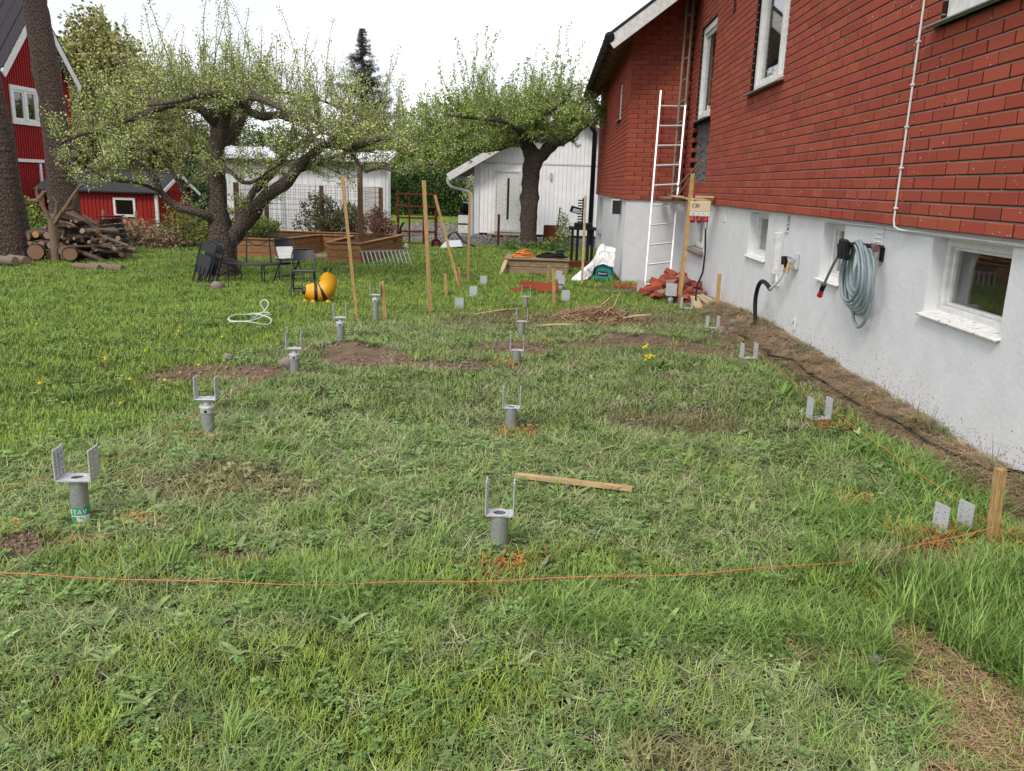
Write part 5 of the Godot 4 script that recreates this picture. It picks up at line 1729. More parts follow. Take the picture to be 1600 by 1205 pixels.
func build_plot() -> void:
	var A := "adjustable"
	var pa := pile("screw pile with a green and white sticker beside an earth clod", -1.99, -3.32, 0.215, "fixed", 0.12, 0.0, 0.145, 0.135, 0.10)
	# torn sticker wound round the tube
	var st := MB.new()
	var r := 0.0382
	for i in 24:
		var a0 := PI * (0.02 + 0.96 * i / 24.0)
		var a1 := PI * (0.02 + 0.96 * (i + 1) / 24.0)
		var top0 := 0.075 + 0.006 * sin(i * 0.6)
		var top1 := 0.075 + 0.006 * sin((i + 1) * 0.6)
		var f := float(i) / 24.0
		for band in [[0.0, 0.035, 0], [0.035, 0.039, 2], [0.039, 1.0, 1]]:
			var green: bool = band[2] == 1
			st.col = Color(0.03, 0.32, 0.17) if green else Color(0.80, 0.83, 0.84)
			if band[2] == 0 and f > 0.50 and f < 0.72: st.col = Color(0.03, 0.34, 0.14)
			var y0: float = band[0]
			var e0: float = minf(band[1], top0)
			var e1: float = minf(band[1], top1)
			st.quad(Vector3(cos(a0) * r, y0, sin(a0) * r), Vector3(cos(a0) * r, e0, sin(a0) * r), Vector3(cos(a1) * r, e1, sin(a1) * r), Vector3(cos(a1) * r, y0, sin(a1) * r))
	var sticker := obj(st, "sticker", M.vc_soft, pa)
	var font := SystemFont.new()
	font.font_names = PackedStringArray(["Droid Sans"])
	font.font_weight = 700
	var word := "STAV"
	for i in 4:
		var tm := TextMesh.new()
		tm.font = font
		tm.text = word[i]
		tm.font_size = 32
		tm.pixel_size = 0.0009
		tm.depth = 0.0012
		tm.material = M.white
		var an := PI * (0.74 - 0.165 * i)
		var o := MeshInstance3D.new()
		o.mesh = tm
		o.name = "letter"
		sticker.add_child(o, true)
		o.position = Vector3(cos(an) * (r + 0.0006), 0.055, sin(an) * (r + 0.0006))
		o.rotation.y = PI / 2 - an
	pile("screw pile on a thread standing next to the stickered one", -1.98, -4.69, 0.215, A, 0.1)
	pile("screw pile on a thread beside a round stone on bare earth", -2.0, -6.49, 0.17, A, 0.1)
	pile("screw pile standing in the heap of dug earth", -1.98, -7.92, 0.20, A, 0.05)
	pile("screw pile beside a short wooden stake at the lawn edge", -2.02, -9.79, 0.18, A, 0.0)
	pile("low screw pile with open square plate nearest the loose wooden batten", -0.155, -3.26, 0.165, "fixed", 0.0, 0.0, 0.115, 0.145, 0.075)
	pile("low screw pile with open square plate and orange paint on the grass beside it", -0.19, -5.16, 0.115, "fixed", 0.0, 0.0, 0.11, 0.135, 0.07)
	pile("low screw pile with open square plate in front of the dark trench soil", -0.24, -7.42, 0.045, "fixed", -0.05, 0.0, 0.12, 0.135, 0.07)
	pile("low screw pile behind the trench, beside a stripped branch", -0.25, -9.04, 0.05, "fixed", 0.0, 0.0, 0.12, 0.135, 0.07)
	pile("low screw pile in front of the terracotta scraps", -0.28, -11.85, -0.04, "fixed", 0.0, 0.0, 0.12, 0.16, 0.07)
	pile("sunken screw pile bracket beside the thick wooden stake", 1.91, -3.66, 0.0, "low", 0.35, 0.0, 0.14, 0.15, 0.085)
	pile("sunken screw pile bracket ringed by orange painted grass", 1.94, -5.70, -0.02, "low", 0.2, 0.0, 0.14, 0.15, 0.085)
	pile("sunken screw pile bracket beside the black pipe end", 2.0, -8.05, -0.07, "low", 0.2, 0.0, 0.14, 0.15, 0.085)
	pile("sunken screw pile bracket at the stones below the basement wall", 2.06, -10.19, -0.13, "low", 0.2, 0.0, 0.14, 0.15, 0.085)
	pile("screw pile bracket turned flat-on, first of three in the lawn before the long stakes", -1.18, -11.33, -0.17, "low", PI / 2, 0.0, 0.12, 0.14, 0.11)
	pile("screw pile bracket turned flat-on, middle one of three in the lawn", -1.13, -12.95, -0.21, "low", PI / 2, 0.0, 0.12, 0.15, 0.11)
	pile("screw pile bracket turned flat-on, last of three in the lawn", -1.12, -14.87, -0.245, "low", PI / 2, 0.0, 0.12, 0.15, 0.11)
	pile("screw pile bracket turned flat-on beside the short stake before the chip heap", 0.31, -12.79, -0.2, "low", PI / 2, 0.0, 0.12, 0.15, 0.12)
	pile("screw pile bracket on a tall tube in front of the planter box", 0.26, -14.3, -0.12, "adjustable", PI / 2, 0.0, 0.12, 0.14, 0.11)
	pile("screw pile bracket close to the planter box, half hidden by another", 0.23, -15.4, -0.16, "low", PI / 2, 0.0, 0.12, 0.15, 0.11)
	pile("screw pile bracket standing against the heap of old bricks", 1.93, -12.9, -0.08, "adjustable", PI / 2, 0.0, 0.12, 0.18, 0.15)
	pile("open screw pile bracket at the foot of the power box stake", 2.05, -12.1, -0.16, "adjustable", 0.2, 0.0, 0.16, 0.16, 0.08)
	pile("screw pile bracket behind the heap of old bricks by the leaning ladder", 1.62, -14.3, -0.2, "low", PI / 2, 0.0, 0.12, 0.16, 0.12)
	# wooden stakes
	stake("wooden_stake", "thick squared wooden stake holding the end of the orange string", Vector3(2.035, -0.02, -3.54), Vector3(2.015, 0.36, -3.54), 0.042, M.pine)
	stake("wooden_stake", "short weathered stake driven in at the basement wall", Vector3(2.45, -0.18, -11.9), Vector3(2.44, 0.37, -11.9), 0.045, M.pine)
	stake("wooden_stake", "long leaning stake left of a screw pile at the lawn edge", Vector3(-2.26, -0.14, -9.85), Vector3(-2.41, 1.54, -9.85), 0.038, M.pine)
	stake("wooden_stake", "short stake right beside a tall screw pile", Vector3(-1.91, -0.14, -9.83), Vector3(-1.95, 0.34, -9.83), 0.045, M.pine)
	stake("wooden_stake", "longest upright stake in the lawn between two groups of piles", Vector3(-1.49, -0.17, -10.73), Vector3(-1.59, 1.52, -10.73), 0.05, M.pine)
	stake("wooden_stake", "short stake between the longest stake and the slanting stake", Vector3(-1.55, -0.22, -12.9), Vector3(-1.57, 0.13, -12.9), 0.045, M.pine)
	stake("wooden_stake", "steeply slanting long stake leaning over the lawn", Vector3(-1.48, -0.25, -14.21), Vector3(-1.93, 1.29, -14.3), 0.045, M.pine)
	stake("wooden_stake", "short stake at the foot of the slanting stake", Vector3(-1.47, -0.25, -14.3), Vector3(-1.51, 0.09, -14.3), 0.04, M.pine)
	stake("wooden_stake", "thin upright stake in front of the garage downpipe", Vector3(-1.43, -0.26, -15.2), Vector3(-1.42, 1.32, -15.2), 0.04, M.pine)
	stake("wooden_stake", "stake in front of the terracotta scraps", Vector3(0.13, -0.2, -12.14), Vector3(0.10, 0.34, -12.14), 0.045, M.pine)
	stake("wooden_stake", "thin stake close against the planter box", Vector3(0.02, -0.26, -14.9), Vector3(0.04, 0.12, -14.9), 0.035, M.pine)
	stake("wooden_stake", "long thin stake in front of the white sheet", Vector3(0.67, -0.26, -15.6), Vector3(0.66, 1.34, -15.7), 0.04, M.pine_pale)
	# loose batten in the grass
	var bt := MB.new()
	bt.bar(Vector3(-0.12, gh(-0.12, -4.08) + 0.05, -4.08), Vector3(0.47, gh(0.47, -3.93) + 0.04, -3.93), 0.034, 0.02)
	tag(obj(bt, "loose_batten", M.pine_lying), "loose wooden batten lying in the cut grass", "batten")
	# orange mason's line
	var s1 := MB.new()
	var sp := []
	var sk := [[-2.9, -2.72], [-1.96, -2.73], [-1.25, -2.74], [-0.74, -2.77], [-0.32, -2.84], [0.16, -2.92], [0.66, -3.01], [1.32, -3.20], [2.0, -3.52]]
	for i in sk.size() - 1:
		for q in 5:
			var f := q / 5.0
			var x: float = lerpf(sk[i][0], sk[i + 1][0], f)
			var z: float = lerpf(sk[i][1], sk[i + 1][1], f)
			sp.append(Vector3(x, 0.052 + 0.004 * sin(x * 9) + 0.03 * sst(1.2, 2.0, x), z))
	sp.append(Vector3(2.02, 0.09, -3.53))
	s1.tube(sp, 0.0019, 5)
	tag(obj(s1, "mason_line", M.string), "orange mason's line stretched low across the foreground grass", "string")
	var s2 := MB.new()
	s2.tube([Vector3(2.03, 0.09, -3.53), Vector3(1.98, 0.085, -5.0), Vector3(2.0, 0.04, -6.5), Vector3(2.05, 0.02, -8.0), Vector3(2.1, -0.02, -10.0), Vector3(2.3, -0.02, -11.8)], 0.0014, 5)
	tag(obj(s2, "mason_line", M.string), "thin orange line running along the basement wall", "string")
	var s3 := MB.new()
	s3.tube([Vector3(-2.9, 0.06, -2.7), Vector3(-2.1, 0.1, -4.0), Vector3(-2.05, 0.09, -5.5), Vector3(-2.1, 0.02, -7.8), Vector3(-2.25, -0.03, -9.84)], 0.0013, 5)
	tag(obj(s3, "mason_line", M.string), "thin orange line along the row of tall screw piles", "string")
	var s4 := MB.new()
	s4.tube([Vector3(-2.2, -0.04, -9.85), Vector3(-0.9, -0.1, -10.8), Vector3(0.1, -0.05, -12.1), Vector3(0.9, -0.14, -11.5), Vector3(2.44, -0.02, -11.9)], 0.0018, 5)
	tag(obj(s4, "mason_line", M.pine_pale), "faint straw-coloured line across the far end of the plot", "string")

# ---------------------------------------------------------------- garden furniture and toys
func folding_chair(label: String, at: Vector3, turn: float, sc: float, cushion := false) -> Node3D:
	var t := thing("folding_chair", label, "chair", at, turn, "black folding chairs under the apple tree")
	t.scale = Vector3.ONE * sc
	var fr := MB.new()
	fr.tube([Vector3(-0.21, 0, 0.24), Vector3(-0.205, 0.42, 0.03), Vector3(-0.195, 0.74, -0.15), Vector3(-0.17, 0.80, -0.185), Vector3(-0.1, 0.815, -0.19), Vector3(0.1, 0.815, -0.19), Vector3(0.17, 0.80, -0.185), Vector3(0.195, 0.74, -0.15), Vector3(0.205, 0.42, 0.03), Vector3(0.21, 0, 0.24)], 0.013, 8)
	obj(fr, "frame", M.black_metal, t)
	for s in [-1.0, 1.0]:
		var lg := MB.new()
		lg.tube([Vector3(0.185 * s, 0, -0.24), Vector3(0.185 * s, 0.25, -0.06), Vector3(0.185 * s, 0.44, 0.12)], 0.012, 7)
		obj(lg, "rear_leg", M.black_metal, t)
	var sr := MB.new()
	sr.tube([Vector3(-0.185, 0.10, -0.165), Vector3(0.185, 0.10, -0.165)], 0.009, 6)
	sr.tube([Vector3(-0.205, 0.16, 0.16), Vector3(0.205, 0.16, 0.16)], 0.009, 6)
	obj(sr, "stretcher", M.black_metal, t)
	var st := MB.new()
	st.bbox(Vector3(0, 0.44, 0.03), Vector3(0.37, 0.028, 0.38), 0.012, Basis(Vector3(1, 0, 0), -0.06))
	obj(st, "seat", M.black_metal, t)
	var bk := MB.new()
	for i in 8:
		var a := lerpf(-1, 1, i / 8.0)
		var c := lerpf(-1, 1, (i + 1) / 8.0)
		var z0 := -0.175 - 0.03 * (1 - a * a)
		var z1 := -0.175 - 0.03 * (1 - c * c)
		for off in [0.0, 0.012]:
			bk.quad(Vector3(a * 0.18, 0.615 + 0.02 * a * a, z0 + 0.045 + off), Vector3(c * 0.18, 0.615 + 0.02 * c * c, z1 + 0.045 + off), Vector3(c * 0.18, 0.795, z1 - 0.01 + off), Vector3(a * 0.18, 0.795, z0 - 0.01 + off))
	obj(bk, "backrest", M.black_metal, t)
	if cushion:
		var cu := MB.new()
		cu.bbox(Vector3(0, 0.475, 0.03), Vector3(0.36, 0.045, 0.36), 0.018, Basis(Vector3(1, 0, 0), -0.06))
		cu.bbox(Vector3(0, 0.58, -0.09), Vector3(0.34, 0.2, 0.03), 0.012, Basis(Vector3(1, 0, 0), -0.5))
		var co := obj(cu, "cushion", M.white, t)
		co.set_meta("label", "pale cushion")
	return t

func folded_chair(label: String, at: Vector3, turn: float, tilt: float) -> void:
	var t := thing("folded_chair", label, "chair", at, turn, "folded black chairs leaning on the apple trunk")
	t.rotation.x = tilt
	var fr := MB.new()
	fr.tube([Vector3(-0.17, 0, 0), Vector3(-0.165, 0.62, 0), Vector3(-0.14, 0.70, 0), Vector3(0, 0.715, 0), Vector3(0.14, 0.70, 0), Vector3(0.165, 0.62, 0), Vector3(0.17, 0, 0)], 0.013, 8)
	obj(fr, "frame", M.black_metal, t)
	var f2 := MB.new()
	for q in [-0.12, -0.04, 0.04, 0.12]:
		f2.tube([Vector3(q, -0.01, 0.035), Vector3(q, 0.3, 0.035)], 0.010, 6)
	obj(f2, "rear_leg", M.black_metal, t)
	var st := MB.new()
	st.bbox(Vector3(0, 0.34, 0.02), Vector3(0.28, 0.33, 0.022), 0.01)
	obj(st, "seat", M.black_metal, t)
	var bk := MB.new()
	bk.bbox(Vector3(0, 0.62, 0.0), Vector3(0.29, 0.13, 0.014), 0.006)
	obj(bk, "backrest", M.black_metal, t)

func build_garden() -> void:
	folding_chair("open black folding chair beside the striped yellow hopper toy", Vector3(-3.62, gh(-3.62, -12.3), -12.3), 0.22, 0.84)
	folding_chair("open black folding chair with a pale cushion near the raised bed", Vector3(-4.38, gh(-4.38, -14.0), -14.0), 0.75, 0.9, true)
	folded_chair("folded black chair leaning outermost on the apple trunk", Vector3(-5.70, gh(-5.7, -13.5) - 0.02, -13.5), -0.35, -0.1)
	folded_chair("folded black chair leaning closest to the apple trunk", Vector3(-5.64, gh(-5.6, -13.6) - 0.02, -13.62), -0.3, -0.14)
	get_node("folded_chair").rotation.z = -0.25
	get_node("folded_chair_001").rotation.z = -0.25
	# half-round tree bench of thin black steel
	var bn := thing("tree_bench", "black metal half-round bench around the apple trunk", "bench", Vector3(-4.98, gh(-5, -13.7), -14.25))
	var seat := MB.new()
	for k in 7:
		var rr := 0.36 + k * 0.055
		var pts := []
		for i in 19:
			var a := lerpf(-0.15, PI + 0.15, i / 18.0)
			pts.append(Vector3(cos(a) * rr, 0.33, sin(a) * rr))
		seat.tube(pts, 0.012 if k in [0, 6] else 0.009, 6)
	for i in 7:
		var a := PI * i / 6.0
		seat.tube([Vector3(cos(a) * 0.36, 0.32, sin(a) * 0.36), Vector3(cos(a) * 0.69, 0.32, sin(a) * 0.69)], 0.009, 5)
	obj(seat, "seat", M.black_metal, bn)
	for i in 4:
		var a := lerpf(0.15, PI - 0.15, i / 3.0)
		for rr in [0.38, 0.66]:
			var lg := MB.new()
			var d := Vector3(cos(a), 0, sin(a))
			lg.tube([d * rr + Vector3(0, 0.32, 0), d * (rr + 0.025) + Vector3(0, 0.2, 0), d * rr + Vector3(0, 0.1, 0), d * (rr + 0.03) + Vector3(0, -0.02, 0)], 0.011, 6)
			obj(lg, "leg", M.black_metal, bn)
	var bk := MB.new()
	for i in 3:
		var a := lerpf(0.6, PI - 0.2, i / 2.0)
		var d := Vector3(cos(a), 0, sin(a)) * 0.36
		bk.tube([d + Vector3(0, 0.33, 0), d * 0.9 + Vector3(0, 0.86, 0)], 0.012, 6)
	var arc := []
	for i in 13:
		var a := lerpf(0.2, PI - 0.1, i / 12.0)
		arc.append(Vector3(cos(a) * 0.33, 0.66 + 0.04 * sin(i * 1.1), sin(a) * 0.33))
	bk.tube(arc, 0.009, 6)
	var scroll := []
	for i in 14:
		var a := i * 0.5
		scroll.append(Vector3(0.5 + cos(a) * 0.07 * (1 - i / 18.0), 0.42 + sin(a) * 0.07 * (1 - i / 18.0), 0.05))
	bk.tube(scroll, 0.007, 5)
	obj(bk, "backrest", M.black_metal, bn)
	# inflatable bee-striped hopper
	var gy := gh(-3.15, -11.5)
	var bee := thing("hopper_toy", "yellow inflatable hopper toy with black stripes and two feelers", "toy", Vector3(-3.15, gy, -11.5))
	var body := MB.new()
	body.col = Color(0.83, 0.40, 0.018)
	var sp := [Vector3(-0.215, 0.14, 0.06), Vector3(-0.205, 0.14, 0.058), Vector3(-0.18, 0.14, 0.05), Vector3(-0.14, 0.138, 0.04), Vector3(-0.09, 0.136, 0.025), Vector3(-0.04, 0.136, 0.01), Vector3(0.01, 0.145, -0.01), Vector3(0.05, 0.168, -0.025), Vector3(0.08, 0.2, -0.035), Vector3(0.098, 0.245, -0.045), Vector3(0.105, 0.29, -0.05), Vector3(0.105, 0.33, -0.05), Vector3(0.102, 0.365, -0.05), Vector3(0.10, 0.395, -0.05), Vector3(0.10, 0.415, -0.05), Vector3(0.10, 0.422, -0.05)]
	var sr := [0.03, 0.075, 0.108, 0.126, 0.134, 0.136, 0.136, 0.134, 0.128, 0.122, 0.12, 0.117, 0.104, 0.08, 0.045, 0.005]
	body.tube(sp, sr, 28)
	obj(body, "body", M.vc_soft, bee)
	for q in [[4, 0.6], [6, 0.2]]:
		var ring := MB.new()
		var i0: int = q[0]
		var pp := []
		var rr := []
		for e in [[-0.50, -0.02], [-0.46, 0.004], [0.0, 0.005], [0.39, 0.004], [0.39, -0.02]]:
			var f: float = i0 + q[1] + e[0]
			var k := int(f)
			pp.append(sp[k].lerp(sp[k + 1], f - k))
			rr.append(lerpf(sr[k], sr[k + 1], f - k) + e[1])
		ring.tube(pp, rr, 30, false)
		obj(ring, "stripe", M.black_metal, bee)
	var tail := MB.new()
	tail.ball(Vector3(-0.185, 0.165, 0.085), Vector3(0.05, 0.062, 0.062), 16)
	obj(tail, "tail_cap", M.black_metal, bee)
	for q in [-1.0, 1.0]:
		var an := MB.new()
		an.tube([Vector3(0.095 + 0.035 * q, 0.42, -0.06), Vector3(0.095 + 0.042 * q, 0.465, -0.06)], 0.012, 8)
		an.ball(Vector3(0.095 + 0.043 * q, 0.475, -0.06), Vector3(0.021, 0.021, 0.021), 10)
		obj(an, "feeler", M.black_metal, bee)
	for q in [[-0.19, 0.08], [-0.07, 0.13], [0.12, 0.06], [-0.1, -0.12]]:
		var ft := MB.new()
		ft.col = Color(0.83, 0.42, 0.03)
		ft.ball(Vector3(q[0], 0.02, q[1]), Vector3(0.04, 0.03, 0.035), 12)
		obj(ft, "foot", M.vc_soft, bee)
	# pale green hose dropped in loops
	var hs := MB.new()
	var hp := [[-3.55, -9.15], [-3.42, -8.85], [-3.2, -8.72], [-3.02, -8.85], [-3.1, -9.2], [-3.35, -9.4], [-3.5, -9.55], [-3.35, -9.65], [-3.2, -9.45], [-3.3, -9.1], [-3.48, -8.95], [-3.5, -9.25], [-3.25, -9.6]]
	var pts := []
	for i in hp.size():
		pts.append(Vector3(hp[i][0], gh(hp[i][0], hp[i][1]) + 0.05 + 0.02 * (i % 3), hp[i][1]))
	for q in [[-3.3, 0.08, -9.62], [-3.35, 0.17, -9.62], [-3.30, 0.215, -9.62], [-3.25, 0.17, -9.6], [-3.30, 0.08, -9.55], [-3.36, 0.03, -9.3]]:
		pts.append(Vector3(q[0], q[1] - 0.12, q[2]))
	var cv := Curve3D.new()
	for i in pts.size():
		var tg: Vector3 = (pts[min(i + 1, pts.size() - 1)] - pts[max(i - 1, 0)]) * 0.17
		cv.add_point(pts[i], -tg, tg)
	var bp := []
	for q in cv.tessellate(4, 4): bp.append(q)
	hs.tube(bp, 0.008, 7)
	tag(obj(hs, "garden_hose", M.hose_green), "pale green hose lying in loops on the lawn", "hose")
	raised_bed()
	fence_and_bits()

func plank_wall(t: Node, a: Vector3, b: Vector3, rows: int, h: float, m: Material) -> void:
	for r in rows:
		var o := MB.new()
		var y := h * (r + 0.5)
		var d := (b - a).normalized()
		o.bbox((a + b) * 0.5 + Vector3(0, y, 0), Vector3(a.distance_to(b), h - 0.008, 0.035), 0.005, Basis(d, Vector3.UP, d.cross(Vector3.UP)))
		obj(o, "plank", m, t)

func raised_bed() -> void:
	var t := thing("raised_bed", "large U-shaped raised bed of red-brown planks inside the wire fence", "raised bed", Vector3(0, -0.28, 0))
	var P := [Vector3(-7.3, 0, -18.4), Vector3(-5.95, 0, -18.4), Vector3(-5.55, 0, -20.4), Vector3(-4.75, 0, -20.4), Vector3(-4.75, 0, -18.0), Vector3(-4.02, 0, -18.0), Vector3(-3.72, 0, -21.4), Vector3(-7.3, 0, -21.4), Vector3(-7.3, 0, -18.4)]
	for i in P.size() - 1:
		plank_wall(t, P[i], P[i + 1], 3, 0.145, M.timber)
	for i in P.size() - 1:
		var o := MB.new()
		var d: Vector3 = (P[i + 1] - P[i]).normalized()
		o.bbox((P[i] + P[i + 1]) * 0.5 + Vector3(0, 0.447 + 0.003 * (i % 2), 0), Vector3(P[i].distance_to(P[i + 1]) + 0.06, 0.028, 0.11), 0.005, Basis(d, Vector3.UP, d.cross(Vector3.UP)))
		obj(o, "capping", M.timber, t)
	var so := MB.new()
	so.col = Color(0.12, 0.085, 0.06)
	so.box(Vector3(-5.5, 0.36, -20.95), Vector3(3.5, 0.04, 0.85))
	so.box(Vector3(-6.6, 0.362, -19.45), Vector3(1.35, 0.04, 2.1))
	so.box(Vector3(-4.35, 0.364, -19.25), Vector3(0.7, 0.04, 2.4))
	obj(so, "soil", M.ground, t)
	# paving slab and pot inside the U
	var sl := MB.new()
	sl.bbox(Vector3(-5.0, -0.19, -18.6), Vector3(1.5, 0.06, 0.7), 0.01)
	tag(obj(sl, "paving_slab", M.timber_grey), "grey plank step lying in front of the raised bed", "step")
	var pt := MB.new()
	pt.lathe([[0.085, 0], [0.11, 0.22], [0.12, 0.22], [0.12, 0.25], [0.1, 0.25], [0.09, 0.05], [0, 0.05]], 18)
	var po := obj(pt, "plant_pot", M.black)
	po.position = Vector3(-5.75, -0.12, -17.9)
	tag(po, "black plastic plant pot beside the raised bed", "pot")

func fence_and_bits() -> void:
	var g := -0.28
	var t := thing("wire_fence", "tall wire mesh fence on brown posts around the raised bed", "fence", Vector3(0, g, 0))
	var posts := [[-4.06, -18.15, 2.1], [-4.5, -22.6, 1.6], [-7.0, -18.8, 1.65], [-6.1, -22.6, 1.6], [-7.6, -22.6, 1.6]]
	for p in posts:
		var o := MB.new()
		o.bbox(Vector3(p[0], p[2] * 0.5, p[1]), Vector3(0.10, p[2], 0.10), 0.008)
		obj(o, "post", M.post_wood, t)
	var pairs := [[0, 2], [0, 1], [1, 3], [3, 4], [4, 2]]
	for q in pairs:
		var a := Vector3(posts[q[0]][0], 0, posts[q[0]][1])
		var b := Vector3(posts[q[1]][0], 0, posts[q[1]][1])
		var w := MB.new()
		var n := int(a.distance_to(b) / 0.13)
		for i in n + 1:
			var p := a.lerp(b, float(i) / n)
			w.tube([p + Vector3(0, 0.02, 0.06), p + Vector3(0, 1.62, 0.06)], 0.0038, 3, false)
		for i in 13:
			var y := 0.05 + i * 0.13
			w.tube([a + Vector3(0, y, 0.062), b + Vector3(0, y, 0.062)], 0.0038, 3, false)
		stuff(obj(w, "mesh_panel", M.rust, t))
	# small aluminium rack leaning on the bed corner
	var ld := thing("aluminium_rack", "short aluminium slatted ramp leaning on the raised bed corner", "ramp", Vector3(-3.95, g, -17.95))
	var A := Vector3(-0.1, 0.28, 0.0)
	var B := Vector3(0.07, -0.02, 0.35)
	var E := Vector3(0.95, 0.0, -0.75)
	var D := E + Vector3(0, 0.24, 0)
	var ra := MB.new()
	ra.bar(A, A + E, 0.03, 0.045)
	obj(ra, "rail", M.zinc_tube, ld)
	var rb := MB.new()
	rb.bar(B, B + E, 0.03, 0.045)
	obj(rb, "rail", M.zinc_tube, ld)
	for i in 12:
		var o := MB.new()
		var f := (i + 0.5) / 12.0
		o.bar(A + E * f, B + E * f, 0.022, 0.03)
		obj(o, "slat", M.zinc_tube, ld)
	# brown trellis gate
	var tr := thing("trellis", "dark brown wooden trellis standing by the gravel yard", "trellis", Vector3(0, g, -24.0))
	for q in [[-4.29, 0.075], [-3.96, 0.045], [-3.55, 0.06], [-3.2, 0.085]]:
		var o := MB.new()
		o.bbox(Vector3(q[0], 0.75, 0), Vector3(q[1], 1.55, 0.06), 0.005)
		obj(o, "upright", M.trellis, tr)
	for y in [0.06, 0.4, 0.78, 1.1, 1.44]:
		var o := MB.new()
		o.bbox(Vector3(-3.75, y, 0.05), Vector3(1.1, 0.055, 0.035), 0.004)
		obj(o, "crossbar", M.trellis, tr)
	var st := MB.new()
	st.tube([Vector3(-4.15, g - 0.02, -23.2), Vector3(-4.1, g + 0.3, -23.2), Vector3(-4.07, g + 0.55, -23.2), Vector3(-3.98, g + 0.68, -23.15)], 0.028, 7)
	tag(obj(st, "bent_stick", M.black), "dark bent pipe leaning at the trellis foot", "pipe")
	# tipped wheelbarrow
	var wb := thing("wheelbarrow", "tipped grey wheelbarrow with a red wheel hub by the trellis", "wheelbarrow", Vector3(-2.75, g, -23.3))
	var wh := MB.new()
	wh.tube([Vector3(-0.37, 0.13, -0.03), Vector3(-0.33, 0.13, 0.05)], 0.13, 18)
	var tyre := obj(wh, "tyre", M.black, wb)
	var hb := MB.new()
	hb.col = Color(0.3, 0.02, 0.03)
	hb.tube([Vector3(-0.375, 0.13, -0.04), Vector3(-0.325, 0.13, 0.06)], 0.075, 14)
	obj(hb, "hub", M.vc_soft, tyre)
	var tray := MB.new()
	var t0 := [Vector3(-0.22, 0.02, 0.32), Vector3(0.42, 0.1, 0.28), Vector3(0.5, 0.04, -0.2), Vector3(-0.18, 0.0, -0.2)]
	var t1 := [Vector3(-0.06, 0.22, 0.16), Vector3(0.34, 0.26, 0.15), Vector3(0.38, 0.25, -0.12), Vector3(-0.04, 0.22, -0.12)]
	tray.quad(t1[0], t1[1], t1[2], t1[3])
	for i in 4: tray.quad(t0[i], t0[(i + 1) % 4], t1[(i + 1) % 4], t1[i])
	obj(tray, "tray", M.zinc, wb)
	for s in [-0.12, 0.14]:
		var hn := MB.new()
		hn.tube([Vector3(-0.35, 0.14, s * 0.3), Vector3(-0.1, 0.16, s), Vector3(0.05, 0.42, s), Vector3(0.2, 0.46, s), Vector3(0.42, 0.2, s), Vector3(0.75, 0.08, s)], 0.018, 7)
		obj(hn, "handle", M.black_metal, wb)
	var wt := MB.new()
	wt.lathe([[0.05, 0], [0.075, 0.13], [0.08, 0.13], [0.055, -0.004], [0, -0.004]], 14, Transform3D(Basis(Vector3(0, 0, 1), 0.7), Vector3(-3.72, g + 0.05, -22.2)))
	tag(obj(wt, "plastic_cup", M.white), "small white plastic tub thrown on the lawn", "tub")
	# stacked white crates by the garage corner
	var cr := thing("storage_crate", "white plastic crate standing on another beside the garage corner", "crate", Vector3(-2.98, g + 0.37, -30.0))
	var c1 := MB.new()
	c1.bbox(Vector3(0, 0.175, 0), Vector3(0.42, 0.33, 0.4), 0.03)
	obj(c1, "box", M.white, cr)
	var c2 := MB.new()
	c2.bbox(Vector3(0, 0.35, 0), Vector3(0.45, 0.04, 0.43), 0.012)
	obj(c2, "lid", M.black, cr)
	dup(cr, "storage_crate", Transform3D(Basis(Vector3.UP, 0.04), Vector3(-2.98, g + 0.03, -30.0)), "white plastic crate at the bottom of the pair by the garage corner")
	var bgm := MB.new()
	bgm.ball(Vector3(-2.98, g + 0.92, -30), Vector3(0.18, 0.2, 0.17), 12)
	for i in bgm.v.size(): bgm.v[i] += bgm.n[i] * 0.06 * nz2.get_noise_3dv(bgm.v[i] * 700)
	tag(obj(bgm, "rubbish_sack", M.black), "dark rubbish sack on top of the white crates", "sack")
	# pallet step at the door
	var pal := thing("pallet", "wooden pallet used as a step at the garage door", "pallet", Vector3(-1.45, g, -28.8))
	for i in 6:
		var o := MB.new()
		o.bbox(Vector3(0, 0.13, -0.35 + i * 0.14), Vector3(1.25, 0.022, 0.1), 0.003)
		obj(o, "deck_board", M.timber_grey, pal)
	for q in [-0.5, 0.0, 0.5]:
		var o := MB.new()
		o.bbox(Vector3(q, 0.06, 0), Vector3(0.1, 0.11, 0.8), 0.004)
		obj(o, "bearer", M.timber_grey, pal)
	var bp := MB.new()
	bp.bbox(Vector3(-1.44, g + 0.46, -24.5), Vector3(0.07, 0.96, 0.07), 0.006)
	tag(obj(bp, "brown_post", M.trellis), "single dark brown post in front of the garage door", "post")
	# rusty barrow on a bench
	var rw := thing("rusty_wheelbarrow", "rusty iron wheelbarrow tray tipped upright beside the apple trunk", "wheelbarrow", Vector3(0.12, g, -25.0))
	var tr2 := MB.new()
	tr2.quad(Vector3(-0.27, 0.2, 0.12), Vector3(0.27, 0.2, 0.12), Vector3(0.24, 0.66, 0.02), Vector3(-0.24, 0.66, 0.02))
	tr2.quad(Vector3(-0.2, 0.27, 0.0), Vector3(-0.18, 0.6, -0.1), Vector3(0.18, 0.6, -0.1), Vector3(0.2, 0.27, 0.0))
	tr2.bbox(Vector3(0, 0.43, 0.07), Vector3(0.52, 0.44, 0.03), 0.012, Basis(Vector3(1, 0, 0), -0.2))
	obj(tr2, "tray", M.rust, rw)
	var rh := MB.new()
	rh.tube([Vector3(0.16, 0.6, 0.02), Vector3(0.2, 1.18, 0.05)], 0.018, 7)
	obj(rh, "handle", M.black, rw)
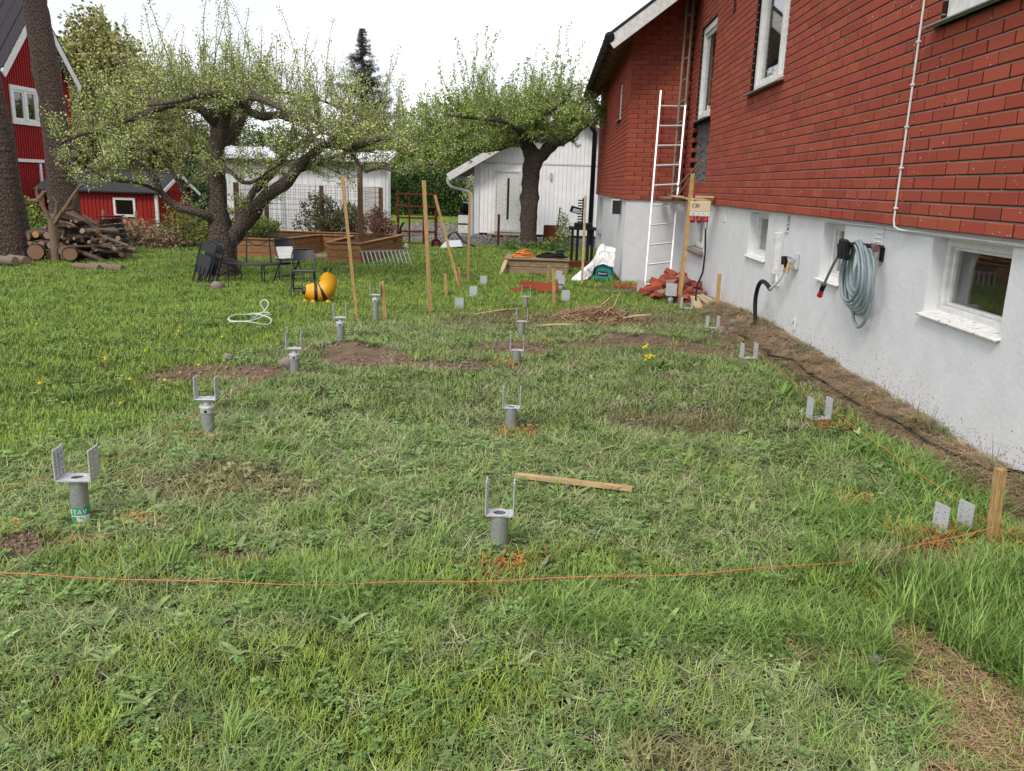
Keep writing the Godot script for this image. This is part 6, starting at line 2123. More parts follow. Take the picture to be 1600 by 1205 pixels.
	var bb := thing("plank_bench", "low plank bench under the rusty wheelbarrow tray", "bench", Vector3(0.1, g, -24.8))
	var pb := MB.new()
	pb.bbox(Vector3(0, 0.18, 0), Vector3(0.75, 0.035, 0.3), 0.005)
	obj(pb, "seat", M.timber_grey, bb)
	for q in [-0.25, 0.25]:
		var o := MB.new()
		o.bbox(Vector3(q, 0.08, 0), Vector3(0.12, 0.16, 0.26), 0.005)
		obj(o, "block", M.post_wood, bb)
	# black garden rack with slatted back and a work light
	var rk := thing("garden_rack", "black wooden rack with slatted back beside the house corner", "rack", Vector3(0.78, g, -19.4))
	for q in [-0.22, -0.1, 0.14, 0.24]:
		for zz in [-0.15, 0.15]:
			var o := MB.new()
			o.bbox(Vector3(q, 0.42, zz), Vector3(0.05, 0.85, 0.05), 0.005)
			obj(o, "leg", M.black, rk)
	var tp := MB.new()
	tp.bbox(Vector3(0, 0.86, 0), Vector3(0.62, 0.06, 0.42), 0.008)
	tp.bbox(Vector3(0.02, 0.93, -0.05), Vector3(0.42, 0.1, 0.3), 0.02)
	obj(tp, "top", M.black, rk)
	var bk := MB.new()
	for i in 9:
		bk.bbox(Vector3(-0.06, 1.0 + i * 0.06, -0.1), Vector3(0.12, 0.03, 0.02), 0.003)
	bk.bbox(Vector3(-0.005, 1.25, -0.115), Vector3(0.03, 0.58, 0.02), 0.003)
	obj(bk, "slatted_back", M.black, rk)
	var fl := thing("work_light", "tilted black work light hung on the slatted rack", "lamp", Vector3(0.60, g + 1.27, -19.25))
	var fb := MB.new()
	fb.bbox(Vector3.ZERO, Vector3(0.24, 0.13, 0.1), 0.015, Basis(Vector3(0, 0, 1), -0.25) * Basis(Vector3(1, 0, 0), 0.3))
	obj(fb, "housing", M.black, fl)
	var fg := MB.new()
	fg.bbox(Vector3(0.02, -0.02, 0.05), Vector3(0.17, 0.09, 0.02), 0.01, Basis(Vector3(0, 0, 1), -0.25) * Basis(Vector3(1, 0, 0), 0.3))
	obj(fg, "glass", M.zinc, fl)
	var lc := MB.new()
	lc.bbox(Vector3(0.7, g + 0.09, -18.7), Vector3(0.55, 0.17, 0.3), 0.01)
	tag(obj(lc, "low_crate", M.trellis), "low dark red-brown crate under the black rack", "crate")

func smooth(p: Array, k: int) -> Array:
	var out := []
	for i in p.size() - 1:
		for q in k:
			out.append(p[i].cubic_interpolate(p[i + 1], p[max(i - 1, 0)], p[min(i + 2, p.size() - 1)], q / float(k)))
	out.append(p[-1])
	return out

func coil(b: MB, o: Vector3, n: int, r: float, seed: int, thick: float, sq := 0.6) -> void:
	rng.seed = seed
	var pts := []
	for i in n * 14:
		var a := TAU * i / 14.0
		var rr := r * (0.65 + 0.35 * sin(i * 0.37 + seed) + rng.randf_range(-0.04, 0.04))
		pts.append(o + Vector3(cos(a) * rr, thick + 0.10 * (0.5 + 0.5 * sin(i * 0.11)) * (1.2 - rr / r), sin(a) * rr * sq))
	b.tube(pts, thick, 5)

func build_wall_things() -> void:
	var g := -0.26
	# planter box with cable heaps
	var t := thing("planter_box", "weathered plank planter box with cables lying on top", "planter", Vector3(-0.19, g, -17.2))
	for q in [[Vector3(-0.62, 0, 0.2), Vector3(0.62, 0, 0.2)], [Vector3(0.62, 0, 0.2), Vector3(0.62, 0, -0.9)], [Vector3(0.62, 0, -0.9), Vector3(-0.62, 0, -0.9)], [Vector3(-0.62, 0, -0.9), Vector3(-0.62, 0, 0.2)]]:
		plank_wall(t, q[0], q[1], 2, 0.145, M.timber_grey)
	for q in [[Vector3(0, 0.302, 0.2), Vector3(1.3, 0.025, 0.12)], [Vector3(-0.6, 0.304, -0.35), Vector3(0.14, 0.025, 0.98)], [Vector3(0.6, 0.304, -0.35), Vector3(0.1, 0.025, 0.98)]]:
		var o := MB.new()
		o.bbox(q[0], q[1], 0.004)
		obj(o, "capping", M.timber_grey, t)
	var lid := MB.new()
	lid.box(Vector3(0, 0.26, -0.35), Vector3(1.2, 0.03, 1.05))
	obj(lid, "soil", M.timber_grey, t)
	var oc := MB.new()
	coil(oc, Vector3(-0.5, g + 0.33, -17.15), 7, 0.23, 3, 0.014)
	coil(oc, Vector3(-0.47, g + 0.38, -17.15), 5, 0.17, 5, 0.014)
	tag(obj(oc, "orange_cable", mat(lin(0.65, 0.20, 0.03), 0.5)), "heap of orange extension cable on the planter box", "cable")
	var dc := MB.new()
	coil(dc, Vector3(0.02, g + 0.33, -17.15), 8, 0.25, 7, 0.014)
	coil(dc, Vector3(0.22, g + 0.33, -17.12), 6, 0.2, 9, 0.013)
	tag(obj(dc, "black_cable", M.black), "heap of black cable on the planter box", "cable")
	var gp := MB.new()
	gp.col = Color(0.02, 0.08, 0.06)
	gp.lathe([[0.07, 0], [0.1, 0.16], [0.108, 0.16], [0.108, 0.18], [0.09, 0.18], [0, 0.1]], 16, Transform3D(Basis(), Vector3(0.26, g + 0.32, -17.4)))
	tag(obj(gp, "plant_pot", M.vc_soft), "dark green plant pot standing behind the black cable", "pot")
	var lb := MB.new()
	lb.bar(Vector3(-0.92, g + 0.0, -16.8), Vector3(-0.82, g + 0.28, -16.92), 0.09, 0.02)
	tag(obj(lb, "leaning_board", M.pine_pale), "pale offcut leaning on the end of the planter box", "board")
	# teal bag and white sheet at the wing corner
	var bg := thing("compost_bag", "teal plastic bag with a black label by the wing corner", "bag", Vector3(1.1, g - 0.02, -16.35))
	var bb := MB.new()
	bb.col = Color(0.01, 0.22, 0.22)
	bb.bbox(Vector3(0, 0.2, 0), Vector3(0.38, 0.42, 0.2), 0.05, Basis(Vector3(1, 0, 0), -0.15))
	bb.bbox(Vector3(-0.02, 0.06, 0.06), Vector3(0.46, 0.13, 0.2), 0.04)
	obj(bb, "bag", M.vc_soft, bg)
	var lab := MB.new()
	lab.bbox(Vector3(-0.02, 0.165, 0.135), Vector3(0.2, 0.085, 0.012), 0.004, Basis(Vector3(1, 0, 0), -0.15))
	var lo := obj(lab, "label_panel", M.dark, bg)
	var mk := MB.new()
	for i in 8:
		var x := -0.095 + i * 0.021
		mk.box(Vector3(x, 0.163 + (0.008 if i == 1 else 0.0), 0.1435), Vector3(0.009, 0.03 + (0.014 if i < 2 else 0.0) - 0.002 * i, 0.004), Basis(Vector3(0, 0, 1), -0.3 if i % 2 == 0 else 0.35))
		mk.box(Vector3(x + 0.008, 0.156 + 0.01 * (i % 2), 0.1435), Vector3(0.016, 0.008, 0.004))
	obj(mk, "lettering", M.white, lo)
	var sh := MB.new()
	# sheet: bunched over the bag top, falling to the grass on the left
	var rows := [
		[Vector3(0.46, -0.02, -16.1), Vector3(0.60, 0.0, -16.0), Vector3(0.74, 0.02, -16.05), Vector3(0.86, 0.10, -16.15), Vector3(0.93, 0.26, -16.2), Vector3(1.05, 0.33, -16.19), Vector3(1.17, 0.30, -16.19), Vector3(1.28, 0.26, -16.2)],
		[Vector3(0.50, 0.05, -16.15), Vector3(0.63, 0.13, -16.08), Vector3(0.76, 0.22, -16.12), Vector3(0.87, 0.30, -16.18), Vector3(0.95, 0.40, -16.22), Vector3(1.06, 0.45, -16.22), Vector3(1.18, 0.42, -16.22), Vector3(1.29, 0.38, -16.24)],
		[Vector3(0.55, 0.08, -16.3), Vector3(0.68, 0.20, -16.25), Vector3(0.80, 0.31, -16.25), Vector3(0.91, 0.42, -16.27), Vector3(0.98, 0.52, -16.3), Vector3(1.08, 0.56, -16.3), Vector3(1.19, 0.55, -16.3), Vector3(1.31, 0.55, -16.32)],
		[Vector3(0.60, 0.06, -16.5), Vector3(0.72, 0.18, -16.45), Vector3(0.84, 0.32, -16.42), Vector3(0.93, 0.46, -16.4), Vector3(0.98, 0.62, -16.4), Vector3(1.07, 0.70, -16.4), Vector3(1.18, 0.64, -16.42), Vector3(1.32, 0.62, -16.45)],
		[Vector3(0.66, -0.02, -16.7), Vector3(0.78, 0.05, -16.65), Vector3(0.88, 0.15, -16.6), Vector3(0.96, 0.35, -16.55), Vector3(1.0, 0.55, -16.52), Vector3(1.08, 0.62, -16.52), Vector3(1.2, 0.55, -16.55), Vector3(1.33, 0.4, -16.6)]]
	var at := func(u: float, v: float) -> Vector3:
		var fu := clampf(u * 7.0, 0, 6.999)
		var fv := clampf(v * 4.0, 0, 3.999)
		var i := int(fu)
		var j := int(fv)
		var pr := []
		for k in [j, j + 1]:
			var r: Array = rows[k]
			pr.append(r[i].cubic_interpolate(r[i + 1], r[max(i - 1, 0)], r[min(i + 2, 7)], fu - i))
		var p: Vector3 = pr[0].lerp(pr[1], smoothstep(0.0, 1.0, fv - j))
		return p + Vector3(0, g, 0) + Vector3(0.4, 1, 1) * 0.028 * nz2.get_noise_2d(u * 600 + v * 200, v * 300)
	var nu := 40
	var nv := 28
	for j in nv:
		for i in nu:
			sh.quad(at.call(i / float(nu), j / float(nv)), at.call((i + 1) / float(nu), j / float(nv)), at.call((i + 1) / float(nu), (j + 1) / float(nv)), at.call(i / float(nu), (j + 1) / float(nv)))
	tag(obj(sh, "white_sheet", M.white_clad), "crumpled white plastic sheet draped over the teal bag", "sheet")
	# long aluminium ladder leaning into the corner
	var ld := thing("aluminium_ladder", "long aluminium ladder leaning against the brick wing", "ladder", Vector3.ZERO)
	var L0 := Vector3(1.80, -0.28, -15.25)
	var L1 := Vector3(1.945, 3.24, -16.05)
	var R0 := Vector3(2.24, -0.20, -15.25)
	var R1 := Vector3(2.41, 3.24, -16.05)
	for q in [[L0, L1], [R0, R1]]:
		var o := MB.new()
		o.bar(q[0], q[1], 0.028, 0.065)
		obj(o, "rail", M.alu, ld)
	for i in 10:
		var f := (i + 0.25) / 10.0
		var o := MB.new()
		o.tube([L0.lerp(L1, f), R0.lerp(R1, f)], 0.018, 8)
		obj(o, "rung", M.alu, ld)
	# power box on its post
	var pb := thing("power_box", "beige site power box with red sockets screwed to a tall post", "power box", Vector3(2.08, -0.23, -13.0))
	var post := MB.new()
	post.bar(Vector3(0.0, -0.05, 0), Vector3(0.06, 1.98, -0.02), 0.06, 0.045)
	obj(post, "post", M.pine, pb)
	var bx := MB.new()
	bx.col = Color(0.66, 0.56, 0.38)
	bx.bbox(Vector3(0.2, 1.5, 0.02), Vector3(0.3, 0.16, 0.15), 0.012)
	obj(bx, "housing", M.vc_soft, pb)
	var bl := MB.new()
	bl.col = Color(0.72, 0.66, 0.52)
	bl.bbox(Vector3(0.2, 1.385, 0.03), Vector3(0.3, 0.07, 0.15), 0.006)
	obj(bl, "lower_panel", M.vc_soft, pb)
	for i in 4:
		var o := MB.new()
		o.bbox(Vector3(0.085 + i * 0.075, 1.39, 0.108), Vector3(0.062, 0.06, 0.012), 0.004)
		var ou := obj(o, "outlet", M.white, pb)
		var d := MB.new()
		d.box(Vector3(0.085 + i * 0.075, 1.395, 0.115), Vector3(0.014, 0.01, 0.004))
		obj(d, "keyhole", M.dark, ou)
	for i in 3:
		var o := MB.new()
		o.col = Color(0.42, 0.015, 0.02)
		o.tube([Vector3(0.09 + i * 0.1, 1.35, 0.05), Vector3(0.09 + i * 0.1, 1.275, 0.10)], 0.038, 14)
		obj(o, "red_socket", M.vc_soft, pb)
	var dg := MB.new()
	for q in [[0.12, 1.53, 0.10, 0.008], [0.12, 1.49, 0.10, 0.008], [0.07, 1.51, 0.008, 0.045], [0.17, 1.51, 0.008, 0.045], [0.14, 1.508, 0.03, 0.018]]:
		dg.box(Vector3(q[0], q[1], 0.0965), Vector3(q[2], q[3], 0.004))
	obj(dg, "printed_panel", M.room, pb)
	var wd := MB.new()
	wd.bbox(Vector3(0.2, 1.6, -0.02), Vector3(0.3, 0.035, 0.2), 0.004, Basis(Vector3(0, 1, 0), 0.2))
	wd.bbox(Vector3(0.26, 1.64, 0.0), Vector3(0.28, 0.03, 0.16), 0.004, Basis(Vector3(0, 1, 0), -0.15))
	obj(wd, "wood_block", M.pine_pale, pb)
	var pg := MB.new()
	pg.tube([Vector3(0.29, 1.27, 0.11), Vector3(0.29, 1.17, 0.13)], 0.03, 10)
	obj(pg, "plug", M.zinc_tube, pb)
	var cb := MB.new()
	cb.tube([Vector3(2.37, 0.95, -12.87), Vector3(2.38, 0.6, -12.8), Vector3(2.36, 0.3, -12.75), Vector3(2.28, 0.1, -12.7), Vector3(2.26, -0.1, -12.6), Vector3(2.3, -0.2, -12.4), Vector3(2.38, -0.17, -12.0)], 0.014, 7)
	tag(obj(cb, "power_cable", M.black), "black cable hanging from the power box to the ground", "cable")
	# platform of boards propped on the ledge, with braces
	var pf := thing("board_platform", "makeshift platform of boards jutting from the inner corner ledge", "platform", Vector3(2.35, 1.36, -15.6))
	for q in [[Vector3(-0.28, 0.0, 0.2), Vector3(0.12, 0.03, 1.4)], [Vector3(-0.12, 0.03, 0.35), Vector3(0.14, 0.028, 1.7)], [Vector3(0.03, 0.005, 0.5), Vector3(0.12, 0.03, 1.8)]]:
		var o := MB.new()
		o.bbox(q[0], q[1], 0.004, Basis(Vector3(0, 1, 0), -0.06))
		obj(o, "board", M.pine_pale if q[0].x > -0.2 else M.timber_grey, pf)
	for q in [[Vector3(-0.2, 0.03, 0.1), Vector3(0.1, 0.62, 1.5)], [Vector3(-0.1, 0.0, 0.25), Vector3(0.11, 0.6, 1.55)]]:
		var o := MB.new()
		o.tube([q[0], q[1]], 0.012, 6)
		obj(o, "brace", M.steel_old, pf)
	# heap of old bricks
	rng.seed = 99
	for i in 62:
		var a := rng.randf() * TAU
		var rr := sqrt(rng.randf())
		var x := 2.08 + cos(a) * rr * 0.46
		var z := -13.75 + sin(a) * rr * 0.85
		var hgt := 0.42 * maxf(0.0, 1.0 - rr * rr) * rng.randf_range(0.55, 1.0)
		var o := MB.new()
		o.col = palette[rng.randi() % 10] if rng.randf() < 0.55 else Color(0.50, 0.33, 0.28).lerp(Color(0.42, 0.14, 0.09), rng.randf())
		var ln := rng.randf_range(0.12, 0.28)
		o.bbox(Vector3.ZERO, Vector3(ln, 0.065, 0.12), 0.008)
		if i % 9 == 0:
			o.col = Color(0.05, 0.02, 0.02)
			for k in 5: o.lathe([[0.0, 0.0335], [0.013, 0.0335]], 8, Transform3D(Basis(), Vector3(-ln * 0.4 + k * ln * 0.2, 0, 0)))
		var m := obj(o, "old_brick", M.brick)
		m.transform = Transform3D(Basis.from_euler(Vector3(rng.randf_range(-0.5, 0.5), rng.randf() * TAU, rng.randf_range(-0.45, 0.45))), Vector3(x, gh(x, z) + 0.035 + hgt, z))
		tag(m, "broken red brick in the heap under the leaning ladder", "brick", "old bricks heaped under the ladder")
	for i in 16:
		var o := MB.new()
		var x := 1.5 + rng.randf_range(-0.22, 0.35)
		var z := -15.5 + rng.randf_range(-0.35, 0.6)
		o.col = palette[rng.randi() % 10]
		o.bbox(Vector3.ZERO, Vector3(rng.randf_range(0.05, 0.14), 0.05, rng.randf_range(0.05, 0.1)), 0.01)
		var m := obj(o, "brick_shard", M.brick)
		m.transform = Transform3D(Basis.from_euler(Vector3(rng.randf_range(-0.5, 0.5), rng.randf() * TAU, rng.randf_range(-0.45, 0.45))), Vector3(x, gh(x, z) + 0.02, z))
		tag(m, "brick shard scattered at the foot of the wing wall", "brick", "brick shards at the wing wall")
	for q in [[Vector3(2.30, -0.1, -12.95), Vector3(2.22, -0.16, -12.05), 0.12], [Vector3(2.36, -0.08, -13.0), Vector3(2.44, -0.13, -11.95), 0.07], [Vector3(2.4, -0.06, -12.9), Vector3(2.52, -0.1, -11.9), 0.05]]:
		var o := MB.new()
		o.bar(q[0], q[1], q[2], 0.03)
		tag(obj(o, "pale_plank", M.pine_pale), ["wide pale plank end sliding off the brick heap", "narrow pale plank beside the wide one by the brick heap", "thinnest pale lath against the basement wall by the brick heap"][int(used["pale_plank"]) - 1], "plank")
	# heap of bark and wood splinters
	var ch := MB.new()
	for i in 900:
		var a := rng.randf() * TAU
		var rr := sqrt(rng.randf())
		var x := 0.68 + cos(a) * rr * 0.58
		var z := -10.75 + sin(a) * rr * 0.5
		var h := 0.17 * (1 - rr * rr) * rng.randf_range(0.4, 1.0)
		ch.col = Color(0.36, 0.22, 0.13).lerp(Color(0.62, 0.44, 0.26), pow(rng.randf(), 1.5)) * rng.randf_range(0.55, 1.1)
		ch.col.a = 1
		var d := (rdir() + Vector3(0, rng.randf_range(-0.35, 0.35), 0)).normalized()
		var ln := rng.randf_range(0.04, 0.19)
		var p := Vector3(x, gh(x, z) + 0.01 + h, z)
		ch.bar(p - d * ln * 0.5, p + d * ln * 0.5, rng.randf_range(0.006, 0.02), rng.randf_range(0.003, 0.01))
	stuff(tag(obj(ch, "splinter_heap", M.vc), "heap of brown bark and wood splinters on the plot", "heap"))
	for q in [[Vector3(0.72, -0.02, -10.9), Vector3(0.85, 0.16, -10.6)], [Vector3(0.88, -0.05, -10.85), Vector3(0.95, 0.18, -10.75)], [Vector3(0.98, -0.1, -10.5), Vector3(1.35, -0.06, -10.6)], [Vector3(-0.12, -0.12, -9.75), Vector3(0.35, -0.10, -9.85)], [Vector3(-0.9, -0.14, -10.6), Vector3(-0.35, -0.15, -11.4)]]:
		var o := MB.new()
		var k: Vector3 = q[0].lerp(q[1], 0.5) + Vector3(0.01, 0.012, 0.01)
		o.tube([q[0], k, q[1]], [0.014, 0.016, 0.008], 7)
		tag(obj(o, "stick", M.pine_pale), ["pale stick poking up from the splinter heap, leaning right", "shorter pale stick poking up from the splinter heap", "thick stripped stick lying at the splinter heap's edge", "stripped branch lying behind a low screw pile", "thin pale stick lying on the far grass of the plot"][int(used["stick"]) - 1], "stick")
	# terracotta-red scraps
	for q in [[Vector3(-0.48, -0.2, -13.9), Vector3(0.22, 0.02, 0.2), 0.4, 0.15], [Vector3(-0.28, -0.13, -14.05), Vector3(0.3, 0.12, 0.02), 0.1, -0.5], [Vector3(0.0, -0.14, -14.0), Vector3(0.42, 0.14, 0.025), -0.1, -0.7], [Vector3(0.02, -0.19, -13.85), Vector3(0.36, 0.025, 0.14), -0.15, 0.15]]:
		var o := MB.new()
		o.col = Color(0.42, 0.10, 0.06)
		o.bbox(q[0], q[1], 0.005, Basis(Vector3.UP, q[2]) * Basis(Vector3(1, 0, 0), q[3]))
		tag(obj(o, "terracotta_scrap", M.brick), ["flat pointed terracotta scrap lying in the grass", "upright dark terracotta piece behind the flat one", "longest tilted terracotta piece with pale mortar", "low terracotta strip in front of the longest piece"][int(used["terracotta_scrap"]) - 1], "scrap")
	# garden hose on its hanger
	var hk := thing("hose_hanger", "black plastic hose hanger fixed to the basement wall", "hanger", Vector3(2.56, 1.07, -6.75))
	var h1 := MB.new()
	h1.bbox(Vector3(-0.175, 0.015, -0.13), Vector3(0.03, 0.15, 0.2), 0.016, Basis(Vector3(0, 0, 1), 0.12))
	h1.bbox(Vector3(-0.172, -0.045, -0.13), Vector3(0.03, 0.06, 0.23), 0.014, Basis(Vector3(0, 0, 1), 0.12))
	obj(h1, "front_plate", M.black, hk)
	for i in 5:
		var h2 := MB.new()
		h2.bbox(Vector3(-0.196, -0.01, -0.21 + i * 0.04), Vector3(0.01, 0.12, 0.014), 0.003, Basis(Vector3(0, 0, 1), 0.12))
		obj(h2, "rib", M.black_metal, hk)
	var h3 := MB.new()
	h3.tube([Vector3(-0.17, 0.05, -0.1), Vector3(-0.13, 0.055, 0.05), Vector3(-0.07, 0.055, 0.18), Vector3(0.0, 0.05, 0.22)], 0.018, 12)
	h3.bbox(Vector3(-0.008, 0.0, 0.22), Vector3(0.014, 0.11, 0.07), 0.005)
	obj(h3, "saddle", M.black, hk)
	var hz := MB.new()
	rng.seed = 5
	var ctl := []
	for k in 7:
		var dep: float = [0.46, 0.53, 0.43, 0.56, 0.49, 0.40, 0.52][k]
		var hw: float = [0.26, 0.30, 0.22, 0.33, 0.28, 0.2, 0.31][k]
		for i in 10:
			var a := TAU * i / 10.0
			var c := cos(a)
			var s := sin(a)
			ctl.append(Vector3(2.42 + 0.016 * (k % 4) + 0.03 * (0.5 - 0.5 * c) * (k % 2) - 0.02 * s, 1.135 - 0.5 * dep + 0.5 * dep * c + 0.01 * (k % 3), -6.74 + s * hw * (1.0 - 0.2 * c) + 0.015 * (k - 3)))
	for i in 9:
		var a := lerpf(0.3, TAU - 0.4, i / 8.0)
		ctl.append(Vector3(2.475, 0.80 + 0.31 * cos(a), -6.62 + 0.2 * sin(a)))
	ctl.append(Vector3(2.43, 1.1, -6.8))
	ctl.append(Vector3(2.40, 1.08, -6.95))
	ctl.append(Vector3(2.40, 0.98, -7.08))
	ctl.append(Vector3(2.42, 0.84, -7.28))
	ctl.append(Vector3(2.44, 0.72, -7.44))
	var pts := smooth(ctl, 4)
	var hose := thing("garden_hose", "coiled grey-blue hose hanging on the basement wall", "hose")
	hz.tube(pts, 0.0125, 8)
	obj(hz, "tube", M.hose, hose)
	var cn := MB.new()
	cn.col = Color(0.5, 0.02, 0.03)
	cn.tube([Vector3(2.442, 0.685, -7.475), Vector3(2.446, 0.62, -7.53)], [0.020, 0.026], 12)
	obj(cn, "coupling", M.vc_soft, hose)
	var cn2 := MB.new()
	cn2.tube([Vector3(2.44, 0.73, -7.43), Vector3(2.442, 0.68, -7.48)], 0.022, 12)
	obj(cn2, "collar", M.black, hose)
	var noz := MB.new()
	noz.col = Color(0.16, 0.06, 0.07)
	noz.tube([Vector3(2.50, 1.13, -6.62), Vector3(2.48, 1.12, -6.5), Vector3(2.475, 1.115, -6.45)], [0.018, 0.018, 0.027], 12)
	obj(noz, "nozzle", M.vc_soft, hose)
	# outside tap with white pipe into black pipe
	var tp := thing("water_tap", "brass outdoor tap manifold on a steel bracket", "tap", Vector3(2.56, 0.8, -8.75))
	var k1 := MB.new()
	k1.bbox(Vector3(-0.02, 0.03, 0.1), Vector3(0.04, 0.17, 0.05), 0.01)
	k1.bbox(Vector3(-0.05, 0.06, 0.0), Vector3(0.03, 0.035, 0.24), 0.006)
	obj(k1, "bracket", M.zinc, tp)
	var k2 := MB.new()
	k2.col = Color(0.45, 0.30, 0.16)
	k2.tube([Vector3(-0.07, 0.0, -0.08), Vector3(-0.09, -0.09, -0.06)], 0.02, 8)
	k2.tube([Vector3(-0.07, 0.02, 0.02), Vector3(-0.09, -0.10, 0.03)], 0.02, 8)
	k2.tube([Vector3(-0.06, -0.03, -0.11), Vector3(-0.06, -0.03, 0.09)], 0.018, 8)
	obj(k2, "valve_body", M.vc_soft, tp)
	var k3 := MB.new()
	k3.tube([Vector3(-0.09, 0.06, -0.12), Vector3(-0.09, -0.02, -0.1)], 0.03, 8)
	k3.bbox(Vector3(-0.10, 0.0, 0.0), Vector3(0.02, 0.1, 0.025), 0.005, Basis(Vector3(1, 0, 0), 0.6))
	obj(k3, "valve_lever", M.black, tp)
	var wp := MB.new()
	wp.tube(smooth([Vector3(2.47, 0.71, -8.82), Vector3(2.45, 0.62, -8.88), Vector3(2.43, 0.54, -8.98), Vector3(2.42, 0.485, -9.12)], 4), 0.016, 9)
	tag(obj(wp, "white_pipe", M.white), "thin white water pipe curving down from the tap", "pipe")
	var bp := MB.new()
	bp.tube(smooth([Vector3(2.42, 0.49, -9.1), Vector3(2.42, 0.53, -9.28), Vector3(2.42, 0.53, -9.48), Vector3(2.42, 0.45, -9.62), Vector3(2.42, 0.30, -9.68), Vector3(2.42, 0.12, -9.62), Vector3(2.42, 0.0, -9.52), Vector3(2.42, -0.15, -9.45)], 4), 0.024, 10)
	tag(obj(bp, "black_pipe", M.black), "thick black pipe rising from the ground to the white one", "pipe")
	# cable along the foot of the wall
	var gc := MB.new()
	var gp2 := []
	for q in [[2.55, -3.3], [2.56, -4.0], [2.52, -4.25], [2.41, -4.35], [2.38, -4.73], [2.36, -5.05], [2.35, -5.40], [2.32, -5.90], [2.30, -6.3], [2.31, -6.72], [2.30, -7.2], [2.31, -7.65], [2.22, -8.11], [2.26, -8.35], [2.2, -8.6], [2.12, -8.9], [2.25, -9.2], [2.2, -9.7]]:
		gp2.append(Vector3(q[0], gh(q[0], q[1]) + 0.028, q[1]))
	gp2 = smooth(gp2, 3)
	gc.tube(gp2, 0.0095, 7)
	tag(obj(gc, "ground_cable", M.black), "black cable lying along the foot of the basement wall", "cable")
	rng.seed = 41
	for q in [[2.15, -10.05, 0.07], [2.25, -9.95, 0.05], [2.1, -9.85, 0.04], [2.32, -10.2, 0.06], [-2.14, -6.75, 0.085], [-5.1, -12.72, 0.12], [1.13, -2.5, 0.03], [-2.72, -6.95, 0.05]]:
		var o := MB.new()
		o.ball(Vector3.ZERO, Vector3(q[2], q[2] * 0.65, q[2] * 0.8), 12)
		for i in o.v.size(): o.v[i] *= 1.0 + 0.35 * nz2.get_noise_3dv(o.v[i] * 900 + Vector3(q[0], q[1], 3) * 50)
		var m := obj(o, "stone", M.stone)
		m.position = Vector3(q[0], gh(q[0], q[1]) + q[2] * 0.4, q[1])
		tag(m, ["largest pale stone by the pipe hole at the wall", "pale stone beside the largest one at the pipe hole", "small stone in front of the pipe hole at the wall", "stone against the foot of the basement wall", "round reddish stone on the bare earth strip by a pile", "flat stone at the foot of the apple tree bench", "small white pebble on the dead grass patch", "pale stone at the far edge of the bare earth strip"][int(used["stone"]) - 1], "stone")

func log_piece(o: Vector3, d: Vector3, l: float, r: float, bark: Color, cut: Color, label: String, group: String) -> void:
	var t := thing("firewood_log", label, "log", o, 0.0, group)
	var b := MB.new()
	b.col = bark
	var a := -d * l * 0.5
	var e := d * l * 0.5
	var side := Vector3(rng.randfn(), rng.randfn(), rng.randfn()) * r * 0.12
	b.tube([a, side, e], [r, r * rng.randf_range(0.92, 1.05), r * rng.randf_range(0.85, 1.0)], 11, false)
	obj(b, "bark", M.log, t)
	var c := MB.new()
	c.col = cut
	c.tube([a - d * 0.001, a + d * 0.004], r * 0.985, 11)
	c.tube([e - d * 0.012, e + d * 0.001], r * 0.86, 11)
	obj(c, "cut_end", M.vc, t)

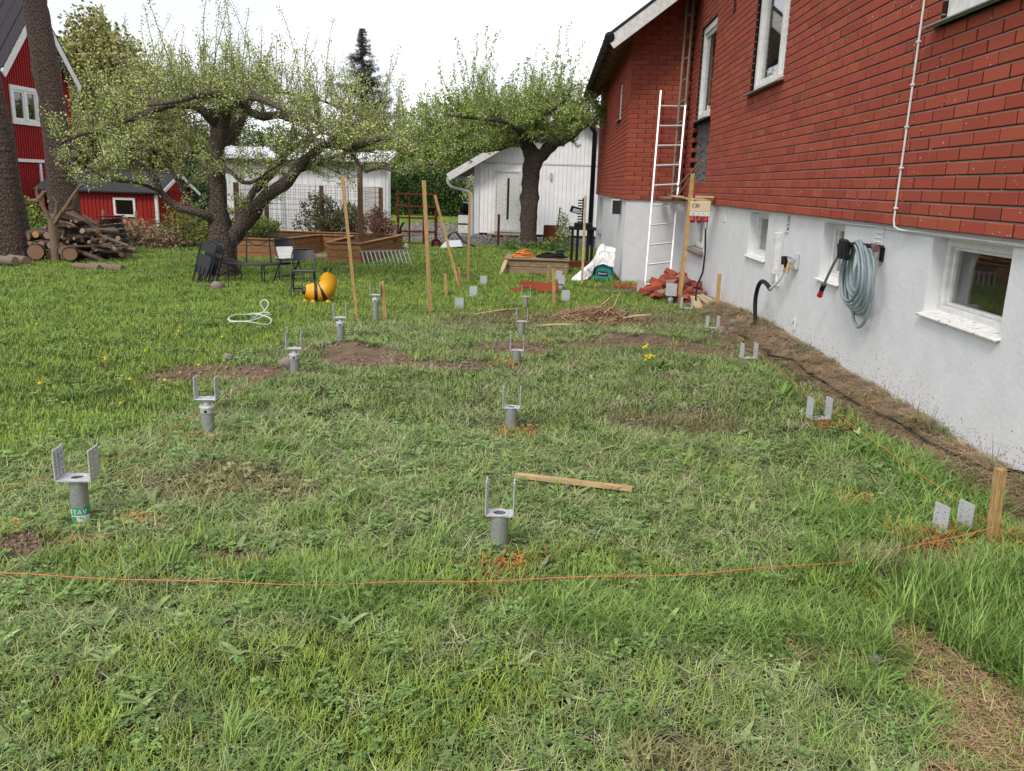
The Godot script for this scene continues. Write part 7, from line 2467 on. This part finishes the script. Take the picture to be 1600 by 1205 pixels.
func build_woodpile() -> void:
	rng.seed = 314
	var z0 := -16.6
	var barks := [Color(0.34, 0.25, 0.20), Color(0.44, 0.34, 0.28), Color(0.26, 0.19, 0.155), Color(0.50, 0.39, 0.32)]
	# sawn rounds at the left, stacked ends towards the viewer
	var rows := [[5, 0.10], [5, 0.30], [4, 0.49]]
	for k in rows.size():
		for i in rows[k][0]:
			var r := rng.randf_range(0.07, 0.115)
			var x: float = -10.36 + i * 0.215 + 0.1 * (k % 2) + rng.randf_range(-0.03, 0.03)
			var d := Vector3(rng.randf_range(-0.35, 0.35), rng.randf_range(-0.1, 0.1), 1).normalized()
			var cut := Color(0.32, 0.22, 0.165) if rng.randf() < 0.65 else Color(0.48, 0.25, 0.13)
			log_piece(Vector3(x, -0.26 + rows[k][1], z0 + rng.randf_range(-0.15, 0.1)), d, 0.5, r, barks[rng.randi() % 4], cut, "thick sawn round stacked with its end outward beside the pine trunk", "thick rounds of the firewood stack")
	# limbs and branches heaped to the right
	for i in 74:
		var f := rng.randf()
		var x := lerpf(-9.75, -8.75, f)
		var hmax := lerpf(0.98, 0.42, f)
		var y := rng.randf() * hmax
		var d := Vector3(1, rng.randf_range(-0.55, 0.12), rng.randf_range(-0.6, 0.9)).normalized()
		if rng.randf() < 0.4: d = Vector3(rng.randf_range(-0.5, 0.5), rng.randf_range(-0.3, 0.3), 1).normalized()
		var r := rng.randf_range(0.022, 0.065)
		log_piece(Vector3(x, -0.22 + y, z0 + rng.randf_range(-0.5, 0.25)), d, rng.randf_range(0.35, 0.9), r, barks[rng.randi() % 4], Color(0.38, 0.28, 0.21) if rng.randf() < 0.75 else Color(0.5, 0.27, 0.14), "thin branch wood in the untidy heap beside the black composter", "branch wood of the firewood heap")
	for q in [[-9.95, -0.05, -15.95, 0.3, 0.17], [-9.3, -0.07, -16.0, 0.28, 0.15], [-9.48, -0.02, -16.1, 0.3, 0.12]]:
		log_piece(Vector3(q[0], q[1], q[2]), Vector3(0.5, 0.05, 1).normalized(), q[3], q[4], barks[rng.randi() % 4], Color(0.30, 0.18, 0.12), "short fat round lying in front of the stack", "fat rounds in front of the stack")
	for q in [[-8.05, -0.2, -15.0, 0.75, 0.07], [-8.4, -0.2, -14.95, 0.6, 0.06], [-9.9, -0.16, -15.3, 0.5, 0.10], [-10.0, -0.14, -15.0, 0.6, 0.09], [-8.75, -0.18, -17.0, 0.2, 0.13]]:
		log_piece(Vector3(q[0], q[1], q[2]), Vector3(1, 0, rng.randf_range(0.2, 0.7)).normalized(), q[3], q[4], barks[3], Color(0.32, 0.25, 0.19), "greyish log lying loose in the grass before the firewood", "loose logs in the grass")
	# barkless forked stump propped on the stack
	var st := thing("forked_stump", "pale barkless forked trunk propped upright on the firewood", "stump", Vector3(-9.62, -0.2, -16.05))
	var b := MB.new()
	b.col = Color(0.50, 0.36, 0.27)
	rough_tube(b, [Vector3(0, -0.02, 0), Vector3(0, 0.35, 0), Vector3(-0.02, 0.62, 0), Vector3(-0.03, 0.78, 0)], [0.085, 0.08, 0.10, 0.07], 12, 0.3)
	obj(b, "trunk", M.log, st)
	for q in [[[-0.03, 0.7, 0], [-0.12, 0.95, 0.03], [-0.2, 1.15, 0.05], [-0.23, 1.3, 0.05], [-0.18, 1.4, 0.06]], [[-0.2, 1.12, 0.05], [-0.33, 1.12, 0.08], [-0.42, 1.13, 0.1]], [[-0.03, 0.72, 0], [0.06, 0.92, -0.05], [0.1, 1.08, -0.02], [0.03, 1.22, 0.0]], [[0.0, 0.66, 0], [0.14, 0.78, 0.06], [0.26, 0.95, 0.1]], [[0.02, 0.7, 0], [0.2, 0.98, -0.1], [0.34, 1.2, -0.15], [0.46, 1.38, -0.2], [0.6, 1.5, -0.2]], [[0.2, 0.98, -0.1], [0.3, 1.0, -0.2], [0.36, 1.2, -0.25], [0.42, 1.42, -0.25]], [[-0.2, 1.15, 0.05], [-0.12, 1.28, 0.0], [-0.06, 1.3, 0.0]]]:
		var p := []
		var r := []
		for i in q.size():
			p.append(Vector3(q[i][0], q[i][1], q[i][2]))
			r.append(lerpf(0.05, 0.014, i / float(q.size() - 1)))
		var o := MB.new()
		o.col = Color(0.46, 0.33, 0.25)
		rough_tube(o, p, r, 9, 0.3)
		obj(o, "branch", M.log, st)
	# slatted black composter lying open
	var cp := thing("composter", "leaning black plastic composter with horizontal slats", "composter", Vector3(-9.45, -0.26, -18.0))
	for i in 7:
		var o := MB.new()
		var f := i / 6.0
		o.lathe([[0.30 - 0.07 * f, 0.02 + f * 0.66], [0.315 - 0.07 * f, 0.03 + f * 0.66], [0.30 - 0.07 * f, 0.115 + f * 0.66], [0.27 - 0.07 * f, 0.115 + f * 0.66]], 20, Transform3D(Basis(Vector3(0, 0, 1), 0.12), Vector3(0.06 - 0.02 * f, 0, 0)))
		obj(o, "ring", M.black, cp)
	var lid := MB.new()
	lid.lathe([[0.0, 0.0], [0.3, 0.0], [0.3, 0.02], [0.0, 0.03]], 20, Transform3D(Basis(Vector3(0, 0, 1), 0.06), Vector3(-0.06, 0.82, 0)))
	obj(lid, "lid", M.black, cp)
	# low wire fence by the shed
	var wf := thing("low_wire_fence", "sagging low wire fence in front of the red shed", "fence", Vector3(-10.9, -0.26, -22.0))
	var xs := [-0.9, 0.0, 0.95, 1.9]
	for x in xs:
		var o := MB.new()
		o.bbox(Vector3(x, 0.38, 0), Vector3(0.06, 0.8, 0.06), 0.008)
		obj(o, "post", M.timber, wf)
	var w := MB.new()
	for r in 5:
		for i in 3:
			var a := Vector3(xs[i], 0.15 + r * 0.13, 0.035)
			var c := Vector3(xs[i + 1], 0.15 + r * 0.13, 0.035)
			w.tube([a, a.lerp(c, 0.5) - Vector3(0, 0.04, 0), c], 0.003, 3, false)
	obj(w, "wire", M.rust, wf)

func build_small_plants() -> void:
	# cowslip tuft with yellow flowers on the plot
	rng.seed = 12
	var fl := thing("yellow_flower", "yellow cowslip flowering alone on the trampled plot", "flower", Vector3(0.93, gh(0.93, -7.5), -7.5))
	for q in [[0.0, 0.17, 0.0], [0.02, 0.07, 0.05], [0.06, 0.08, 0.03]]:
		var s := MB.new()
		s.col = Color(0.2, 0.3, 0.08)
		s.tube([Vector3(q[0] * 0.3, 0, q[2]), Vector3(q[0], q[1], q[2])], 0.004, 5)
		var so := obj(s, "stem", M.leaf, fl)
		var h := MB.new()
		for k in 9:
			h.col = Color(0.75, 0.62, 0.05) * rng.randf_range(0.8, 1.1)
			h.col.a = 1
			h.ball(Vector3(q[0], q[1], q[2]) + Vector3(rng.randf_range(-1, 1), rng.randf_range(-0.6, 1), rng.randf_range(-1, 1)) * 0.024, Vector3.ONE * 0.011, 6)
		obj(h, "bloom", M.leaf, so)
	# dandelions dotted over the lawn
	var head := MB.new()
	head.col = Color(0.78, 0.55, 0.02)
	head.ball(Vector3.ZERO, Vector3(0.013, 0.007, 0.013), 8)
	var stem := MB.new()
	stem.col = Color(0.25, 0.33, 0.12)
	stem.tube([Vector3(0, -0.07, 0), Vector3(0, 0, 0)], 0.003, 4)
	var hm := head.mesh()
	hm.surface_set_material(0, M.leaf)
	var sm := stem.mesh()
	sm.surface_set_material(0, M.leaf)
	for i in 26:
		var z := -4.5 - pow(rng.randf(), 0.8) * 9.0
		var x := rng.randf_range(-0.72, -0.24) * -z
		if x > -2.5: x -= 1.2
		var t := thing("dandelion", "small yellow dandelion dotted in the lawn beyond the string", "flower", Vector3(x, gh(x, z) + 0.075, z), 0.0, "dandelions in the lawn")
		t.scale = Vector3.ONE * rng.randf_range(0.8, 1.3)
		shared(hm, "bloom", t, Transform3D())
		shared(sm, "stem", t, Transform3D())
	# dry weed stalks against the basement wall
	for q in [[2.42, -4.35, 0.24], [2.47, -5.2, 0.2], [2.48, -5.45, 0.14], [2.48, -6.0, 0.16]]:
		var o := MB.new()
		for k in 5:
			var d := (Vector3.UP + rdir() * 0.45).normalized()
			blade(o, rdir() * 0.02, rdir(), q[2] * rng.randf_range(0.6, 1.1), 0.006, rng.randf_range(0.05, 0.5), 0.3, Color(0.20, 0.19, 0.10), 3)
		var m := obj(o, "weed_stalks", M.grass)
		m.position = Vector3(q[0], gh(q[0], q[1]), q[1])
		tag(m, "dry weed stalks growing against the basement wall", "weed", "weeds along the basement wall")
	# leafy weeds beside the brackets
	for q in [[1.9, -6.4, 0.14], [2.38, -14.2, 0.18], [2.42, -13.3, 0.15], [1.2, -15.9, 0.2], [0.9, -16.0, 0.16], [1.05, -7.3, 0.1]]:
		var o := MB.new()
		for k in 9:
			blade(o, rdir() * 0.03, rdir(), q[2] * rng.randf_range(0.7, 1.2), 0.035, rng.randf_range(0.3, 0.9), 0.7, Color(0.12, 0.22, 0.05) * rng.randf_range(0.8, 1.3), 4)
		var m := obj(o, "leafy_weed", M.grass)
		m.position = Vector3(q[0], gh(q[0], q[1]), q[1])
		tag(m, "broad-leaved green weed at the edge of the plot", "weed", "broad-leaved weeds at the plot edge")
	# clods in the dug earth
	var cl := MB.new()
	for i in 2600:
		var b: Array = SOIL[rng.randi() % SOIL.size()]
		var x: float = b[0] + rng.randfn() * b[2] * 0.55
		var z: float = b[1] + rng.randfn() * b[3] * 0.55
		if i > 1500:
			x = rng.randf_range(2.16, 2.5)
			z = -3.2 - rng.randf() * 9.0
		if x > 2.5 or soil(x, z) < 0.4: continue
		var r := rng.randf_range(0.004, 0.017) * (0.6 if z > -4 else 1.0)
		cl.col = Color(0.27, 0.19, 0.135).lerp(Color(0.46, 0.34, 0.25), rng.randf())
		cl.box(Vector3(x, gh(x, z) + r * 0.3, z), Vector3(r * 2, r * 1.3, r * 1.7), Basis.from_euler(Vector3(rng.randf() * 3, rng.randf() * 3, rng.randf() * 3)))
	stuff(tag(obj(cl, "earth_clods", M.ground), "crumbled brown earth clods on the dug strips", "soil"))
	# gravel stones of the yard
	var st := MB.new()
	for i in 9000:
		var x := rng.randf_range(-6.5, 3.0)
		var z := rng.randf_range(-37.5, -24.2)
		if gravel(x, z) < 0.4: continue
		var r := rng.randf_range(0.012, 0.035)
		var g := rng.randf_range(0.22, 0.62)
		st.col = Color(g, g * 0.95, g * 0.91)
		st.box(Vector3(x, gh(x, z) + r * 0.3, z), Vector3(r * 2, r * 1.3, r * 1.7), Basis.from_euler(Vector3(rng.randf() * 3, rng.randf() * 3, rng.randf() * 3)))
	stuff(tag(obj(st, "gravel", M.ground), "pale grey gravel spread before the white garage", "gravel"))

func _ready() -> void:
	rng.seed = 20240
	nz.seed = 3
	nz.frequency = 0.01
	nz.fractal_octaves = 3
	nz2.seed = 8
	nz2.frequency = 0.01
	nz2.fractal_octaves = 3
	camera_and_sky()
	materials()
	build_ground()
	build_grass()
	build_house()
	build_red_house()
	build_shed()
	build_white_house()
	build_garage()
	build_trees()
	build_plot()
	build_garden()
	build_wall_things()
	build_woodpile()
	build_small_plants()
